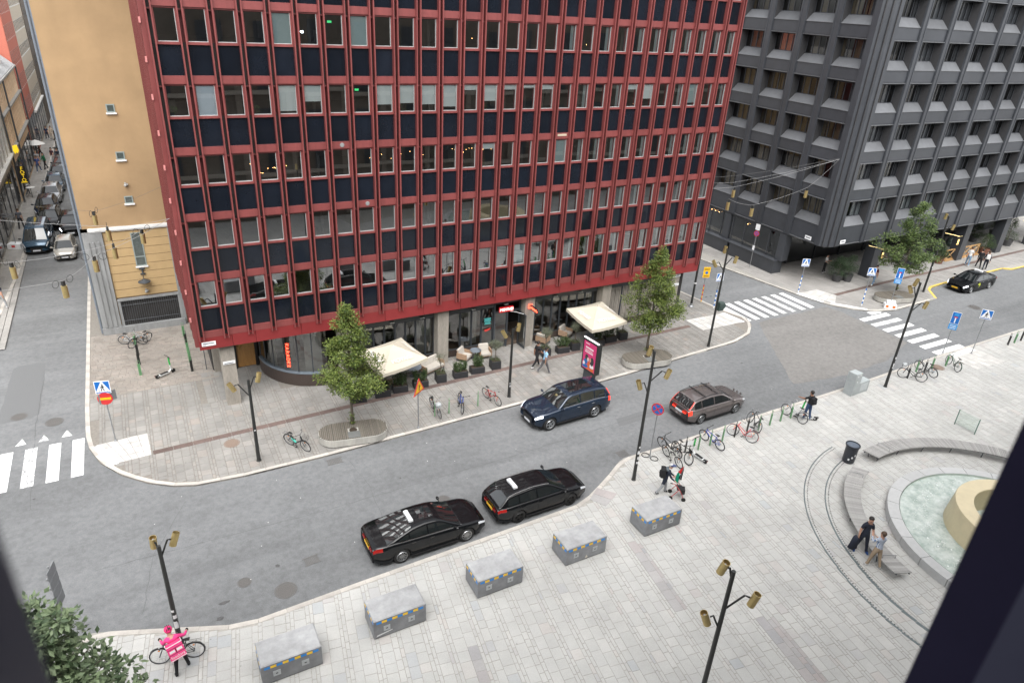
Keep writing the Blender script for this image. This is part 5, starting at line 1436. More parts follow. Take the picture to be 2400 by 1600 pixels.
# ---- advertising board
t = thing('advert_board', 'free-standing advert board with a pink illustrated poster and a lit white top edge', 'advert', (19.72,-5.0,0), R(-84))
b = MB(); b.cbox(-.42,.42,-.13,.13,0,.62,.01); b.build('foot', dkgrey, t)
b = MB(); b.cbox(-.66,.66,-.17,.17,.6,2.66,.02); b.build('case', black_m, t)
b = MB(); b.box(-.66,.66,-.165,-.06,2.661,2.70); b.build('lit_edge', mat('lit_edge_white',(.8,.8,.8),.4,var=0,emit=(.9,.92,.95),es=.5), t)
pink = mat('poster_pink', (.56,.04,.16), .45, var=.06); skin_ = mat('poster_skin',(.5,.25,.18),.5,var=0); por = mat('poster_orange',(.6,.12,.03),.5,var=0); pbl = mat('poster_blue',(.01,.13,.38),.5,var=0); pdk = mat('poster_dark',(.03,.035,.04),.5,var=0); pwh = mat('poster_white',(.75,.7,.7),.5,var=0)
pale_p = mat('poster_pale',(.6,.5,.45),.5,var=0)
b = MB(); b.box(-.56,.56,-.178,-.171,.72,2.52); po = b.build('poster', pink, t)
def pp_(nm, m_, pts, lay=0): q = MB(); q.poly([(u,-.180-.0015*lay,v) for u, v in pts]); q.build(nm, m_, po)
def ov(cx_, cz_, rx, rz2, n=16): return [(cx_+rx*math.cos(2*PI*k/n), cz_+rz2*math.sin(2*PI*k/n)) for k in range(n)]
for (u0,u1,v,h) in [(-.4,-.05,2.4,.05),(-.38,.32,2.14,.10),(-.4,.25,2.0,.03),(-.42,.3,1.93,.03),(-.42,.3,1.84,.06)]: pp_('lettering', pwh, [(u0,v-h/2),(u1,v-h/2),(u1,v+h/2),(u0,v+h/2)])
pp_('picture', pbl, [(-.54,.78),(-.5,1.0),(-.2,1.02),(.2,.98),(.3,.86),(-.1,.78)]); pp_('picture', por, [(-.25,.74),(.5,.74),(.5,.95),(.0,.9)],1)
pp_('picture', pbl, ov(-.26,1.2,.17,.17),1); pp_('picture', por, ov(.02,1.1,.12,.2),1); pp_('picture', pwh, ov(.3,1.05,.18,.17),1); pp_('picture', pwh, ov(-.42,1.05,.1,.12),2)
pp_('picture', pdk, ov(-.2,1.5,.15,.19),2); pp_('picture', pale_p, ov(-.07,1.4,.09,.13),3); pp_('picture', pdk, ov(.28,1.38,.17,.28),2); pp_('picture', skin_, ov(.13,1.42,.08,.14),3)

# ---- electricity cabinet
cabm = mat('cabinet_grey', (.34,.37,.375), .55, var=.12, scale=4, dirt=.2)
t = thing('electrical_cabinet', 'pale grey street cabinet with a taller left part beside the plaza road edge', 'cabinet', (33.75,-12.75,0), R(2))
b = MB(); b.cbox(-.28,.32,-.28,.28,0,1.5,.03); b.build('tall_cabinet', cabm, t); b = MB(); b.box(-.22,.26,-.29,-.281,.2,1.2); b.build('door', cabm, t)
b = MB(); b.cbox(.34,1.35,-.26,.24,0,.78,.03); b.build('low_cabinet', cabm, t); b = MB(); b.box(.5,1.2,-.268,-.26,.15,.65); b.build('door', mat('door_pale',(.42,.45,.46),.5,var=.1), t)
for (x, z) in [(-.1,1.32),(.12,1.36),(-.05,.95)]:
    b = MB(); b.lathe([(0,-.30),(.045,-.30),(.045,-.285)],10,(x,0,z),'y'); b.build('sticker', sticker, t)

# ---- bicycle stands: flat bollards with a loop on top
stg = mat('green_stand', (0.12,0.27,0.13), .5, var=.12, scale=6); stb = mat('black_stand', (.018,.018,.018), .5, var=.1)
def stand(label, x, y, m_, rz_=0, loop=True, h=.72, group='bicycle stands'):
    t = thing('bicycle_stand', label, 'bicycle stand', (x,y,0), rz_, group)
    b = MB(); b.box(-.07,.07,-.022,.022,0,h); b.build('post', m_, t)
    if loop:
        b = MB(); b.tube([(-.058,0,h),(-.058,0,h+.22),(.058,0,h+.22),(.058,0,h)],.013,6); b.build('loop', m_, t)
    return t
for (x, y, c_, l) in [(-4.19,5.57,'green','green stand at the near end of the row under the ochre wall'),(-4.19,6.9,'black','black stand, second from the near end of the ochre wall row'),(-4.21,8.2,'black','black stand behind the white frame bicycle'),(-4.27,9.5,'green','green stand holding the silver bicycle by the ochre wall'),
                      (-1.52,4.95,'black','black stand at the near end of the row beside the red flank'),(-1.51,6.2,'green','green stand second in the row beside the red flank'),(-1.50,7.4,'green','green stand third in the row beside the red flank'),(-1.48,8.7,'black','black stand fourth in the row beside the red flank'),(-1.5,9.95,'green','green stand at the far end of the row beside the red flank')]:
    stand(l, x, y, stg if c_ == 'green' else stb, R(20))
for (x, y, l) in [(9.6,-5.05,'green stand beside the basket bicycle outside the restaurant'),(10.42,-5.1,'green stand between the basket bicycle and the blue racing bicycle'),(12.21,-5.02,'empty green stand between the blue and the red bicycle')]:
    stand(l, x, y, stg, R(70), True, .7)
for (x, y, c_, l) in [(20.1,-13.35,'b','black stand at the right side of the tangled bicycles'),(20.9,-13.45,'g','green stand behind the parked white scooter'),(21.76,-13.4,'g','green stand holding the blue mountain bicycle'),(22.69,-13.35,'g','green stand left of the fallen red bicycle'),
                      (23.58,-13.34,'b','black stand over the fallen red bicycle'),(24.59,-13.26,'b','black stand between the red and the black bicycle'),(25.3,-13.4,'g','green stand behind the black bicycle'),(26.31,-13.29,'g','empty green stand right of the black bicycle'),(27.19,-13.25,'g','empty green stand left of the grey city bicycle'),(28.0,-13.25,'g','green stand at the grey city bicycle'),
                      (39.1,-12.95,'b','black stand through the basket bicycle near the cabinet lamp'),(41.0,-12.87,'b','black stand at the second bicycle near the cabinet lamp'),(40.5,-12.62,'g','green stand between two black bicycles near the cabinet lamp'),(42.0,-12.74,'g','green stand beside the brown manhole cover'),(43.3,-12.9,'g','green stand at the green bicycle'),
                      (51.1,-12.72,'b','black stand, first of the three at the far right kerb'),(51.96,-12.71,'g','green stand in the middle of the three at the far right kerb'),(52.86,-12.69,'b','black stand cut by the right picture edge')]:
    stand(l, x, y, stg if c_ == 'g' else stb, R(60))
# ---- litter bin
t = thing('litter_bin', 'round black litter bin standing between the two curved benches', 'bin', (27.5,-17.5,0))
b = MB(); b.lathe([(.0,0.02),(.27,.02),(.30,.1),(.31,.95),(.36,1.0),(.36,1.06),(.30,1.06)],26); b.build('body', mat('bin_black',(.02,.023,.03),.4,var=.2), t)
b = MB(); b.lathe([(0,.98),(.31,1.02)],26); b.build('lid', mat('bin_lid',(.10,.12,.15),.4), t)
for k in range(5):
    a = R(-150+k*25); b = MB(); b.box(-.04,.04,-.003,0,0,.1); b.build('sticker', sticker, t, loc=(.316*math.cos(a),.316*math.sin(a),.25+.13*k), rot=(0,0,a+PI/2))

# ---- curved benches
teak = mat('grey_teak', (0.34,0.335,0.325), .8, var=.16, scale=5, objvar=.16, dirt=.15)
def bench(label, inner, outer, n):
    t = thing('curved_bench', label, 'bench', (inner[0][0],inner[0][1],0), 0, 'curved slatted benches round the fountain'); O_ = Vector((inner[0][0],inner[0][1],0))
    P1 = walk(inner, sum((Vector(b_)-Vector(a_)).length for a_, b_ in zip(inner,inner[1:]))/(n+.001)); P2 = walk(outer, sum((Vector(b_)-Vector(a_)).length for a_, b_ in zip(outer,outer[1:]))/(n+.001))
    k = min(len(P1),len(P2))-1
    for i in range(k):
        a, b_, c_, d = P1[i], P1[i+1], P2[i+1], P2[i]
        e = .14
        q = MB(); poly = [a.lerp(b_,e),b_.lerp(a,e),c_.lerp(d,e),d.lerp(c_,e)]; c0 = sum(poly, Vector((0,0)))/4
        q.prism([tuple(p-c0) for p in poly], .40, .445); q.build('slat', teak, t, loc=Vector((c0.x,c0.y,0))-O_)
    fr = MB()
    for L_, f in ((P1,.12),(P2,.12)):
        other = P2 if L_ is P1 else P1
        fr.tube([(L_[i].lerp(other[i],f).x-O_.x,L_[i].lerp(other[i],f).y-O_.y,.36) for i in range(k+1)], .03, 6)
    fr.build('frame', dkgrey, t)
    for i in range(4, k, max(6, k//6)):
        q = MB(); m_ = P1[i].lerp(P2[i],.5)
        for f in (.15,.85):
            p = P1[i].lerp(P2[i],f); q.tube([(p.x-O_.x,p.y-O_.y,.36),(p.lerp(m_,.25).x-O_.x,p.lerp(m_,.25).y-O_.y,0)],.022,6)
        q.build('leg', dkgrey, t)
    for i in (max(2,k//9), k-max(3,k//9)):
        q = MB(); a = P1[i].lerp(P2[i],.12); d = P1[i].lerp(P2[i],.88)
        q.tube([(a.x-O_.x,a.y-O_.y,.44),(a.x-O_.x,a.y-O_.y,.62),(d.x-O_.x,d.y-O_.y,.62),(d.x-O_.x,d.y-O_.y,.44)],.014,6); q.build('armrest', galv, t)
    return t
def arc(cx_, cy_, r, a0, a1, n=40): return [(cx_+r*math.cos(R(a0+(a1-a0)*k/n)), cy_+r*math.sin(R(a0+(a1-a0)*k/n))) for k in range(n+1)]
bench('curved slatted bench on the near side of the fountain, where two men stand', arc(29.0,-25.0,6.38,106.5,173), arc(29.0,-25.0,7.12,108.5,171.5), 110)
bench('curved slatted bench on the far side of the fountain', arc(29.5,-25.2,6.9,97,20), arc(29.5,-25.2,7.75,97.5,20), 110)
# drinks can left on the bench
b = MB(); b.lathe([(0,0),(.04,0),(.04,.12),(0,.12)],10); tag(b.build('paper_cup', sticker, None, loc=(23.2,-21.6,.445)), 'white cup left on the near curved bench', 'cup')
# ---- shallow step edges with drainage dots
b = MB()
def ringstrip(b, cx_, cy_, r0, r1, z0, z1, a0, a1, n=60):
    for k in range(n):
        u0 = R(a0+(a1-a0)*k/n); u1 = R(a0+(a1-a0)*(k+1)/n)
        q = [(cx_+r*math.cos(u), cy_+r*math.sin(u)) for r, u in ((r0,u0),(r1,u0),(r1,u1),(r0,u1))]
        b.prism(q, z0, z1)
st_m = mat('step_edge_steel', (.12,.145,.15), .5, var=.15, metal=.3)
for (r, w, a0) in ((9.0,.05,98),(8.05,.05,98)):
    for k in range(22):
        q = MB(); A0_, A1_ = a0+k*4.3, a0+(k+.97)*4.3; wd = w+(.09 if r < 8.5 else .035)*max(0,(k-8)/13)
        ringstrip(q, 29.1, -25.15, r+(.25 if k > 14 else 0)*(k-14)/8*1.2-wd, r+(.25 if k > 14 else 0)*(k-14)/8*1.2, -.02, .012, A0_, A1_, 6)
        q.build('step_edge', st_m, plaza)
    q = MB()
    for k in range(105):
        kk = k*1.43; a = R(a0+k*.9); rr2 = r-.17+(.36*max(0,(kk-95)/55)); x, y = 29.1+rr2*math.cos(a), -25.15+rr2*math.sin(a); s = .022
        q.box(x-s,x+s,y-s,y+s,-.01,.008)
    tag(q.build('drain_dots', sblk, plaza), kind='stuff')
# ---- fountain
t = thing('fountain', 'round stone fountain basin with a gold ring standing in pale green water', 'fountain', (29.0,-25.1,0))
rimm = mat('basin_rim_stone', (.40,.405,.405), .6, var=.08, scale=5, objvar=.08, world=True)
for k in range(26):
    q = MB(); ringstrip(q, 0, 0, 4.8, 5.3, 0, .40, k*360/26+.15, (k+1)*360/26-.15, 5); q.build('rim_stone', rimm, t)
b = MB(); b.lathe([(0,.03),(4.82,.03)],40); b.lathe([(4.79,.0),(4.79,.4)],40); b.build('basin', mat('basin_floor',(.40,.46,.42),.7,var=.15,scale=3), t)
wm = bpy.data.materials.new('fountain_water'); wm.use_nodes = True
n_ = wm.node_tree.nodes; l_ = wm.node_tree.links; bb = n_['Principled BSDF']
bb.inputs['Base Color'].default_value = (.33,.42,.38,1); bb.inputs['Roughness'].default_value = .12
g_ = n_.new('ShaderNodeNewGeometry'); w1 = n_.new('ShaderNodeTexNoise'); w1.inputs['Scale'].default_value = 5; w1.inputs['Detail'].default_value = 6; l_.new(g_.outputs['Position'], w1.inputs['Vector'])
bp_ = n_.new('ShaderNodeBump'); bp_.inputs['Strength'].default_value = .8; bp_.inputs['Distance'].default_value = .06; l_.new(w1.outputs['Fac'], bp_.inputs['Height']); l_.new(bp_.outputs[0], bb.inputs['Normal'])
cr_ = n_.new('ShaderNodeValToRGB'); cr_.color_ramp.elements[0].position = .35; cr_.color_ramp.elements[0].color = (.27,.33,.295,1); cr_.color_ramp.elements[1].position = .68; cr_.color_ramp.elements[1].color = (.53,.57,.545,1)
w2 = n_.new('ShaderNodeTexNoise'); w2.inputs['Scale'].default_value = 2.2; w2.inputs['Detail'].default_value = 8; w2.inputs['Roughness'].default_value = .7; l_.new(g_.outputs['Position'], w2.inputs['Vector']); l_.new(w2.outputs['Fac'], cr_.inputs[0]); l_.new(cr_.outputs[0], bb.inputs['Base Color'])
b = MB(); b.lathe([(0,.30),(4.79,.30)],48); b.build('water', wm, t)
gold = mat('gold_ring_metal', (.60,.52,.35), .5, metal=.35, var=.08, scale=2)
b = MB(); b.lathe([(2.95,.1),(2.80,1.45),(2.78,1.5),(2.06,1.5),(2.04,1.45),(2.04,.1)],64); b.build('gold_ring', gold, t, loc=(.1,.1,0))
foam = mat('water_spray', (.75,.78,.78), .4, var=.1)
random.seed(9)
for k in range(11):
    a = R(70+k*15); q = MB(); x, y = 4.2*math.cos(a), 4.2*math.sin(a)
    h = random.uniform(.25,.7)
    for s in range(26):
        f = s/26; q.ball((x*(1-.12*f)+random.gauss(0,.03),y*(1-.12*f)+random.gauss(0,.03),.3+h*4*f*(1-f)*random.uniform(.7,1.05)),random.uniform(.008,.022),n=5,m=3)
    q.build('water_jet', foam, t)
q = MB()
for k in range(70):
    a = random.uniform(0,2*PI); r = random.uniform(3.1,4.6); q.ball((r*math.cos(a),r*math.sin(a),.305),random.uniform(.015,.04),None,.008,n=6,m=3)
tag(q.build('foam', foam, t), kind='stuff')
# ---- glass rail
t = thing('glass_rail', 'low clear glass rail on two thin green posts on the plaza', 'railing', (36.55,-18.2,0))
for y in (.55,-.6):
    b = MB(); b.box(-.02,.02,y-.02,y+.02,0,1.0); b.build('post', mat('rail_green',(.10,.17,.14),.5), t)
b = MB(); b.box(-.008,.008,-.58,.53,.1,.99); b.build('glass', glass_mat('clear_glass',.06,(.93,.97,.95)), t)

# ---- festoon lamps on wires
wire_m = mat('wire_dark', (.10,.10,.10), .5, var=0); wire_l = mat('wire_light', (.30,.30,.30), .5, var=0)
def wire(label, pts, m_, sag=.12, r=.008, grp=None):
    b = MB(); P = []
    for a, c_ in zip(pts, pts[1:]):
        a = Vector(a); c_ = Vector(c_)
        for k in range(8): f = k/8; p = a.lerp(c_,f); P.append((p.x,p.y,p.z-sag*4*f*(1-f)))
    P.append(pts[-1]); b.tube(P, r, 5)
    return tag(b.build('overhead_wire', m_), label, 'wire', grp)
def hang_lamp(label, x, y, z):
    t = thing('hanging_lamp', label, 'lamp', (x,y,z), random.uniform(0,3), 'brass lamps hanging on the street wires')
    b = MB(); b.box(-.06,.06,-.06,.06,-.22,0); b.build('clamp', black_m, t)
    b = MB(); b.lathe([(0,-.78),(.125,-.78),(.125,-.22),(.0,-.22)],16); b.build('shade', brass, t)
    if x < 10:
        for s in (-1,1):
            b = MB(); b.ring((s*.38,0,-.02),.17,.012,'y',16,5); b.build('wire_loop', black_m, t)
A_ = (-1.35,4.5,9.3)
LL = [(-5.02,10.94),(-4.37,7.69),(-4.14,4.55),(-4.99,2.87),(-2.75,6.64),(-6.19,-.14),(-8.36,3.13)]
LN = ['brass hanging lamp highest on the ochre wall near the drainpipe','brass hanging lamp just above the white cornice line','brass hanging lamp before the grey pilaster and ochre courses','brass hanging lamp before the grey fluted pilaster','brass hanging lamp in front of the tall narrow window','brass hanging lamp over the left street, lowest of them','brass hanging lamp at the left picture edge']
for p, l in zip(LL, LN): hang_lamp(l, p[0], p[1], 8.2)
wire('dark wire from the red corner over the pilaster to the left picture edge', [A_,(*LL[4],8.22),(*LL[2],8.22),(*LL[6],8.22),(-12.6,2.6,9.2)], wire_l)
wire('pale wire from the red corner carrying the lowest street lamp', [A_,(*LL[3],8.22),(*LL[5],8.22),(-12.6,-3.2,9.2)], wire_l)
wire('wire along the white cornice across the street', [A_,(*LL[1],8.22),(-12.6,9,9.4)], wire_l)
wire('thin wire high on the ochre wall to the topmost lamp', [(-1.3,9,9.9),(*LL[0],8.22),(-12.6,13,9.4)], wire_m, r=.006)
GP = (45.75,.9,10.75)
RL = [(38.4,4.0),(35.2,1.3),(35.7,-.55),(44.4,2.1)]
for p, l in zip(RL, ['brass hanging lamp nearest the red building edge over the side street','brass hanging lamp low over the side street beside the red edge','brass hanging lamp over the side street crossing','brass hanging lamp just left of the dark corner']): hang_lamp(l, p[0], p[1], 8.3)
wire('pale wire from the dark corner through two lamps over the crossing', [GP,(*RL[3],8.33),(*RL[2],8.33),(*RL[1],8.33)], wire_l)
wire('upper pale wire from the dark corner to the red building', [GP,(*RL[0],8.33),(32,4.5,8.6)], wire_l)
wire('second pale wire from the dark corner to the red building', [GP,(38.4,4.3,8.6),(32,5.2,9.0)], wire_l, r=.007)
wire('thin dark wire from the dark corner behind the lamps', [(45.75,.95,10.8),(38,5,8.9),(32,6.5,9.3)], wire_m, r=.01)
# ================================================================ vehicles
tyre_m = mat('tyre_rubber', (0.012,0.012,0.012), .75, var=.1); rim_m = mat('alloy_rim', (.42,.43,.44), .3, metal=.9, var=.05); rim_d = mat('dark_rim', (.03,.03,.03), .35, metal=.6, var=.05)
carglass = mat('car_glass', (.010,.013,.014), .03, var=0, ior=2.0); trim = mat('black_trim', (.012,.012,.013), .45, var=0); chrome = mat('chrome', (.6,.6,.6), .15, metal=1, var=0)
under = mat('underbody', (.004,.004,.004), .9, var=0)
lamp_c = mat('headlamp_clear', (.55,.57,.6), .12, var=0); lamp_on = mat('headlamp_lit', (.9,.9,1), .2, var=0, emit=(.85,.9,1), es=1.6); lamp_r = mat('tail_lamp', (.28,.012,.010), .15, var=0); lamp_ro = mat('tail_lamp_lit', (.6,.03,.02), .2, var=0, emit=(1,.05,.02), es=.45)
lamp_o = mat('indicator_lit', (.9,.4,.1), .2, var=0, emit=(1,.42,.08), es=1.5)
plate_w = mat('plate_white', (.6,.62,.65), .4, var=.05); plate_y = mat('plate_yellow', (.72,.42,.03), .4, var=.05)
def smooth(tab):
    """piecewise-linear table eased by a small moving average"""
    def f(x, w=.09): return sum(interp(tab, x+d*w) for d in (-1,-.5,0,.5,1))/5
    return f
KINDS = {
 'suv': dict(L=4.95,W=1.96,R=.39,wb=2.98,fo=.86,top=[(-2.5,.95),(-2.42,1.10),(-1.5,1.17),(.9,1.14),(1.1,1.12),(2.0,1.05),(2.3,.98),(2.48,.84)],sill=.30,
     roof=[(-2.44,1.12),(-2.12,1.64),(-1.6,1.72),(-.6,1.765),(.2,1.73),(.42,1.68),(1.12,1.12)],win=[(-1.98,-1.32),(-1.25,-.36),(-.29,.86)],ws=(.44,1.10),rw=(-2.40,-2.14)),
 'estate': dict(L=4.65,W=1.80,R=.32,wb=2.70,fo=.93,top=[(-2.34,.80),(-2.27,.95),(-1.5,.98),(.9,.95),(1.1,.93),(1.9,.84),(2.15,.76),(2.31,.62)],sill=.20,
     roof=[(-2.26,.97),(-1.80,1.37),(-1.4,1.42),(-.5,1.46),(.2,1.42),(.38,1.38),(1.22,.93)],win=[(-1.82,-1.30),(-1.24,-.40),(-.34,.90)],ws=(.40,1.18),rw=(-2.20,-1.82)),
 'crossover': dict(L=4.49,W=1.80,R=.32,wb=2.65,fo=.90,top=[(-2.26,.85),(-2.18,1.00),(-1.4,1.02),(.9,.97),(1.1,.95),(1.85,.86),(2.08,.78),(2.23,.64)],sill=.22,
     roof=[(-2.19,1.02),(-1.78,1.44),(-1.4,1.49),(-.5,1.52),(.2,1.47),(.38,1.42),(1.18,.95)],win=[(-1.85,-1.36),(-1.30,-.42),(-.36,.88)],ws=(.40,1.15),rw=(-2.15,-1.80)),
 'saloon': dict(L=4.97,W=1.87,R=.34,wb=2.87,fo=.95,top=[(-2.50,.86),(-2.42,1.03),(-1.7,1.06),(-1.2,1.03),(.9,.95),(1.15,.93),(2.0,.84),(2.3,.74),(2.48,.60)],sill=.19,
     roof=[(-1.98,1.05),(-1.3,1.26),(-.75,1.40),(-.2,1.445),(.25,1.42),(.45,1.37),(1.32,.94)],win=[(-1.42,-1.0),(-.94,-.20),(-.14,.98)],ws=(.47,1.28),rw=(-1.90,-.82)),
 'van': dict(L=5.0,W=1.95,R=.34,wb=3.1,fo=.93,top=[(-2.52,.95),(-2.45,1.12),(1.5,1.12),(1.75,1.10),(2.2,1.02),(2.4,.90),(2.5,.70)],sill=.25,
     roof=[(-2.47,1.12),(-2.40,1.88),(-1.8,1.95),(.6,1.96),(1.0,1.90),(1.12,1.84),(1.92,1.08)],win=[(.25,1.55)],ws=(1.12,1.90),rw=(-2.46,-2.42)),
 'hatch': dict(L=4.25,W=1.76,R=.31,wb=2.6,fo=.86,top=[(-2.13,.80),(-2.06,.98),(-1.3,1.00),(.9,.97),(1.1,.95),(1.7,.86),(1.95,.76),(2.11,.60)],sill=.20,
     roof=[(-2.08,1.0),(-1.68,1.42),(-1.3,1.50),(-.4,1.54),(.2,1.50),(.4,1.44),(1.25,.95)],win=[(-1.62,-1.28),(-1.22,-.36),(-.30,.92)],ws=(.42,1.22),rw=(-2.03,-1.70)),
}
def car_paint(name, col, metal=.3): return mat(name, col, .12, metal=metal, var=.0, scale=2, coat=.0 if metal == 0 else .5, spec=.42)
def make_car(name, label, kind, paint, x, y, rz_, group=None, plate=plate_w, lit=False, brake=False, rails=None, rims=rim_m, five=5, taxi=None, bars=False, extra=None, cat='car'):
    K = KINDS[kind]; L_, W_, RW = K['L'], K['W'], K['R']
    t = thing(name, label, cat, (x,y,ROADZ), rz_, group)
    top = smooth(K['top']); roof = smooth(K['roof']); xf = L_/2-K['fo']; xr = xf-K['wb']; x0, x1 = K['roof'][0][0], K['roof'][-1][0]
    def hw(x_):
        ef, er = L_/2-x_, x_+L_/2
        w = W_/2
        if ef < .8: w *= 1-.26*(1-ef/.8)**2
        if er < .6: w *= 1-.16*(1-er/.6)**2
        return w
    def zb(x_):
        z = K['sill']+.12*max(0,1-(L_/2-x_)/.5)+.14*max(0,1-(x_+L_/2)/.5)
        for xw in (xf, xr):
            d = abs(x_-xw); ra = RW*1.13
            if d < ra: z = max(z, RW+math.sqrt(ra*ra-d*d))
        return z
    def ring(x_):
        w = hw(x_); b0 = zb(x_); zt = top(x_); b0 = min(b0, zt-.1)
        f = lambda u: K['sill']+(zt-K['sill'])*u
        pts = [(w*.955,b0)]
        for u, k in ((.28,.995),(.52,1.0),(.72,.985),(.84,.99)): pts.append((w*k, max(b0+.01*len(pts), f(u))))
        pts += [(w*.935,zt-.012),(w*.84,zt+.012),(w*.45,zt+.035),(0,zt+.042)]
        return pts
    N = 76; xs = [-L_/2+L_*k/N for k in range(N+1)]
    vs = []; fs = []; M_ = 17
    for x_ in xs:
        r = ring(x_); vs += [(x_,-p[0],p[1]) for p in r]+[(x_,p[0],p[1]) for p in r[-2::-1]]
    for i in range(N):
        for j in range(M_-1): fs.append((i*M_+j,(i+1)*M_+j,(i+1)*M_+j+1,i*M_+j+1))
    fs.append(tuple(range(M_-1,-1,-1))); fs.append(tuple(N*M_+j for j in range(M_)))
    b = MB(); b.add(vs, fs, 0)
    # greenhouse
    zr_max = max(p[1] for p in K['roof'])
    def base(x_): return top(x_)-.015
    tum = (.90*W_/2-.66*W_/2)/(zr_max-1.0)
    def Y(x_, z): return min(.905*W_/2, hw(x_)*.93)-max(0,(z-base(x_)))*tum
    def ztop(x_, u): return roof(x_,.06)+.02-.045*u*u
    vs = []; fs = []; ng = 40; R_ = 13
    for k in range(ng+1):
        x_ = x0+(x1-x0)*k/ng; zr = max(roof(x_,.06), base(x_)+.005)
        yb = Y(x_,base(x_)); zt_ = zr-.045 if zr-base(x_) > .1 else zr-.01
        yt = Y(x_,zt_)
        r = [(yb,base(x_)-.03),((yb+yt)/2,(base(x_)+zt_)/2),(yt,zt_)]+[(yt*u,zr+.02-.045*u*u) for u in (.9,.6,.3,0)]
        vs += [(x_,-p[0],p[1]) for p in r]+[(x_,p[0],p[1]) for p in r[-2::-1]]
    for i in range(ng):
        for j in range(R_-1): fs.append((i*R_+j,(i+1)*R_+j,(i+1)*R_+j+1,i*R_+j+1))
    fs.append(tuple(range(R_-1,-1,-1))); fs.append(tuple(ng*R_+j for j in range(R_)))
    b.add(vs, fs, 0)
    b.build('body', paint, t, smooth=True)
    q = MB(); q.box(-L_/2+.25,L_/2-.3,-W_/2*.86,W_/2*.86,.16,.62); q.box(xr-.5,xr+.5,-W_/2*.8,W_/2*.8,.2,.9 if kind != 'saloon' else .84); q.box(xf-.5,xf+.45,-W_/2*.8,W_/2*.8,.2,.78); q.build('underbody', under, t)
    # glass
    def topglass(nm, a, c_, n=6, k=.90):
        q = MB(); P = []
        for i in range(n+1):
            x_ = a+(c_-a)*i/n; yt = Y(x_, max(roof(x_,.06)-.04, base(x_)))
            for j in range(7):
                u = -1+2*j/6; P.append((x_, u*k*yt, ztop(x_,u*k)+.008))
        q.add(P,[(i*7+j,(i+1)*7+j,(i+1)*7+j+1,i*7+j+1) for i in range(n) for j in range(6)]); return q.build(nm, carglass, t, smooth=True)
    topglass('windscreen', *K['ws']); topglass('rear_window', *K['rw'])
    for s in (-1,1):
        for (a, c_) in K['win']:
            P = []; n = 8
            for i in range(n+1):
                x_ = a+(c_-a)*i/n; zl = base(x_)+.045; zu = max(zl+.004, roof(x_,.06)-.10)
                for z in (zl,(zl+zu)/2,zu): P.append((x_, s*(Y(x_,z)+.009), z))
            q = MB(); q.add(P,[(i*3+j,(i+1)*3+j,(i+1)*3+j+1,i*3+j+1) for i in range(n) for j in range(2)]); q.build('side_window', carglass, t)
        # chrome or black line beneath the windows, door seams, handles
        q = MB(); q.tube([(K['win'][0][0]+(K['win'][-1][1]-K['win'][0][0])*i/10, s*(Y(K['win'][0][0]+(K['win'][-1][1]-K['win'][0][0])*i/10,base(0)+.02)+.008), base(K['win'][0][0]+(K['win'][-1][1]-K['win'][0][0])*i/10)+.025) for i in range(11)], .012, 5); q.build('window_trim', chrome if kind in ('saloon','suv') else trim, t)
        q = MB()
        for xd in ([c_ +.03 for a, c_ in K['win']][:-1]+[K['win'][-1][1]+.12]):
            r = ring(xd); 
            for p, p2 in zip(r[1:5], r[2:6]): q.add([(xd-.006,s*(p[0]+.003),p[1]),(xd+.006,s*(p[0]+.003),p[1]),(xd+.006,s*(p2[0]+.003),p2[1]),(xd-.006,s*(p2[0]+.003),p2[1])],[(0,1,2,3)])
        q.build('door_seam', under, t)
        for (a, c_) in K['win'][-2:]:
            xd = a+.12; r = ring(xd); q = MB(); q.tube([(xd-.09,s*(r[3][0]+.015),r[4][1]-.01),(xd+.09,s*(r[3][0]+.015),r[4][1])],.014,5); q.build('door_handle', chrome if kind != 'estate' else paint, t)
        xm = K['win'][-1][1]-.02; zz = base(xm)+.10
        q = MB(); q.ball((xm+.06, s*(W_/2+.10), zz),.07,.11,.075,n=10,m=6); q.tube([(xm+.05,s*(W_/2-.12),zz-.05),(xm+.06,s*(W_/2+.05),zz-.02)],.025,5); q.build('mirror', paint if kind != 'van' else trim, t)
        q = MB(); q.box(xr+RW*1.1,xf-RW*1.1,s*W_/2*.99-.015,s*W_/2*.99+.015,K['sill']-.02,K['sill']+.07); q.build('sill_strip', trim, t)
        # lamps on the corners, following the body surface
        def skin_patch(nm, xa, xb, u0, u1, m_, off=.007):
            P = []; n = 6
            for i in range(n+1):
                x_ = xa+(xb-xa)*i/n; r = ring(x_)
                for k in range(4):
                    u = u0+(u1-u0)*k/3; j = min(int(u),len(r)-2); f = u-j
                    yy = r[j][0]*(1-f)+r[j+1][0]*f; z_ = r[j][1]*(1-f)+r[j+1][1]*f
                    P.append((x_+(off if x_ > 0 else -off), s*(yy+off), z_+off*.5))
            q = MB(); q.add(P,[(i*4+k,(i+1)*4+k,(i+1)*4+k+1,i*4+k+1) for i in range(n) for k in range(3)]); return q.build(nm, m_, t)
        skin_patch('headlight', L_/2-.40, L_/2-.01, 3.6, 4.9, lamp_on if lit else lamp_c)
        if kind in ('suv','crossover','van','hatch'):
            skin_patch('taillight', -L_/2+.01, -L_/2+.22, 2.6, 5.1, lamp_ro if brake else lamp_r)
            if kind != 'van':
                q = MB()
                xa, xb = K['roof'][0][0]+.0, K['rw'][1]
                P = []
                for i in range(5):
                    x_ = xa+(xb-xa)*i/4; z = max(base(x_),roof(x_,.06)-.02); yy = Y(x_,z)*.985
                    P += [(x_-.03,s*(yy-.02),z+.02),(x_+.06,s*(yy+.022),z-.04)]
                q.add(P,[(2*i,2*i+1,2*i+3,2*i+2) for i in range(4)]); q.build('taillight', lamp_ro if brake else lamp_r, t)
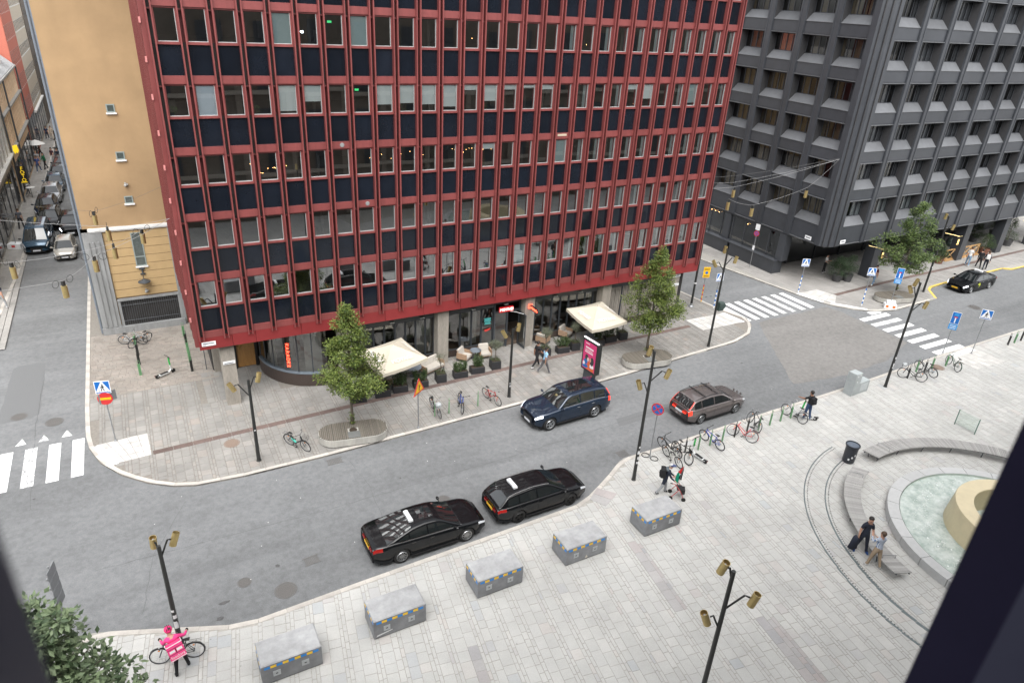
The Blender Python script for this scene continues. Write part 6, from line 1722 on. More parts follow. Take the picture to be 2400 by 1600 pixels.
        else: skin_patch('taillight', -L_/2+.01, -L_/2+.38, 3.6, 4.9, lamp_r)
        q = MB(); zz_ = ring(-L_/2)[4][1]; q.box(-L_/2-.012,-L_/2+.01,s*W_/2*.44-.13,s*W_/2*.44+.13,zz_-.10,zz_-.02); q.build('taillight', lamp_ro if brake else lamp_r, t)
        for xw in (xf, xr):
            q = MB(); q.lathe([(RW*.66,-.10),(RW*.9,-.11),(RW,-.08),(RW,.08),(RW*.9,.11),(RW*.66,.10)],26,(0,0,0),'y'); wl = q.build('wheel', tyre_m, t, smooth=True, loc=(xw,s*(W_/2-.115),RW))
            q = MB(); q.lathe([(RW*.60,.02),(RW*.69,s*.105 if s > 0 else -.105)],26,axis='y'); 
            yo = s*.085
            for k in range(five):
                a = 2*PI*k/five; ca, sa = math.cos(a), math.sin(a); wd = RW*.11*(5/five)**.5
                q.add([(ca*RW*.1-sa*wd,yo*.9,sa*RW*.1+ca*wd),(ca*RW*.1+sa*wd,yo*.9,sa*RW*.1-ca*wd),(ca*RW*.66+sa*wd*.8,yo*1.15,sa*RW*.66-ca*wd*.8),(ca*RW*.66-sa*wd*.8,yo*1.15,sa*RW*.66+ca*wd*.8)],[(0,1,2,3)])
            q.lathe([(0,yo),(RW*.15,yo)],12,axis='y'); q.ring((0,yo*1.2,0),RW*.66,RW*.035,'y',26,5); q.build('rim', rims, wl)
            q = MB(); q.lathe([(0,s*.02),(RW*.62,s*.02)],20,axis='y'); q.build('brake_disc', under, wl)
    # front and rear faces
    zf = top(L_/2); q = MB(); q.box(L_/2-.02,L_/2+.012,-W_/2*.42,W_/2*.42,zf*.48,zf*.86); q.box(L_/2-.02,L_/2+.008,-W_/2*.6,W_/2*.6,.24,zf*.42); q.build('grille', trim, t)
    q = MB(); q.box(L_/2+.005,L_/2+.022,-.26,.26,.36,.47); q.build('number_plate', plate, t)
    zr2 = top(-L_/2); q = MB(); q.box(-L_/2-.02,-L_/2-.004,-.26,.26,zr2*.70,zr2*.70+.115); q.build('number_plate', plate, t)
    q = MB(); q.box(-L_/2-.012,-L_/2+.03,-W_/2*.74,W_/2*.74,.28,.42); q.build('bumper_trim', trim, t)
    if rails:
        for s in (-1,1):
            q = MB(); n = 8; xa, xb = K['rw'][1]+.05, K['ws'][0]-.12
            q.tube([(xa+(xb-xa)*i/n, s*(Y(xa+(xb-xa)*i/n, roof(xa+(xb-xa)*i/n)-.04)-.03), roof(xa+(xb-xa)*i/n)+.005+.03*math.sin(PI*i/n)) for i in range(n+1)], .018, 6); q.build('roof_rail', rails, t)
    if bars:
        for xx in (-1.05,-.15):
            q = MB(); q.box(xx-.025,xx+.025,-W_/2*.76,W_/2*.76,roof(xx)+.06,roof(xx)+.09); q.build('roof_bar', trim, t)
        for k in range(3):
            q = MB(); q.lathe([(0,-.03),(.07,-.02),(.075,.03),(0,.035)],14,axis='x'); q.build('spot_lamp', chrome, t, loc=(L_/2+.03,-.26+.26*k,top(L_/2-.12)+.02))
    if kind == 'suv':
        q = MB(); P = []
        for i in range(5):
            x_ = -1.35+1.5*i/4
            for u in (-.68,0,.68): P.append((x_,u*Y(x_,roof(x_)-.04),ztop(x_,u)+.007))
        q.add(P,[(i*3+j,(i+1)*3+j,(i+1)*3+j+1,i*3+j+1) for i in range(4) for j in range(2)]); q.build('sunroof', carglass, t)
    if kind == 'saloon' and taxi:
        q = MB(); P = []
        for i in range(4):
            x_ = -.35+.6*i/3
            for u in (-.55,0,.55): P.append((x_,u*Y(x_,roof(x_)-.04),ztop(x_,u)+.006))
        q.add(P,[(i*3+j,(i+1)*3+j,(i+1)*3+j+1,i*3+j+1) for i in range(3) for j in range(2)]); q.build('sunroof', carglass, t)
    if taxi:
        xx = taxi; q = MB(); q.cbox(xx-.09,xx+.09,-.34,.34,roof(xx)+.025,roof(xx)+.15,.03); o = q.build('taxi_sign', mat('taxi_sign_white',(.72,.73,.75),.35,var=.03), t)
        me = text_mesh('lettering','TAXI',.15,sblk,.001); o2 = link('lettering', me, o, (xx+.092,0,roof(xx)+.075),(R(90),0,R(90))); o2 = link('lettering', me, o, (xx-.092,0,roof(xx)+.075),(R(90),0,R(-90)))
        a, c_ = K['win'][0]; xd = a+.3 if kind != 'saloon' else a+.28
        for s in (-1,1):
            z = base(xd)+.10; q = MB(); q.poly([(xd-.1,s*(Y(xd,z)+.016),z-.06),(xd+.1,s*(Y(xd,z)+.016),z-.06),(xd+.1,s*(Y(xd,z+.1)+.016),z+.05),(xd-.1,s*(Y(xd,z+.1)+.016),z+.05)]); q.build('price_sticker', mat('price_sticker',(.7,.7,.5),.5,var=0), t)
            q = MB(); q.poly([(xd-.03,s*(Y(xd,z)+.02),z-.04),(xd+.09,s*(Y(xd,z)+.02),z-.04),(xd+.09,s*(Y(xd,z+.06)+.02),z+.02),(xd-.03,s*(Y(xd,z+.06)+.02),z+.02)]); q.build('yellow_mark', mat('yellow_mark',(.75,.6,.05),.5,var=0), t)
    return t, K
P_black = car_paint('black_car_paint', (.0045,.005,.006), .0); P_navy = car_paint('navy_car_paint', (.013,.024,.045)); P_taupe = car_paint('taupe_car_paint', (.165,.145,.142), .5)
P_blue = car_paint('steel_blue_paint', (.045,.085,.13), .4); P_beige = car_paint('champagne_paint', (.46,.44,.40), .4); P_dark = car_paint('graphite_paint', (.022,.024,.03), .4); P_sil = car_paint('silver_paint', (.36,.37,.38), .5); P_mid = car_paint('blue_black_paint', (.012,.018,.035), .3)
make_car('taxi_car', 'glossy black saloon taxi parked at the plaza kerb, nearest the viewer', 'saloon', P_black, 5.63, -13.55, R(.6), 'cars on the main street', plate_y, five=10, taxi=-.72)
make_car('taxi_car', 'black estate taxi with silver roof rails parked ahead of the saloon taxi', 'estate', P_black, 11.03, -13.46, R(.9), 'cars on the main street', plate_y, rails=mat('silver_rail',(.5,.5,.5),.3,metal=.8), rims=rim_d, taxi=-1.25)
make_car('suv_car', 'dark navy SUV driving left past the restaurant with its headlights on', 'suv', P_navy, 16.30, -7.68, R(182.5), 'cars on the main street', plate_w, lit=True, brake=True, five=5)
make_car('estate_car', 'taupe estate car with roof bars and lit brake lamps driving right', 'crossover', P_taupe, 24.10, -10.62, R(1.5), 'cars on the main street', plate_w, brake=True, rails=trim, bars=True)
make_car('taxi_car', 'black saloon taxi with white headlights coming out of the yellow-edged lay-by', 'saloon', P_black, 60.6, -4.3, R(181.5), 'cars on the main street', plate_y, lit=True, taxi=-.6)
b = MB(); b.lathe([(0,0),(.2,0)],16,(60.1,-5.245,.55),'y'); tag(b.build('door_emblem', mat('yellow_green_mark',(.45,.50,.04),.5,var=0)), 'yellow round mark on the door of the lay-by taxi', 'emblem')
GQ = 'cars queueing on the left street'
make_car('van', 'steel blue delivery van at the head of the queue on the left street', 'van', P_blue, -10.45, 32.1, R(-91), GQ, plate_w, cat='van')
for k, (x, y, kd, pt_, lb) in enumerate([(-9.95,38.1,'crossover',P_black,'black car right behind the blue van in the left street queue'),(-10.4,42.6,'estate',P_mid,'dark blue car third in the left street queue'),(-10.2,47.2,'crossover',P_sil,'silver grey car fourth in the left street queue'),
        (-10.05,51.8,'hatch',P_blue,'steel blue car fifth in the left street queue'),(-9.8,56.3,'estate',P_dark,'dark graphite car sixth in the left street queue'),(-9.7,60.7,'hatch',P_dark,'graphite car at the tail of the left street queue')]):
    make_car('queueing_car', lb, kd, pt_, x, y, R(-90.5), GQ, plate_w)
hb_, _k = make_car('hatchback_car', 'champagne coloured hatchback driving towards the viewer beside the blue van', 'hatch', P_beige, -8.5, 29.2, R(-90), GQ, plate_w)
hb_.scale = (.88,.88,.9)
make_car('estate_car', 'black car with white headlights driving behind the champagne hatchback', 'crossover', P_black, -8.2, 35.9, R(-90), GQ, plate_w, lit=True)

# ================================================================ bicycles and scooters
rubber = mat('bike_tyre', (.015,.015,.016), .7, var=0); spoke = mat('bike_spokes', (.30,.31,.32), .35, metal=.8, var=0); saddle_m = mat('bike_saddle', (.018,.018,.018), .55, var=0); refl_o = mat('orange_spoke_reflector', (.7,.22,.03), .4, var=0)
def bike(label, rear, front, col, lean=8, style='city', flat=None, z=0.0, acc=None, rimc=None):
    ang = math.atan2(front[1]-rear[1], front[0]-rear[0]); wb = 1.06
    t = thing('bicycle', label, 'bicycle', (rear[0],rear[1],z), 0, None, (R(lean),0,ang))
    fm = mat('bike_paint_%d_%d_%d' % tuple(int(c*1000) for c in col), col, .35, var=0.05)
    rw = .335; thick = .026 if style == 'mtb' else .019
    bx, bz = .42, .28; sx, sz = .22, .80; hx, hz = .86, .86; hb = (.92,.66)
    b = MB(); r = .019 if style != 'ebike' else .034
    b.tube([(bx,0,bz),(sx,0,sz-.06)],r*.9,7); b.tube([(bx,0,bz),(hb[0],0,hb[1])],r*1.1,7)
    if style in ('city','ebike'): b.tube([(bx-.05,0,bz+.14),(hb[0]-.03,0,hb[1]+.06)],r*.9,7) if style == 'city' else None
    else: b.tube([(sx+.02,0,sz-.12),(hx+.02,0,hz-.08)],r,7)
    for s in (-1,1): b.tube([(0,s*.055,rw),(bx,s*.03,bz)],.011,5); b.tube([(0,s*.055,rw),(sx+.02,s*.02,sz-.12)],.010,5)
    b.tube([(hb[0]+.01,0,hb[1]-.02),(hx,0,hz+.02)],r*1.1,7)
    b.build('frame', fm, t)
    b = MB()
    for s in (-1,1): b.tube([(wb,s*.05,rw),(hb[0]+.02,s*.045,hb[1]-.04)],.012,5)
    b.build('fork', fm if style != 'mtb' else saddle_m, t)
    for xw in (0, wb):
        q = MB(); q.ring((0,0,0), rw-thick, thick, 'y', 28, 6); w = q.build('wheel', rubber, t, loc=(xw,0,rw))
        q = MB(); q.ring((0,0,0), rw-thick*2.1, .010, 'y', 28, 5)
        for k in range(14):
            a = 2*PI*k/14; s = .02 if k % 2 else -.02
            q.tube([(0,s,0),((rw-.04)*math.cos(a),0,(rw-.04)*math.sin(a))],.0022,3,cap=False)
        q.tube([(0,-.04,0),(0,.04,0)],.02,8); q.build('spokes', rimc or spoke, w)
        q = MB(); q.box(-.03,.03,-.006,.006,.2,.25); q.build('reflector', refl_o, w)
    b = MB()
    if style == 'racer': b.tube([(hx,-.0,hz+.06),(hx+.03,-.19,hz+.06),(hx+.13,-.2,hz+.02),(hx+.1,-.2,hz-.10)],.013,6); b.tube([(hx,0,hz+.06),(hx+.03,.19,hz+.06),(hx+.13,.2,hz+.02),(hx+.1,.2,hz-.10)],.013,6)
    elif style in ('city','ebike'): b.tube([(hx-.16,-.28,hz+.16),(hx-.02,-.2,hz+.2),(hx+.02,0,hz+.16),(hx-.02,.2,hz+.2),(hx-.16,.28,hz+.16)],.013,6)
    else: b.tube([(hx-.04,-.33,hz+.11),(hx,0,hz+.08),(hx-.04,.33,hz+.11)],.014,6)
    b.tube([(hx,0,hz),(hx,0,hz+.14)],.014,6); b.build('handlebar', saddle_m if style in ('mtb','ebike') else mat('bar_silver',(.4,.41,.42),.3,metal=.8), t)
    b = MB()
    for s in (-1,1):
        e = {'racer':[(hx+.12,s*.2,hz-.05)],'city':[(hx-.17,s*.29,hz+.16)],'ebike':[(hx-.17,s*.29,hz+.16)]}.get(style,[(hx-.05,s*.34,hz+.11)])[0]; b.ball(e,.024,.05,.024,n=6,m=4)
    b.build('grip', saddle_m, t)
    b = MB(); b.add([(sx-.14,-.075,sz+.06),(sx-.14,.075,sz+.06),(sx+.0,.05,sz+.07),(sx+.15,.015,sz+.06),(sx+.15,-.015,sz+.06),(sx,-.05,sz+.07),(sx-.12,-.05,sz+.02),(sx-.12,.05,sz+.02),(sx+.12,0,sz+.02)],[(0,5,2,1),(5,4,3,2),(0,1,7,6),(1,2,7),(2,3,8,7),(3,4,8),(4,5,6,8),(5,0,6),(6,7,8)]); b.tube([(sx,0,sz-.08),(sx-.01,0,sz+.03)],.012,5); b.build('saddle', saddle_m, t)
    b = MB(); b.ring((bx,-.05,bz),.085,.008,'y',16,4); b.tube([(bx,-.07,bz),(bx+.12,-.07,bz-.11)],.010,5); b.tube([(bx,.07,bz),(bx-.12,.07,bz+.11)],.010,5); b.box(bx+.08,bx+.17,-.16,-.07,bz-.125,bz-.10); b.box(bx-.17,bx-.08,.07,.16,bz+.10,bz+.125); b.tube([(bx,-.05,bz+.085),(0,-.05,rw+.04)],.004,3); b.tube([(bx,-.05,bz-.085),(0,-.05,rw-.04)],.004,3); b.build('crankset', saddle_m, t)
    if style in ('city','ebike') or acc == 'rack':
        b = MB()
        for xw, a0, a1 in ((0,20,200),(wb,40,160)):
            P = [(xw+(rw+.02)*math.cos(R(a0+(a1-a0)*k/8)),0,rw+(rw+.02)*math.sin(R(a0+(a1-a0)*k/8))) for k in range(9)]; b.tube(P,.022,5,sq=.3)
        b.build('mudguard', saddle_m if style != 'city' else fm, t)
        b = MB(); [b.tube([(-.28,s*.07,rw*2+.06),(.12,s*.07,rw*2+.06)],.008,4) for s in (-1,0,1)]; [b.tube([(0,s*.06,rw),(-.1,s*.07,rw*2+.06)],.006,4) for s in (-1,1)]; b.build('rack', trim, t)
    if acc == 'basket':
        b = MB()
        for k in range(4): zz = hz-.14+.075*k; w = .15+.012*k; b.tube([(hx+.12,-w,zz),(hx+.36,-w,zz),(hx+.36,w,zz),(hx+.12,w,zz),(hx+.12,-w,zz)],.007,4)
        for u in (-1,-.33,.33,1):
            for xx in (.12,.36): b.tube([(hx+xx,u*.15,hz-.14),(hx+xx,u*.185,hz+.09)],.006,4)
        b.tube([(hx+.12,0,hz-.14),(hx+.36,0,hz-.14)],.007,4); b.build('basket', trim if style == 'ebike' else spoke, t)
        if style == 'city': b = MB(); b.ball((hx+.24,0,hz+.03),.16,.16,.14,n=12,m=8); b.build('basket_cover', mat('cover_grey',(.33,.35,.36),.5,var=.1), t)
    if style == 'ebike':
        b = MB(); b.tube([(bx+.02,0,bz+.05),(sx+.01,0,sz-.25)],.05,8); b.build('battery', mat('turquoise_paint',(.05,.42,.33),.35), t)
    if flat: t.rotation_euler = flat; t.location.z = z
    return t
K_ = (.014,.014,.015); SILV = (.40,.42,.43)
bike('black city bicycle with grey basket cover at the left end of the restaurant bicycle row', (9.78,-4.30),(9.76,-5.41), K_, 6, 'city', acc='basket')
bike('bicycle with blue frame and dark child seat in the middle of the restaurant row', (11.30,-4.40),(11.02,-5.48), (.02,.06,.30), -7, 'mtb')
bike('red racing bicycle with white bar tape at the right of the restaurant row', (13.02,-4.45),(13.25,-5.48), (.38,.03,.03), 8, 'racer')
bike('turquoise rental electric bicycle standing by the low lamp and tree planter', (2.01,-4.65),(2.64,-5.57), (.03,.035,.035), 8, 'ebike', acc='basket')
bike('silver frame bicycle leaning on the green stand under the ochre wall', (-4.85,10.05),(-3.72,9.62), SILV, 12, 'city')
bike('black bicycle tangled beside the silver one under the ochre wall', (-3.62,10.0),(-4.55,9.3), K_, -14, 'city')
bike('black bicycle with a dark bag at the kerb side of the tangled plaza group', (19.42,-13.55),(19.28,-12.50), K_, -10, 'mtb')
bike('white and yellow mountain bicycle in the middle of the tangled plaza group', (18.98,-13.2),(18.92,-14.28), (.55,.56,.52), 12, 'mtb')
bike('black mountain bicycle with an orange reflector at the right of the tangled plaza group', (19.52,-13.15),(19.47,-14.22), K_, -12, 'mtb')
bike('blue mountain bicycle held by a green stand on the plaza edge', (21.93,-13.95),(21.80,-12.90), (.03,.05,.36), -9, 'mtb')
t = bike('fallen red bicycle lying against black stands on the plaza edge', (23.95,-14.1),(23.5,-13.1), (.48,.05,.055), 50, 'city')
bike('black road bicycle leaning between stands right of the red one', (24.95,-13.5),(25.38,-12.52), K_, 22, 'racer')
bike('grey city bicycle with orange reflectors beside the man with the scooter', (28.10,-13.90),(27.97,-12.82), (.32,.33,.34), 10, 'city')
bike('black city bicycle with a wire front rack left of the pair near the cabinet lamp', (39.42,-13.62),(38.80,-12.72), K_, 10, 'city', acc='basket')
bike('dark bicycle standing upright right of the pair near the cabinet lamp', (40.82,-13.54),(40.93,-12.45), (.02,.022,.03), -8, 'city')
bike('dark green bicycle with a child seat by the right zebra crossing', (43.15,-13.70),(43.68,-12.72), (.03,.075,.045), 8, 'city')
bike('black touring bicycle with a rear rack held by the pink courier', (-3.50,-15.72),(-4.56,-15.50), K_, 4, 'racer', acc='rack')
sc_w = mat('scooter_white', (.60,.62,.62), .35, var=.05); sc_g = mat('scooter_green', (.02,.42,.07), .4, var=0)
def scooter(label, rear, front, lean=8):
    ang = math.atan2(front[1]-rear[1], front[0]-rear[0]); L_ = .98
    t = thing('electric_scooter', label, 'scooter', (rear[0],rear[1],0), 0, 'white and green rental scooters', (R(lean),0,ang))
    b = MB(); b.tube([(.0,0,.13),(.14,0,.15),(.70,0,.14),(.86,0,.30)],.045,8); b.box(.12,.68,-.085,.085,.12,.19); b.tube([(.86,0,.28),(.80,0,.62)],.04,8); b.build('deck', sc_w, t)
    b = MB(); b.box(.16,.66,-.075,.075,.191,.198); b.build('footboard', trim, t)
    b = MB(); b.tube([(.805,0,.60),(.74,0,1.08)],.045,8); b.build('stem', sc_g, t)
    b = MB(); b.tube([(.74,0,1.08),(.73,0,1.17)],.03,8); b.tube([(.68,-.27,1.19),(.73,-.1,1.17),(.73,.1,1.17),(.68,.27,1.19)],.018,6); b.build('handlebar', trim, t)
    for xw in (0,L_):
        q = MB(); q.lathe([(.05,-.035),(.10,-.04),(.125,-.02),(.125,.02),(.10,.04),(.05,.035)],18,axis='y'); w = q.build('wheel', tyre_m, t, loc=(xw,0,.125)); q = MB(); q.lathe([(0,-.03),(.055,-.03)],12,axis='y'); q.lathe([(0,.03),(.055,.03)],12,axis='y'); q.build('hub', trim, w)
    b = MB(); b.tube([(.98,0,.125),(.90,0,.28)],.03,6); b.build('fork', sc_w, t); b = MB(); b.box(-.16,-.06,-.05,.05,.2,.24); b.build('mudguard', trim, t)
    b = MB(); b.box(-.165,-.155,-.03,.03,.2,.235); b.build('rear_lamp', lamp_r, t)
    return t
scooter('white and green scooter parked alone under the ochre wall', (-3.36,4.79),(-2.5,5.28), 8)
scooter('white and green scooter between the tangled bicycles and the blue bicycle', (20.40,-14.52),(20.33,-13.58), -8)
scooter('white and green scooter held by the man with the backpack', (29.12,-14.02),(28.42,-13.35), 2)
# walking frame of the old man
def rollator(x, y, rz_):
    t = thing('walking_frame', 'red walking frame with black wheels pushed by the old man with the cap', 'walking frame', (x,y,0), rz_)
    rd = mat('rollator_red', (.42,.05,.05), .4, var=0)
    b = MB()
    for s in (-1,1): b.tube([(s*.26,.32,.12),(s*.26,.12,.55),(s*.25,-.18,.90),(s*.25,-.30,.92)],.016,6); b.tube([(s*.26,-.28,.12),(s*.26,.02,.58)],.016,6)
    b.tube([(-.26,.1,.5),(.26,.1,.5)],.014,6); b.tube([(-.26,.25,.25),(.26,.25,.25)],.014,6); b.build('frame', rd, t)
    b = MB(); b.box(-.2,.2,-.05,.2,.54,.58); b.box(-.17,.17,.16,.34,.34,.55); b.build('seat', trim, t)
    for s in (-1,1):
        for yy in (.32,-.28): q = MB(); q.lathe([(.0,-.02),(.10,-.02),(.10,.02),(.0,.02)],14,axis='x'); q.build('wheel', tyre_m, t, loc=(s*.26,yy,.10))
        q = MB(); q.tube([(s*.25,-.30,.92),(s*.25,-.40,.92)],.022,6); q.build('grip', trim, t)
    return t
RZ_OLD = R(-128)
rollator(17.27,-15.98,RZ_OLD)
# ================================================================ trees and plants
bark = mat('bark', (0.10,0.085,0.065), .9, var=.25, scale=14, bump=.5)
lf_tree = leaf_mat('street_tree_leaf', (0.035,0.07,0.012), (0.20,0.245,0.06))
lf_grey = leaf_mat('far_tree_leaf', (0.035,0.07,0.02), (0.16,0.215,0.07))
lf_near = leaf_mat('near_tree_leaf', (0.05,0.085,0.04), (0.21,0.27,0.15))
lf_olive = leaf_mat('olive_leaf', (0.06,0.075,0.045), (0.20,0.215,0.15))
lf_dark = leaf_mat('shrub_leaf', (0.018,0.038,0.012), (0.085,0.125,0.045))
lf_pine = leaf_mat('pine_leaf', (0.012,0.030,0.012), (0.05,0.085,0.035))
def leaf(vs, fs, p, d, up, L_, w):
    d = d.normalized(); s = d.cross(up)
    if s.length < 1e-3: s = Vector((1,0,0))
    s.normalize(); n = s.cross(d); o = len(vs)
    m_ = p+d*L_*.5+n*(-.05*L_)
    vs += [tuple(p),tuple(m_-s*w*.5),tuple(p+d*L_),tuple(m_+s*w*.5)]
    fs.append((o,o+1,o+2,o+3))
def rv(rng): 
    while True:
        v = Vector((rng.uniform(-1,1),rng.uniform(-1,1),rng.uniform(-1,1)))
        if .05 < v.length < 1: return v.normalized()
def crown_mesh(name, clusters, per, L_, w, m_, rng, flat=.75):
    vs = []; fs = []
    for (c_, r) in clusters:
        for _ in range(int(per*(r/.45)**1.8)):
            v = rv(rng); q = r*(rng.random()**.45); p = c_+Vector((v.x*q,v.y*q,v.z*q*flat))
            d = (v*.8+Vector((rng.gauss(0,.5),rng.gauss(0,.5),rng.gauss(-.15,.35))))
            u = Vector((rng.gauss(0,.35),rng.gauss(0,.35),1)).normalized()
            k = rng.uniform(.7,1.25); leaf(vs, fs, p, d, u, L_*k, w*k)
    me = bpy.data.meshes.new(name); me.from_pydata(vs,[],fs); me.materials.append(m_); me.update(); return me
def street_tree(label, x, y, prof, H, z0, ncl, per, lf, seed, L_=.16, w=.075, trunk=.075, lean=(0,0), group='young pavement trees', off=(0,0)):
    rng = random.Random(seed)
    t = thing('pavement_tree', label, 'tree', (x,y,0), 0, group)
    cl = []
    ph = [rng.uniform(0,6.28) for _ in range(4)]
    for k in range(ncl):
        f = ((k+rng.random())/ncl)**1.12; z = z0+(H-z0)*f; rmax = interp(prof, f)
        a = rng.uniform(0,2*PI); rad = rmax*(1+.18*math.sin(2*a+ph[0]+f*5)+.14*math.sin(3*a+ph[1]-f*7))
        q = rad*(rng.random()**.42)
        r = (.24+.24*rng.random())*(.5+.5*rmax/max(p[1] for p in prof))+.04
        cl.append((Vector((q*math.cos(a)+lean[0]*f+off[0]*(1-f),q*math.sin(a)+lean[1]*f+off[1]*(1-f),z+rng.uniform(-.15,.15))), r))
    b = MB()
    pts = [(0,0,.35)]; rs = [trunk*1.35]
    for k in range(1,9):
        f = k/8; z = .35+(H-.8)*f; ff = max(0,(z-z0)/(H-z0)); pts.append((lean[0]*ff+rng.gauss(0,.03),lean[1]*ff+rng.gauss(0,.03),z)); rs.append(trunk*(1.1-.95*f))
    b.tube(pts, rs, 8)
    for (c_, r) in cl[::2]:
        zz = max(z0-.1, c_.z-.35-.35*math.hypot(c_.x,c_.y)); ff = max(0,(zz-z0)/(H-z0)); s = Vector((lean[0]*ff,lean[1]*ff,zz))
        rr = trunk*.32*max(.3,1-ff); mid = s.lerp(c_,.5)+Vector((0,0,.08)); b.tube([tuple(s),tuple(mid),tuple(c_)],[rr,rr*.7,rr*.3],5)
    b.build('trunk', bark, t, smooth=True)
    link('crown', crown_mesh('crown', cl, per, L_, w, lf, rng), t)
    return t
P1 = [(0,.7),(.1,1.35),(.22,1.65),(.36,1.5),(.48,1.05),(.6,.85),(.75,.68),(.88,.42),(1,.1)]
street_tree('leafy pavement tree with a conical top before the left parasol', 5.16,-4.72,P1,7.0,2.25,115,210,lf_tree,5,L_=.135,w=.062,off=(.1,.2))
P2 = [(0,.9),(.12,1.5),(.28,1.65),(.42,1.3),(.55,1.15),(.7,.92),(.86,.52),(1,.1)]
street_tree('leafy pavement tree right of the pink advertising board', 24.95,-3.95,P2,7.25,2.1,125,200,lf_tree,8,L_=.135,w=.062,lean=(.15,.2),off=(.1,.2))
P3 = [(0,1.2),(.12,1.9),(.3,2.15),(.5,1.75),(.7,1.25),(.88,.7),(1,.15)]
street_tree('rounder pavement tree in front of the dark office building', 52.2,-2.9,P3,7.6,2.2,120,150,lf_grey,13,L_=.17,lean=(1.0,.3),off=(-.1,0))
b = MB(); vs=[];fs=[]; rng=random.Random(4)
for k in range(150): leaf(vs,fs,Vector((rng.gauss(0,.07),rng.gauss(0,.07),rng.uniform(.45,1.15))),rv(rng),Vector((0,0,1)),.12,.06)
b.add(vs,fs); tag(b.build('trunk_shoots', lf_tree, None, loc=(5.16,-4.72,0)), 'leafy shoots growing round the foot of the left pavement tree', 'plant')
b = MB(); vs=[];fs=[]
for k in range(70): leaf(vs,fs,Vector((rng.gauss(0,.12),rng.gauss(0,.12),rng.uniform(.45,.62))),rv(rng),Vector((0,0,1)),.10,.05)
b.add(vs,fs); o = tag(b.build('weed_tuft', lf_tree, None, loc=(24.95,-3.95,0)), 'weeds at the foot of the tree by the pink advert', 'plant', 'weeds in the planters')
o2 = o.copy(); COL.objects.link(o2); o2.location = (52.2,-2.95,0); o2['label'] = 'weeds at the foot of the tree outside the dark building'
# the near tree below the window, bottom left
def near_tree():
    rng = random.Random(31)
    t = thing('near_tree', 'big-leaved tree close below the window at the bottom left corner', 'tree', (-6.6,-19.8,0))
    cl = []
    for k in range(230):
        f = rng.random(); z = 3.4+3.8*f
        a = rng.uniform(0,2*PI); q = 1.95*math.sqrt(rng.random())*(1.15-.75*f)
        cl.append((Vector((q*math.cos(a),q*math.sin(a),z)), rng.uniform(.22,.42)))
    for k in range(26): # the lower right bough
        f = rng.random(); cl.append((Vector((1.0+1.25*f+rng.gauss(0,.15),-1.0-.9*f+rng.gauss(0,.2),5.6-.4*f+rng.gauss(0,.15))), rng.uniform(.18,.3)))
    b = MB(); b.tube([(0,0,0),(.05,.03,2.5),(0,.05,5),(0,.1,6.7)],[.17,.13,.09,.03],9)
    for (c_, r) in cl[::3]:
        s = Vector((0,.04,max(2.6,c_.z-1.0))); b.tube([tuple(s),tuple(s.lerp(c_,.55)+Vector((0,0,.1))),tuple(c_)],[.035,.022,.008],5)
    b.build('trunk', bark, t, smooth=True)
    link('crown', crown_mesh('crown', cl, 50, .20, .105, lf_near, rng, .8), t)
near_tree()

# ---- planters with shrubs outside the restaurant
box_m = mat('black_planter', (.022,.023,.026), .55, var=.1, scale=5)
def potted(name, label, x, y, kind, rz_=0, seed=0):
    rng = random.Random(seed); t = thing(name, label, 'potted plant', (x,y,0), rz_, 'potted plants along the restaurant terrace')
    b = MB()
    if kind in ('olive','ball'): w, d, h = .58,.58,.55
    else: w, d, h = .86,.46,.42
    b.cbox(-w/2,w/2,-d/2,d/2,0,h,.012); b.build('pot', box_m, t); b = MB(); b.box(-w/2+.03,w/2-.03,-d/2+.03,d/2-.03,h,h+.01); b.build('soil', mat('soil',(.04,.028,.018),.95), t)
    if kind in ('olive','ball'):
        top = 1.55 if kind == 'olive' else 1.62; n = 34 if kind == 'olive' else 44
        b = MB(); b.tube([(0,0,h),(.02,.01,h+.35),(0,0,top-.4)],[.035,.028,.02],7)
        cl = []
        for k in range(n):
            v = rv(rng); q = (.36 if kind == 'ball' else .42)*rng.random()**.4; cl.append((Vector((v.x*q,v.y*q,top+v.z*q*.8)), .15 if kind == 'ball' else .13))
        for (c_, r) in cl[::3]: b.tube([(0,0,top-.45),tuple(c_)],[.012,.005],4)
        b.build('trunk', bark, t); link('crown', crown_mesh('crown', cl, 190 if kind == 'ball' else 110, .075,.022, lf_olive, rng), t)
        vs=[];fs=[]
        for k in range(260): leaf(vs,fs,Vector((rng.uniform(-w/2,w/2),rng.uniform(-d/2,d/2),h+rng.uniform(-.05,.14))),rv(rng),Vector((0,0,1)),.08,.03)
        b = MB(); b.add(vs,fs); b.build('underplanting', lf_dark, t)
    else:
        vs=[];fs=[]; tall = 1.0 if kind == 'tall' else .7
        for k in range(26):
            s = Vector((rng.uniform(-w/2+.08,w/2-.08),rng.uniform(-d/2+.06,d/2-.06),h)); e = s+Vector((rng.gauss(0,.14),rng.gauss(0,.12),tall*rng.uniform(.55,1)))
            for j in range(30):
                f = rng.uniform(.15,1); p = s.lerp(e,f); leaf(vs,fs,p,rv(rng)+Vector((0,0,.15)),Vector((rng.gauss(0,.3),rng.gauss(0,.3),1)),.15,.04)
        b = MB(); b.add(vs,fs); b.build('foliage', lf_dark, t)
    return t
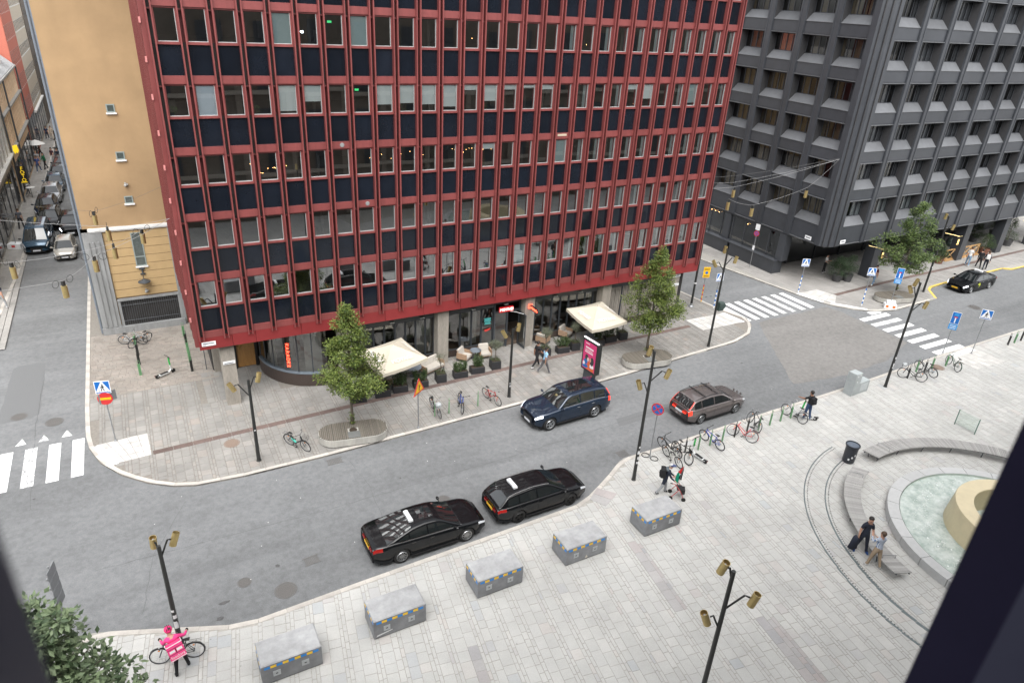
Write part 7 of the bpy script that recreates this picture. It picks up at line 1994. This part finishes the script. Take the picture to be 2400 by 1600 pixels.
pots = [('potted_shrub','black trough with a shrub behind the left tree trunk',6.3,-2.0,'shrub'),('potted_shrub','black trough with a dark shrub, first right of the left tree trunk',7.7,-1.95,'shrub'),('potted_shrub','black trough with a tall shrub under the left parasol front edge',8.78,-1.85,'tall'),
 ('potted_shrub','black trough with a spreading shrub behind the warning triangle',10.05,-1.8,'shrub'),('potted_olive','square black pot with a thin silvery olive right of the cream sofa',11.38,-1.65,'olive'),('potted_shrub','black trough shrub below the armchair beside the window',12.65,-1.65,'shrub'),
 ('potted_shrub','black trough shrub below the small round table',13.82,-1.55,'shrub'),('potted_olive','round clipped olive in a square black pot near the low lamp',15.1,-1.45,'ball'),('potted_olive','olive in a square pot partly hidden by the two walkers',18.85,-1.2,'ball'),
 ('potted_shrub','black trough shrub right of the two walkers',20.15,-1.25,'shrub'),('potted_olive','dark round olive left of the pink advert',21.1,-1.2,'ball'),('potted_shrub','shrub trough behind the pink advert',22.9,-1.3,'tall'),('potted_shrub','shrub trough under the right parasol edge',24.0,-1.15,'tall'),('potted_olive','olive in a square pot at the right end of the terrace',25.05,-1.1,'olive')]
for k, (n_, l_, x, y, kd) in enumerate(pots): potted(n_, l_, x, y, kd, R(-6), k+40)
# ---- plants outside the dark building
pot_g = mat('stone_pot', (.06,.06,.062), .7, var=.15)
def conifer(label, x, y, H, r, seed, lf=lf_pine, potr=.42, bushy=1.0, potm=pot_g):
    rng = random.Random(seed); t = thing('potted_conifer', label, 'potted plant', (x,y,0), 0, 'potted evergreens outside the dark building')
    b = MB(); b.lathe([(0,0),(potr*.75,0),(potr,.65),(potr*.9,.65),(potr*.85,.6),(0,.6)],18); b.build('pot', potm, t)
    cl = []
    for k in range(int(34*bushy)):
        f = rng.random(); rr = r*(1-f)**.7+.1; a = rng.uniform(0,6.28); q = rr*rng.random()**.4; cl.append((Vector((q*math.cos(a),q*math.sin(a),.75+(H-.75)*f)),.24))
    b = MB(); b.tube([(0,0,.6),(0,0,H*.9)],[.04,.01],6); b.build('stem', bark, t)
    link('crown', crown_mesh('crown', cl, 150, .17,.03, lf, rng), t)
conifer('low spreading conifer in a stone pot beside the dark corner, left one', 49.8,1.1,2.1,1.15,61,bushy=1.5)
conifer('conifer in a dark pot beside the dark corner, right one', 50.75,.75,2.2,.95,62)
conifer('reddish potted bush at the near end of the wooden fence', 64.0,.8,1.7,.6,63,lf_dark,.45,1,mat('terracotta',(.17,.07,.045),.8,var=.15))
conifer('potted bush at the far end of the wooden fence', 71.5,.8,2.0,.7,64,lf_dark,.5,1,mat('terracotta',(.17,.07,.045),.8,var=.15))
conifer('tall potted tree by the passage at the right edge', 77.4,1.8,2.9,.9,65,lf_dark,.6)
conifer('potted tree deeper in the passage at the right edge', 79.5,4.2,2.6,.8,66,lf_dark,.6)
conifer('potted tree in the passage behind the pillar', 75.0,4.0,2.5,.8,67,lf_dark,.55)
# wooden terrace fence
pine_w = mat('pine_timber', (.36,.215,.09), .7, var=.15, scale=3)
t = thing('wooden_fence', 'light timber cross-braced terrace fence outside the dark building', 'fence', (68,1.0,0), R(1))
for z in (.12,1.05):
    b = MB(); b.box(-2.9,2.9,-.05,.05,z-.05,z+.05); b.build('rail', pine_w, t)
for k in range(5):
    x = -2.8+1.4*k; b = MB(); b.box(x-.05,x+.05,-.045,.045,.0,1.0); b.build('post', pine_w, t)
for k in range(4):
    x = -2.75+1.4*k
    for (a, c_) in ((.17,1.0),(1.0,.17)):
        b = MB(); b.tube([(x,-.02 if a < c_ else .03,a),(x+1.3,-.02 if a < c_ else .03,c_)],.045,4); b.build('brace', pine_w, t)
b = MB(); b.box(-2.9,2.9,-.2,.06,0,.07); b.build('base_board', pine_w, t)
t = thing('ramp_railing', 'pale cross-braced ramp railing by the entrance of the dark building', 'railing', (56.7,1.6,0), R(-38))
pw_ = mat('pale_rail_paint', (.36,.37,.35), .6, var=.1)
b = MB(); b.tube([(-1.3,0,.75),(-.7,0,1.05),(1.3,0,1.05)],.04,5); b.build('top_rail', pw_, t); b = MB(); b.box(-1.3,1.3,-.05,.05,0,.3); b.build('base', pw_, t)
for k in range(4):
    for s in (0,1): b = MB(); b.tube([(-1.2+.62*k,.01*s,.3+.7*s),(-.62+.62*k,.01*s,1.0-.7*s)],.025,4); b.build('brace', pw_, t)
for (x, l) in [(51.6,'first gold lantern bracket near the dark corner'),(62.5,'gold lantern bracket behind the pavement tree crown'),(75.6,'gold lantern bracket at the right picture edge')]:
    t = thing('gold_sign', l+' of the dark building', 'sign', (x,.25,3.3), 0, 'gold bracket signs under the dark overhang')
    b = MB(); b.tube([(0,0,.0),(.9,-.9,-.15)],.025,5); b.tube([(.5,-.9,-.15),(1.3,-.9,-.15)],.03,5); b.build('bracket', brass, t)
    b = MB(); b.box(.65,1.05,-.93,-.87,-.95,-.3); b.build('panel', trim, t); b = MB(); b.box(.74,.96,-.94,-.935,-.75,-.42); b.box(.68,1.02,-.94,-.935,-.9,-.82); b.build('lit_print', mat('gold_lit',(.7,.5,.15),.4,var=0,emit=(1,.65,.25),es=.7), t)
for (x, l) in [(66.5,'left'),(68.6,'right')]:
    t = thing('hanging_chair', 'green frame hanging chair under the dark overhang, %s one' % l, 'chair', (x,3.0,0), 0, 'hanging chairs')
    b = MB(); b.tube([(0,0,0),(0,.4,1.2),(0,.2,2.1),(0,-.3,2.25)],.035,6); b.lathe([(.5,0),(.5,.05),(0,.05)],16); b.build('stand', mat('chair_green',(.05,.09,.08),.5), t); b = MB(); b.ball((0,-.3,1.0),.45,.4,.5,n=12,m=8); b.build('seat', mat('chair_shell',(.09,.12,.11),.7,var=.2), t)
t = thing('menu_stand', 'white menu board on a dark stand by the dark building entrance', 'sign', (54.6,1.6,0), R(-30))
b = MB(); b.tube([(0,0,0),(0,0,1.0)],.03,6); b.box(-.3,.3,-.03,.03,.9,1.0); b.build('stand', trim, t); b = MB(); b.box(-.22,.22,-.05,-.03,.95,1.5); b.build('board', signwhite, t)

# ================================================================ people
skin_l = mat('skin_light', (.42,.24,.17), .55, var=.05); skin_m = mat('skin_medium', (.27,.145,.095), .55, var=.05)
def cl_(name, col, var=.1): return mat('cloth_'+name, col, .9, var=var, scale=9)
def stripes(name, c1, c2, sc_):
    M = bpy.data.materials.new(name); M.use_nodes = True; n = M.node_tree.nodes; L = M.node_tree.links; b = n['Principled BSDF']; b.inputs['Roughness'].default_value = .9
    w = n.new('ShaderNodeTexWave'); w.inputs['Scale'].default_value = sc_; w.inputs['Distortion'].default_value = 1.2; tc = n.new('ShaderNodeTexCoord'); L.new(tc.outputs['Object'], w.inputs['Vector'])
    r = n.new('ShaderNodeValToRGB'); r.color_ramp.elements[0].position = .45; r.color_ramp.elements[0].color = (*c1,1); r.color_ramp.elements[1].position = .55; r.color_ramp.elements[1].color = (*c2,1)
    L.new(w.outputs['Fac'], r.inputs[0]); L.new(r.outputs[0], b.inputs['Base Color']); return M
hair_d = mat('hair_dark', (.012,.009,.007), .6, var=.1); hair_b = mat('hair_brown', (.06,.035,.02), .6, var=.1); hair_g = mat('hair_fair', (.22,.14,.07), .6, var=.1)
def person(label, x, y, rz_, H=1.78, legs=((0,0),(0,0)), arms=((0,10),(0,10)), spread=(12,12), lean=0, side=0, head=(0,0), shirt=None, trousers=None, shoes=None, skin=None, hair=hair_d, sleeve='short', girl=0.0, z=0.0, stance=.09, coatlen=0, group='people'):
    """faces local +y. legs: (swing forward deg, knee bend deg) left,right. arms: (swing, elbow bend)."""
    S = H; t = thing('person', label, 'person', (x,y,z), rz_, None)
    V = []; E = []; RAD = []; LAB = []
    def add(p, r, par=None, lab='t'):
        V.append(Vector(p)); RAD.append(r if isinstance(r, tuple) else (r,r)); LAB.append(lab)
        if par is not None: E.append((par,len(V)-1))
        return len(V)-1
    th = math.radians
    def rot(v, a): # forward swing about x axis
        c_, s_ = math.cos(a), math.sin(a); return Vector((v.x, v.y*c_-v.z*s_*-1*1 if False else v.y*c_-v.z*s_, v.y*s_+v.z*c_))
    hipz = .515*S
    # leg extents decide the pelvis height
    def legpts(sw, kb, sgn):
        a = th(sw); up = Vector((0, math.sin(a), -math.cos(a)))*.245*S; b_ = a-th(kb); lo = Vector((0, math.sin(b_), -math.cos(b_)))*.235*S
        return up, lo
    dz = max(-(legpts(*legs[0],-1)[0]+legpts(*legs[0],-1)[1]).z, -(legpts(*legs[1],1)[0]+legpts(*legs[1],1)[1]).z)+.04*S
    pel = add((0,0,dz+.02*S), (.088*S,.066*S), None, 't')
    la, sa = th(lean), th(side)
    ax = Vector((math.sin(sa)*math.cos(la), math.sin(la), math.cos(la)*math.cos(sa)))
    base = V[pel]
    wa = add(base+ax*.10*S, (.078*S,.058*S), pel, 's'); ch = add(base+ax*.22*S, (.095*S,.066*S), wa, 's'); ub = add(base+ax*.285*S, (.080*S,.055*S), ch, 's')
    nk = add(base+ax*.335*S, .034*S, ub, 'k')
    hy, hp = head
    hd = Vector((0, math.sin(la*.4+th(hp)), math.cos(la*.4+th(hp))))
    hx_ = ax.x
    h0 = add(V[nk]+hd*.045*S+Vector((hx_*.02*S,.012*S,0)), .052*S, nk, 'k'); h1 = add(V[h0]+hd*.055*S, .058*S, h0, 'k'); h2 = add(V[h1]+hd*.045*S, .044*S, h1, 'k')
    HC = (V[h0]+V[h2])/2
    hands = []
    for k, sgn in ((0,-1),(1,1)):
        up, lo = legpts(*legs[k], sgn)
        hip = add(base+Vector((sgn*.052*S,0,-.02*S)), .062*S, pel, 'l'); kn = add(V[hip]+up+Vector((sgn*(stance-.05)*S*.5,0,0)), .040*S, hip, 'l'); an = add(V[kn]+lo+Vector((sgn*(stance-.05)*S*.5,0,0)), .029*S, kn, 'l')
        pitch = min(0, legs[k][0]-legs[k][1]+10) if legs[k][1] > 25 else 0; a = th(pitch)
        add(V[an]+Vector((sgn*.012*S,.085*S*math.cos(a),-.022*S+.085*S*math.sin(a))), (.024*S,.017*S), an, 'f'); add(V[an]+Vector((0,-.025*S,-.022*S)), (.024*S,.02*S), an, 'f')
        sh = add(V[ub]+Vector((sgn*.095*S,0,-.012*S)), .043*S, ub, 's')
        sw, eb = arms[k]; so = th(spread[k]); a = th(sw)+la*.6
        d1 = Vector((sgn*math.sin(so), math.sin(a)*math.cos(so), -math.cos(a)*math.cos(so))); el = add(V[sh]+d1*.165*S, .031*S, sh, 'a')
        a2 = a+th(eb); inn = .35 if eb > 60 else 0.0
        d2 = Vector((sgn*(math.sin(so)*.5-inn), math.sin(a2), -math.cos(a2))).normalized(); wr = add(V[el]+d2*.145*S, .021*S, el, 'h'); pm = add(V[wr]+d2*.045*S, (.024*S,.015*S), wr, 'h')
        hands.append((V[pm].copy(), d2.copy(), sgn))
    me = bpy.data.meshes.new('body'); me.from_pydata([tuple(v) for v in V], E, [])
    ob = bpy.data.objects.new('body', me); COL.objects.link(ob)
    md = ob.modifiers.new('skin','SKIN'); md.use_smooth_shade = True
    for i, sv in enumerate(me.skin_vertices[0].data): sv.radius = RAD[i]; sv.use_root = (i == 0)
    ss = ob.modifiers.new('sub','SUBSURF'); ss.levels = 1; ss.render_levels = 1
    dg = bpy.context.evaluated_depsgraph_get(); nm = bpy.data.meshes.new_from_object(ob.evaluated_get(dg)); bpy.data.objects.remove(ob)
    shirt = shirt or cl_('grey',(.2,.2,.2)); trousers = trousers or cl_('dark',(.02,.02,.025)); shoes = shoes or cl_('white_shoe',(.55,.55,.55)); skin = skin or skin_l
    nm.materials.clear()
    for m_ in (skin, shirt, trousers, shoes): nm.materials.append(m_)
    segs = [(V[a], V[b_], LAB[b_]) for a, b_ in E]
    def lab(p):
        best = None; bd = 1e9
        for a, b_, l in segs:
            ab = b_-a; f = max(0,min(1,(p-a).dot(ab)/max(1e-9,ab.dot(ab)))); d = (p-(a+ab*f)).length
            if d < bd: bd = d; best = (l, f)
        l, f = best
        if l == 'k': return 0
        if l in ('s',): return 1
        if l == 't': return 2
        if l == 'l': return 1 if coatlen and p.z > dz-coatlen*S else 2
        if l == 'f': return 3
        if l == 'a': return 1 if (sleeve == 'long' or f < .75) else 0
        if l == 'h': return 1 if sleeve == 'long' and f < .8 and (p-V[0]).length > 0 and True and p_is_fore(p) else 0
        return 2
    hp_ = [h[0] for h in hands]
    def p_is_fore(p): return min((p-h).length for h in hp_) > .055*S
    for pg in nm.polygons: pg.material_index = lab(pg.center); pg.use_smooth = True
    # append five bent fingers per hand, nose, ears
    b = MB()
    for (p, d, sgn) in hands:
        u = d.cross(Vector((0,1,0.2))); 
        if u.length < .1: u = Vector((1,0,0))
        u.normalize(); n_ = d.cross(u)
        for k in range(4):
            o = u*(k-1.5)*.0105*S; ln = (.040,.046,.043,.034)[k]*S
            b.tube([tuple(p+o*.8),tuple(p+o+d*ln*.55),tuple(p+o+d*ln*.9+n_*.012*S*sgn)],[.0052*S,.005*S,.004*S],5)
        b.tube([tuple(p-u*.010*S*sgn),tuple(p-u*.026*S*sgn+d*.012*S),tuple(p-u*.024*S*sgn+d*.03*S)],[.006*S,.0055*S,.0045*S],5)
    fw = Vector((math.sin(th(hy))*-1, math.cos(th(hy)), -.15-math.sin(th(hp))*.8)).normalized(); sd = Vector((fw.y,-fw.x,0)).normalized()
    b.ball(tuple(HC+fw*.060*S-Vector((0,0,.008*S))), .008*S,.009*S,.013*S,6,5)
    for s in (-1,1): b.ball(tuple(HC+sd*s*.054*S-fw*.004*S), .006*S,.010*S,.016*S,6,5)
    bm_ = b.mesh('extra', [skin], True)
    # join the extras into the body mesh
    vs = [tuple(v.co) for v in nm.vertices]; fs = [tuple(p.vertices) for p in nm.polygons]; mi = [p.material_index for p in nm.polygons]; o = len(vs)
    vs += [tuple(v.co) for v in bm_.vertices]; fs += [tuple(i+o for i in p.vertices) for p in bm_.polygons]; mi += [0]*len(bm_.polygons)
    body = bpy.data.meshes.new('body'); body.from_pydata(vs,[],fs)
    for m_ in (skin, shirt, trousers, shoes): body.materials.append(m_)
    body.polygons.foreach_set('material_index', mi); body.polygons.foreach_set('use_smooth',[True]*len(fs)); body.update()
    bpy.data.meshes.remove(nm)
    link('body', body, t)
    b = MB(); b.ball(tuple(HC-fw*.014*S+Vector((0,0,.024*S))), .060*S,.062*S,.052*S,12,8); b.ball(tuple(HC-fw*.03*S-Vector((0,0,.008*S))),.050*S,.040*S,.045*S,10,6); link('hair', b.mesh('hair',[hair],True), t)
    b = MB(); 
    for s in (-1,1): b.ball(tuple(HC+fw*.055*S+sd*s*.021*S+Vector((0,0,.004*S))), .006*S,.004*S,.004*S,5,4)
    b.box(HC.x+fw.x*.056*S-.014*S,HC.x+fw.x*.056*S+.014*S,HC.y+fw.y*.056*S-.004*S,HC.y+fw.y*.056*S+.004*S,HC.z-.032*S,HC.z-.027*S); link('face_features', b.mesh('face_features',[hair_d],False), t)
    t['_hc'] = 0; del t['_hc']
    return t, dict(HC=HC, hands=hands, ub=V[ub].copy(), ch=V[ch].copy(), wa=V[wa].copy(), S=S)
navy_c = cl_('navy',(.012,.016,.03)); black_c = cl_('black',(.010,.010,.012)); white_c = cl_('white',(.58,.58,.57)); lblue_c = cl_('light_blue',(.26,.44,.60)); grey_c = cl_('grey',(.09,.09,.095)); beige_c = cl_('beige',(.30,.23,.16)); denim = cl_('denim',(.03,.06,.13)); ldenim = cl_('pale_denim',(.14,.22,.32)); pinkc = cl_('pink',(.72,.05,.22)); dkshoe = cl_('dark_shoe',(.012,.012,.014)); blueshoe = cl_('blue_shoe',(.02,.07,.22)); greyt = cl_('pale_grey',(.28,.29,.30))
def attach_thing(name, label, cat, t, off, build):
    """a carried thing at a person's place: top-level"""
    o = thing(name, label, cat, t.location, 0); o.rotation_euler = t.rotation_euler; build(o); return o
def backpack(t, d, label, m_, w=.30, h=.44, dep=.18):
    p = d['ch']+Vector((0,-.066*d['S']-dep/2,-.03))
    def f(o):
        b = MB(); b.cbox(p.x-w/2,p.x+w/2,p.y-dep/2,p.y+dep/2,p.z-h/2,p.z+h/2,.06); b.build('pack', m_, o)
        b = MB(); b.cbox(p.x-w*.4,p.x+w*.4,p.y-dep/2-.05,p.y-dep/2,p.z-h*.42,p.z+.02,.03); b.build('pocket', m_, o)
        b = MB(); [b.tube([(p.x+s*.1,p.y+dep/2,p.z+h*.4),(p.x+s*.11,p.y+dep/2+.12,p.z+h*.52),(p.x+s*.12,p.y+dep/2+.24,p.z+.1)],.014,4) for s in (-1,1)]; b.build('strap', m_, o)
    return attach_thing('backpack', label, 'backpack', t, p, f)
# two walkers outside the restaurant
t, d = person('person in black T-shirt and black trousers walking right past the terrace', 17.5,-2.4,R(-88),1.80,((24,8),(-20,22)),((-20,20),(22,25)),(8,8),4,0,(0,0),black_c,black_c,cl_('white_shoe',(.6,.6,.6)),skin_m)
t, d = person('person in light blue T-shirt and grey trousers walking right on the terrace pavement', 17.6,-3.2,R(-92),1.74,((-18,20),(22,6)),((22,35),(-24,18)),(10,10),4,0,(0,0),lblue_c,grey_c,cl_('grey_shoe',(.3,.3,.3)),skin_m)
b = MB(); b.cbox(-.13,.13,-.07,.07,0,.34,.04); b.build  # shoulder bag of the walker in black
tag(b.build('bag', black_c, None, loc=(17.85,-2.75,.75), rot=(0,0,R(10))), 'black bag carried between the two walkers', 'bag')
# two men by the fountain
t, d = person('bearded man in navy shirt and trousers holding a dark jacket beside the curved bench', 22.22,-22.2,R(150),1.86,((4,0),(-4,4)),((4,18),(0,14)),(14,16),0,0,(0,12),navy_c,navy_c,blueshoe,skin_l,hair_d,'short',stance=.13)
b = MB(); b.ball(tuple(d['HC']+Vector((0,.040,-.055))), .055,.035,.045,10,6); b.build('beard', hair_d, t)
def jacket(o):
    b = MB(); pts = []
    for k in range(8):
        a = 2*PI*k/8
        pts.append((math.cos(a),math.sin(a)))
    q = d['hands'][1][0]
    prof = [(.05,.12,.02),(.13,.14,-.08),(.17,.12,-.25),(.19,.10,-.42),(.22,.05,-.60),(.10,.02,-.70)]
    vs = []; fs = []
    for i, (rx, ry, z) in enumerate(prof):
        for (c_, s_) in pts: vs.append((q.x+.06+rx*c_+.05*i/5*1.4,q.y+ry*s_,q.z+z+.03*c_))
    for i in range(len(prof)-1):
        for k in range(8): fs.append((i*8+k,i*8+(k+1)%8,(i+1)*8+(k+1)%8,(i+1)*8+k))
    fs.append(tuple(range(7,-1,-1))); fs.append(tuple(range(40,48))); b.add(vs,fs); b.build('cloth', navy_c, o, smooth=True)
attach_thing('jacket', 'dark jacket hanging from the hand of the bearded man', 'jacket', t, None, jacket)
t, d = person('man in blue and white striped shirt and beige trousers facing the bearded man', 21.95,-23.02,R(-18),1.80,((8,4),(-8,8)),((35,100),(20,70)),(10,14),2,0,(10,-6),stripes('striped_cloth',(.10,.17,.32),(.60,.62,.64),9),beige_c,cl_('white_shoe',(.6,.6,.6)),skin_l,hair_b,'long',stance=.12)
# man with the rental scooter
t, d = person('man with black T-shirt, black backpack and blue jeans standing on the plaza with a scooter', 28.72,-13.72,R(-5),1.80,((4,2),(-6,6)),((50,25),(10,15)),(12,8),3,0,(0,0),black_c,denim,cl_('pale_shoe',(.45,.47,.5)),skin_m,hair_d)
backpack(t, d, 'black backpack on the man with the rental scooter', black_c)
# old man with walking frame
t, d = person('old man in dark coat and blue cap bending over a red walking frame', 16.84,-15.52,RZ_OLD,1.72,((14,14),(-14,20)),((14,30),(16,28)),(6,6),13,0,(0,10),navy_c,greyt,dkshoe,skin_l,mat('hair_grey',(.45,.45,.45),.7),'long',coatlen=.14)
b = MB(); hc = d['HC']; b.ball((hc.x,hc.y,hc.z+.05),.115,.12,.07,14,8); b.prism([(hc.x-.09,hc.y+.06),(hc.x+.09,hc.y+.06),(hc.x+.06,hc.y+.2),(hc.x-.06,hc.y+.2)],hc.z+.02,hc.z+.04); b.build('cap', cl_('blue_cap',(.055,.075,.16)), t, smooth=False)
b = MB(); u = d['ub']; b.ball((u.x,u.y-.07,u.z+.05),.16,.10,.09,12,6); b.build('hood', cl_('grey_hood',(.10,.12,.135)), t, smooth=True); b = MB(); b.ball((u.x,u.y+.03,u.z+.09),.09,.07,.05,10,6); b.build('scarf', white_c, t)
backpack(t, d, 'black rucksack on the old man with the walking frame', black_c, .36, .5, .22)
t = thing('flag', 'small flag with red triangle, black and green stripes fixed upright to the walking frame', 'flag', (17.30,-15.92,0), R(-42))
b = MB(); b.tube([(0,0,.5),(.12,.0,1.75)],.010,5); b.build('flagpole', galv, t)
for nm, m_, P in [('black_stripe', cl_('flag_black',(.012,.012,.012)), [(.12,0,1.74),(-.02,.03,1.0),(.12,.02,.92),(.14,0,1.5)]),('green_stripe', cl_('flag_green',(.0,.22,.13)), [(-.02,.03,1.38),(.03,.03,1.0),(-.02,.02,.72),(-.16,.04,.78),(-.15,.05,1.1),(-.10,.04,1.32)]),('red_triangle', cl_('flag_red',(.5,.02,.02)), [(.12,-.01,1.75),(.03,.01,1.28),(-.10,.035,1.36)])]:
    b = MB(); b.poly(P); b.poly([(x,y+.008,z) for x,y,z in P[::-1]]); b.build(nm, m_, t)
# pink courier
t, d = person('delivery courier in pink jacket and helmet leaning over a bicycle', -3.93,-16.08,R(8),1.76,((-6,6),(14,14)),((10,50),(6,45)),(18,52),30,-14,(14,18),pinkc,black_c,dkshoe,skin_l,hair_d,'long',stance=.12)
b = MB(); hc = d['HC']; b.ball((hc.x,hc.y,hc.z+.04),.125,.145,.105,16,10); b.build('helmet', cl_('helmet_pink',(.62,.03,.15),.03), t, smooth=True)
b = MB()
for k in (-1,0,1): b.box(hc.x+k*.05-.012,hc.x+k*.05+.012,hc.y-.12,hc.y+.10,hc.z+.10-.03*abs(k),hc.z+.149-.02*abs(k))
b.build('helmet_vent', trim, t)
b = MB(); [b.ball(tuple(h[0]),.05,.05,.06,8,6) for h in d['hands']]; b.build('glove', black_c, t)
def dbox(o):
    c0 = d['ch']; la = R(30)
    mm = Matrix.Translation(c0+Vector((0,-.31,-.10))) @ Matrix.Rotation(-la,4,'X') @ Matrix.Rotation(R(-8),4,'Y')
    b = MB(); b.T = mm; b.cbox(-.24,.24,-.19,.2,-.26,.24,.03); b.build('box', cl_('box_pink',(.66,.05,.19),.05), o)
    b = MB(); b.T = mm; b.box(-.245,.245,-.195,.205,-.06,-.045); b.box(-.245,.245,-.195,.205,.12,.135); b.box(-.012,.012,-.20,.205,-.06,.135); b.build('strap', trim, o)
    b = MB(); b.T = mm; b.box(-.19,-.03,-.197,-.191,.0,.08); b.box(.03,.19,-.197,-.191,.0,.08); b.box(-.245,.245,-.2,-.19,-.245,-.225); b.build('white_patch', white_c, o)
    b = MB(); b.T = mm; b.box(-.25,.25,-.2,-.185,.225,.245); b.box(-.25,-.235,-.2,.2,.225,.245); b.box(.235,.25,-.2,.2,.225,.245); b.build('reflective_edge', signwhite, o)
    q = link('lettering', text_mesh('lettering','foodora',.13,white_c,.001), o); q.matrix_local = mm @ Matrix.Translation((0,-.194,-.15)) @ Matrix.Rotation(R(90),4,'X')
attach_thing('delivery_box', 'pink cube delivery backpack on the courier', 'backpack', t, None, dbox)
# people by the dark building
t, d = person('man in white T-shirt and pale jeans, left of the three walking by the timber fence', 66.1,-.75,R(-70),1.84,((16,6),(-16,16)),((-12,15),(14,20)),(8,8),2,0,(0,0),white_c,ldenim,cl_('white_shoe',(.6,.6,.6)),skin_l,hair_b)
t, d = person('man all in black walking in the middle of the three by the timber fence', 66.6,-1.5,R(-60),1.82,((22,8),(-20,14)),((-16,15),(16,20)),(8,8),3,0,(0,0),black_c,black_c,dkshoe,skin_l,hair_d,'long')
t, d = person('man in dark jacket with a white backpack, right of the three behind the taxi', 66.6,-2.1,R(-55),1.82,((-16,14),(18,6)),((16,15),(-14,20)),(8,10),2,0,(0,0),navy_c,navy_c,dkshoe,skin_l,hair_b,'long')
backpack(t, d, 'white backpack on the right one of the three walking men', white_c)
person('woman in white top standing in the dark recess under the corner', 50.45,3.0,R(200),1.70,((2,0),(-2,2)),((20,80),(15,60)),(8,8),0,0,(0,20),white_c,black_c,cl_('white_shoe',(.6,.6,.6)),skin_l,hair_d)
person('person in burgundy shirt and pale jeans walking behind the blue crossing sign', 52.2,-.75,R(80),1.76,((18,6),(-16,14)),((-14,15),(16,20)),(8,8),2,0,(0,0),cl_('burgundy',(.09,.02,.025)),ldenim,cl_('white_shoe',(.6,.6,.6)),skin_l,hair_d)
person('person in green striped top seated behind the pale ramp railing', 57.6,2.6,R(180),1.7,((80,90),(80,90)),((20,60),(20,60)),(12,12),5,0,(0,0),cl_('striped_green',(.16,.22,.16)),black_c,dkshoe,skin_l,hair_d,z=.1)
# people along the left street
LP = [('person with a dark vest walking away on the left pavement beside the van',-12.1,37.4,R(0),cl_('slate',(.08,.085,.10)),black_c,hair_b),('person in white top at the peach house shopfront',-12.3,49.1,R(-60),white_c,grey_c,hair_d),
 ('person in blue shirt, front of the group on the left pavement',-11.95,59.4,R(170),cl_('royal',(.04,.07,.20)),denim,hair_b),('person in green top in the group on the left pavement',-11.4,60.9,R(120),cl_('green',(.02,.15,.07)),black_c,hair_d),('person in grey top behind the group on the left pavement',-12.2,62.4,R(180),greyt,navy_c,hair_g),
 ('person in brown jacket beside the white parasol far down the left street',-12.2,67.5,R(90),cl_('brown',(.10,.05,.035)),black_c,hair_b),('woman in dark top and white trousers crossing at the far end of the left street',-10.75,63.9,R(150),cl_('wine',(.05,.02,.03)),white_c,hair_d),('man in navy suit crossing at the far end of the left street',-10.15,63.4,R(170),navy_c,navy_c,hair_d),
 ('man in dark blue clothes far down the left street, left of the pair',-12.05,79.2,R(180),cl_('deepblue',(.02,.03,.07)),navy_c,hair_d),('person in cream clothes far down the left street, right of the pair',-11.5,79.0,R(180),cl_('cream',(.45,.38,.30)),cl_('cream',(.45,.38,.30)),hair_d),
 ('person in navy shirt and pale shorts cut by the left picture edge',-11.85,18.7,R(-40),navy_c,greyt,hair_d)]
for k, (l, x, y, r_, s_, tr_, h_) in enumerate(LP):
    w = 1 if k % 2 else -1
    person(l, x, y, r_, 1.74+.03*(k%4), ((16*w,8),(-16*w,14)), ((-14*w,15),(14*w,20)), (9,9), 2, 0, (0,0), s_, tr_, cl_('white_shoe',(.6,.6,.6)) if k % 3 else dkshoe, skin_l, h_, 'long' if k % 2 else 'short')
t = thing('white_parasol', 'small white parasol in front of the peach house far down the left street', 'parasol', (-12.3,65.6,0))
b = MB(); b.lathe([(1.0,2.0),(.6,2.25),(0,2.5)],12); b.build('canopy', white_c, t); b = MB(); b.tube([(0,0,0),(0,0,2.5)],.03,6); b.build('pole', dkgrey, t)
t = thing('cafe_table', 'round white-topped table in front of the peach house', 'table', (-11.95,48.2,0))
b = MB(); b.lathe([(0,.98),(.4,.98),(.4,1.02),(0,1.02)],16); b.build('tabletop', white_c, t); b = MB(); b.cyl((0,0,0),.03,.98,6); b.build('pedestal', dkgrey, t)
for k, (x, y, m_) in enumerate([(-11.0,79.5,black_c),(-10.4,80,cl_('wine_box',(.10,.02,.02)))]):
    b = MB(); b.cbox(-.25,.25,-.25,.25,0,1.1,.05); tag(b.build('street_bin', m_, None, loc=(x,y,0)), ['black bin far down the left street','dark red bin far down the left street'][k], 'bin')
t = thing('street_sign_post', 'thin dark post with a wide base in the far left street', 'post', (-10.8,73.0,0))
b = MB(); b.tube([(0,0,0),(0,0,1.3)],.05,6); b.lathe([(.5,0),(.5,.06),(0,.1)],10); b.build('post', black_m, t); b = MB(); b.tube([(-.5,0,1.0),(.5,0,1.05)],.03,5); b.build('arm', black_m, t)
bpy.context.view_layer.update()
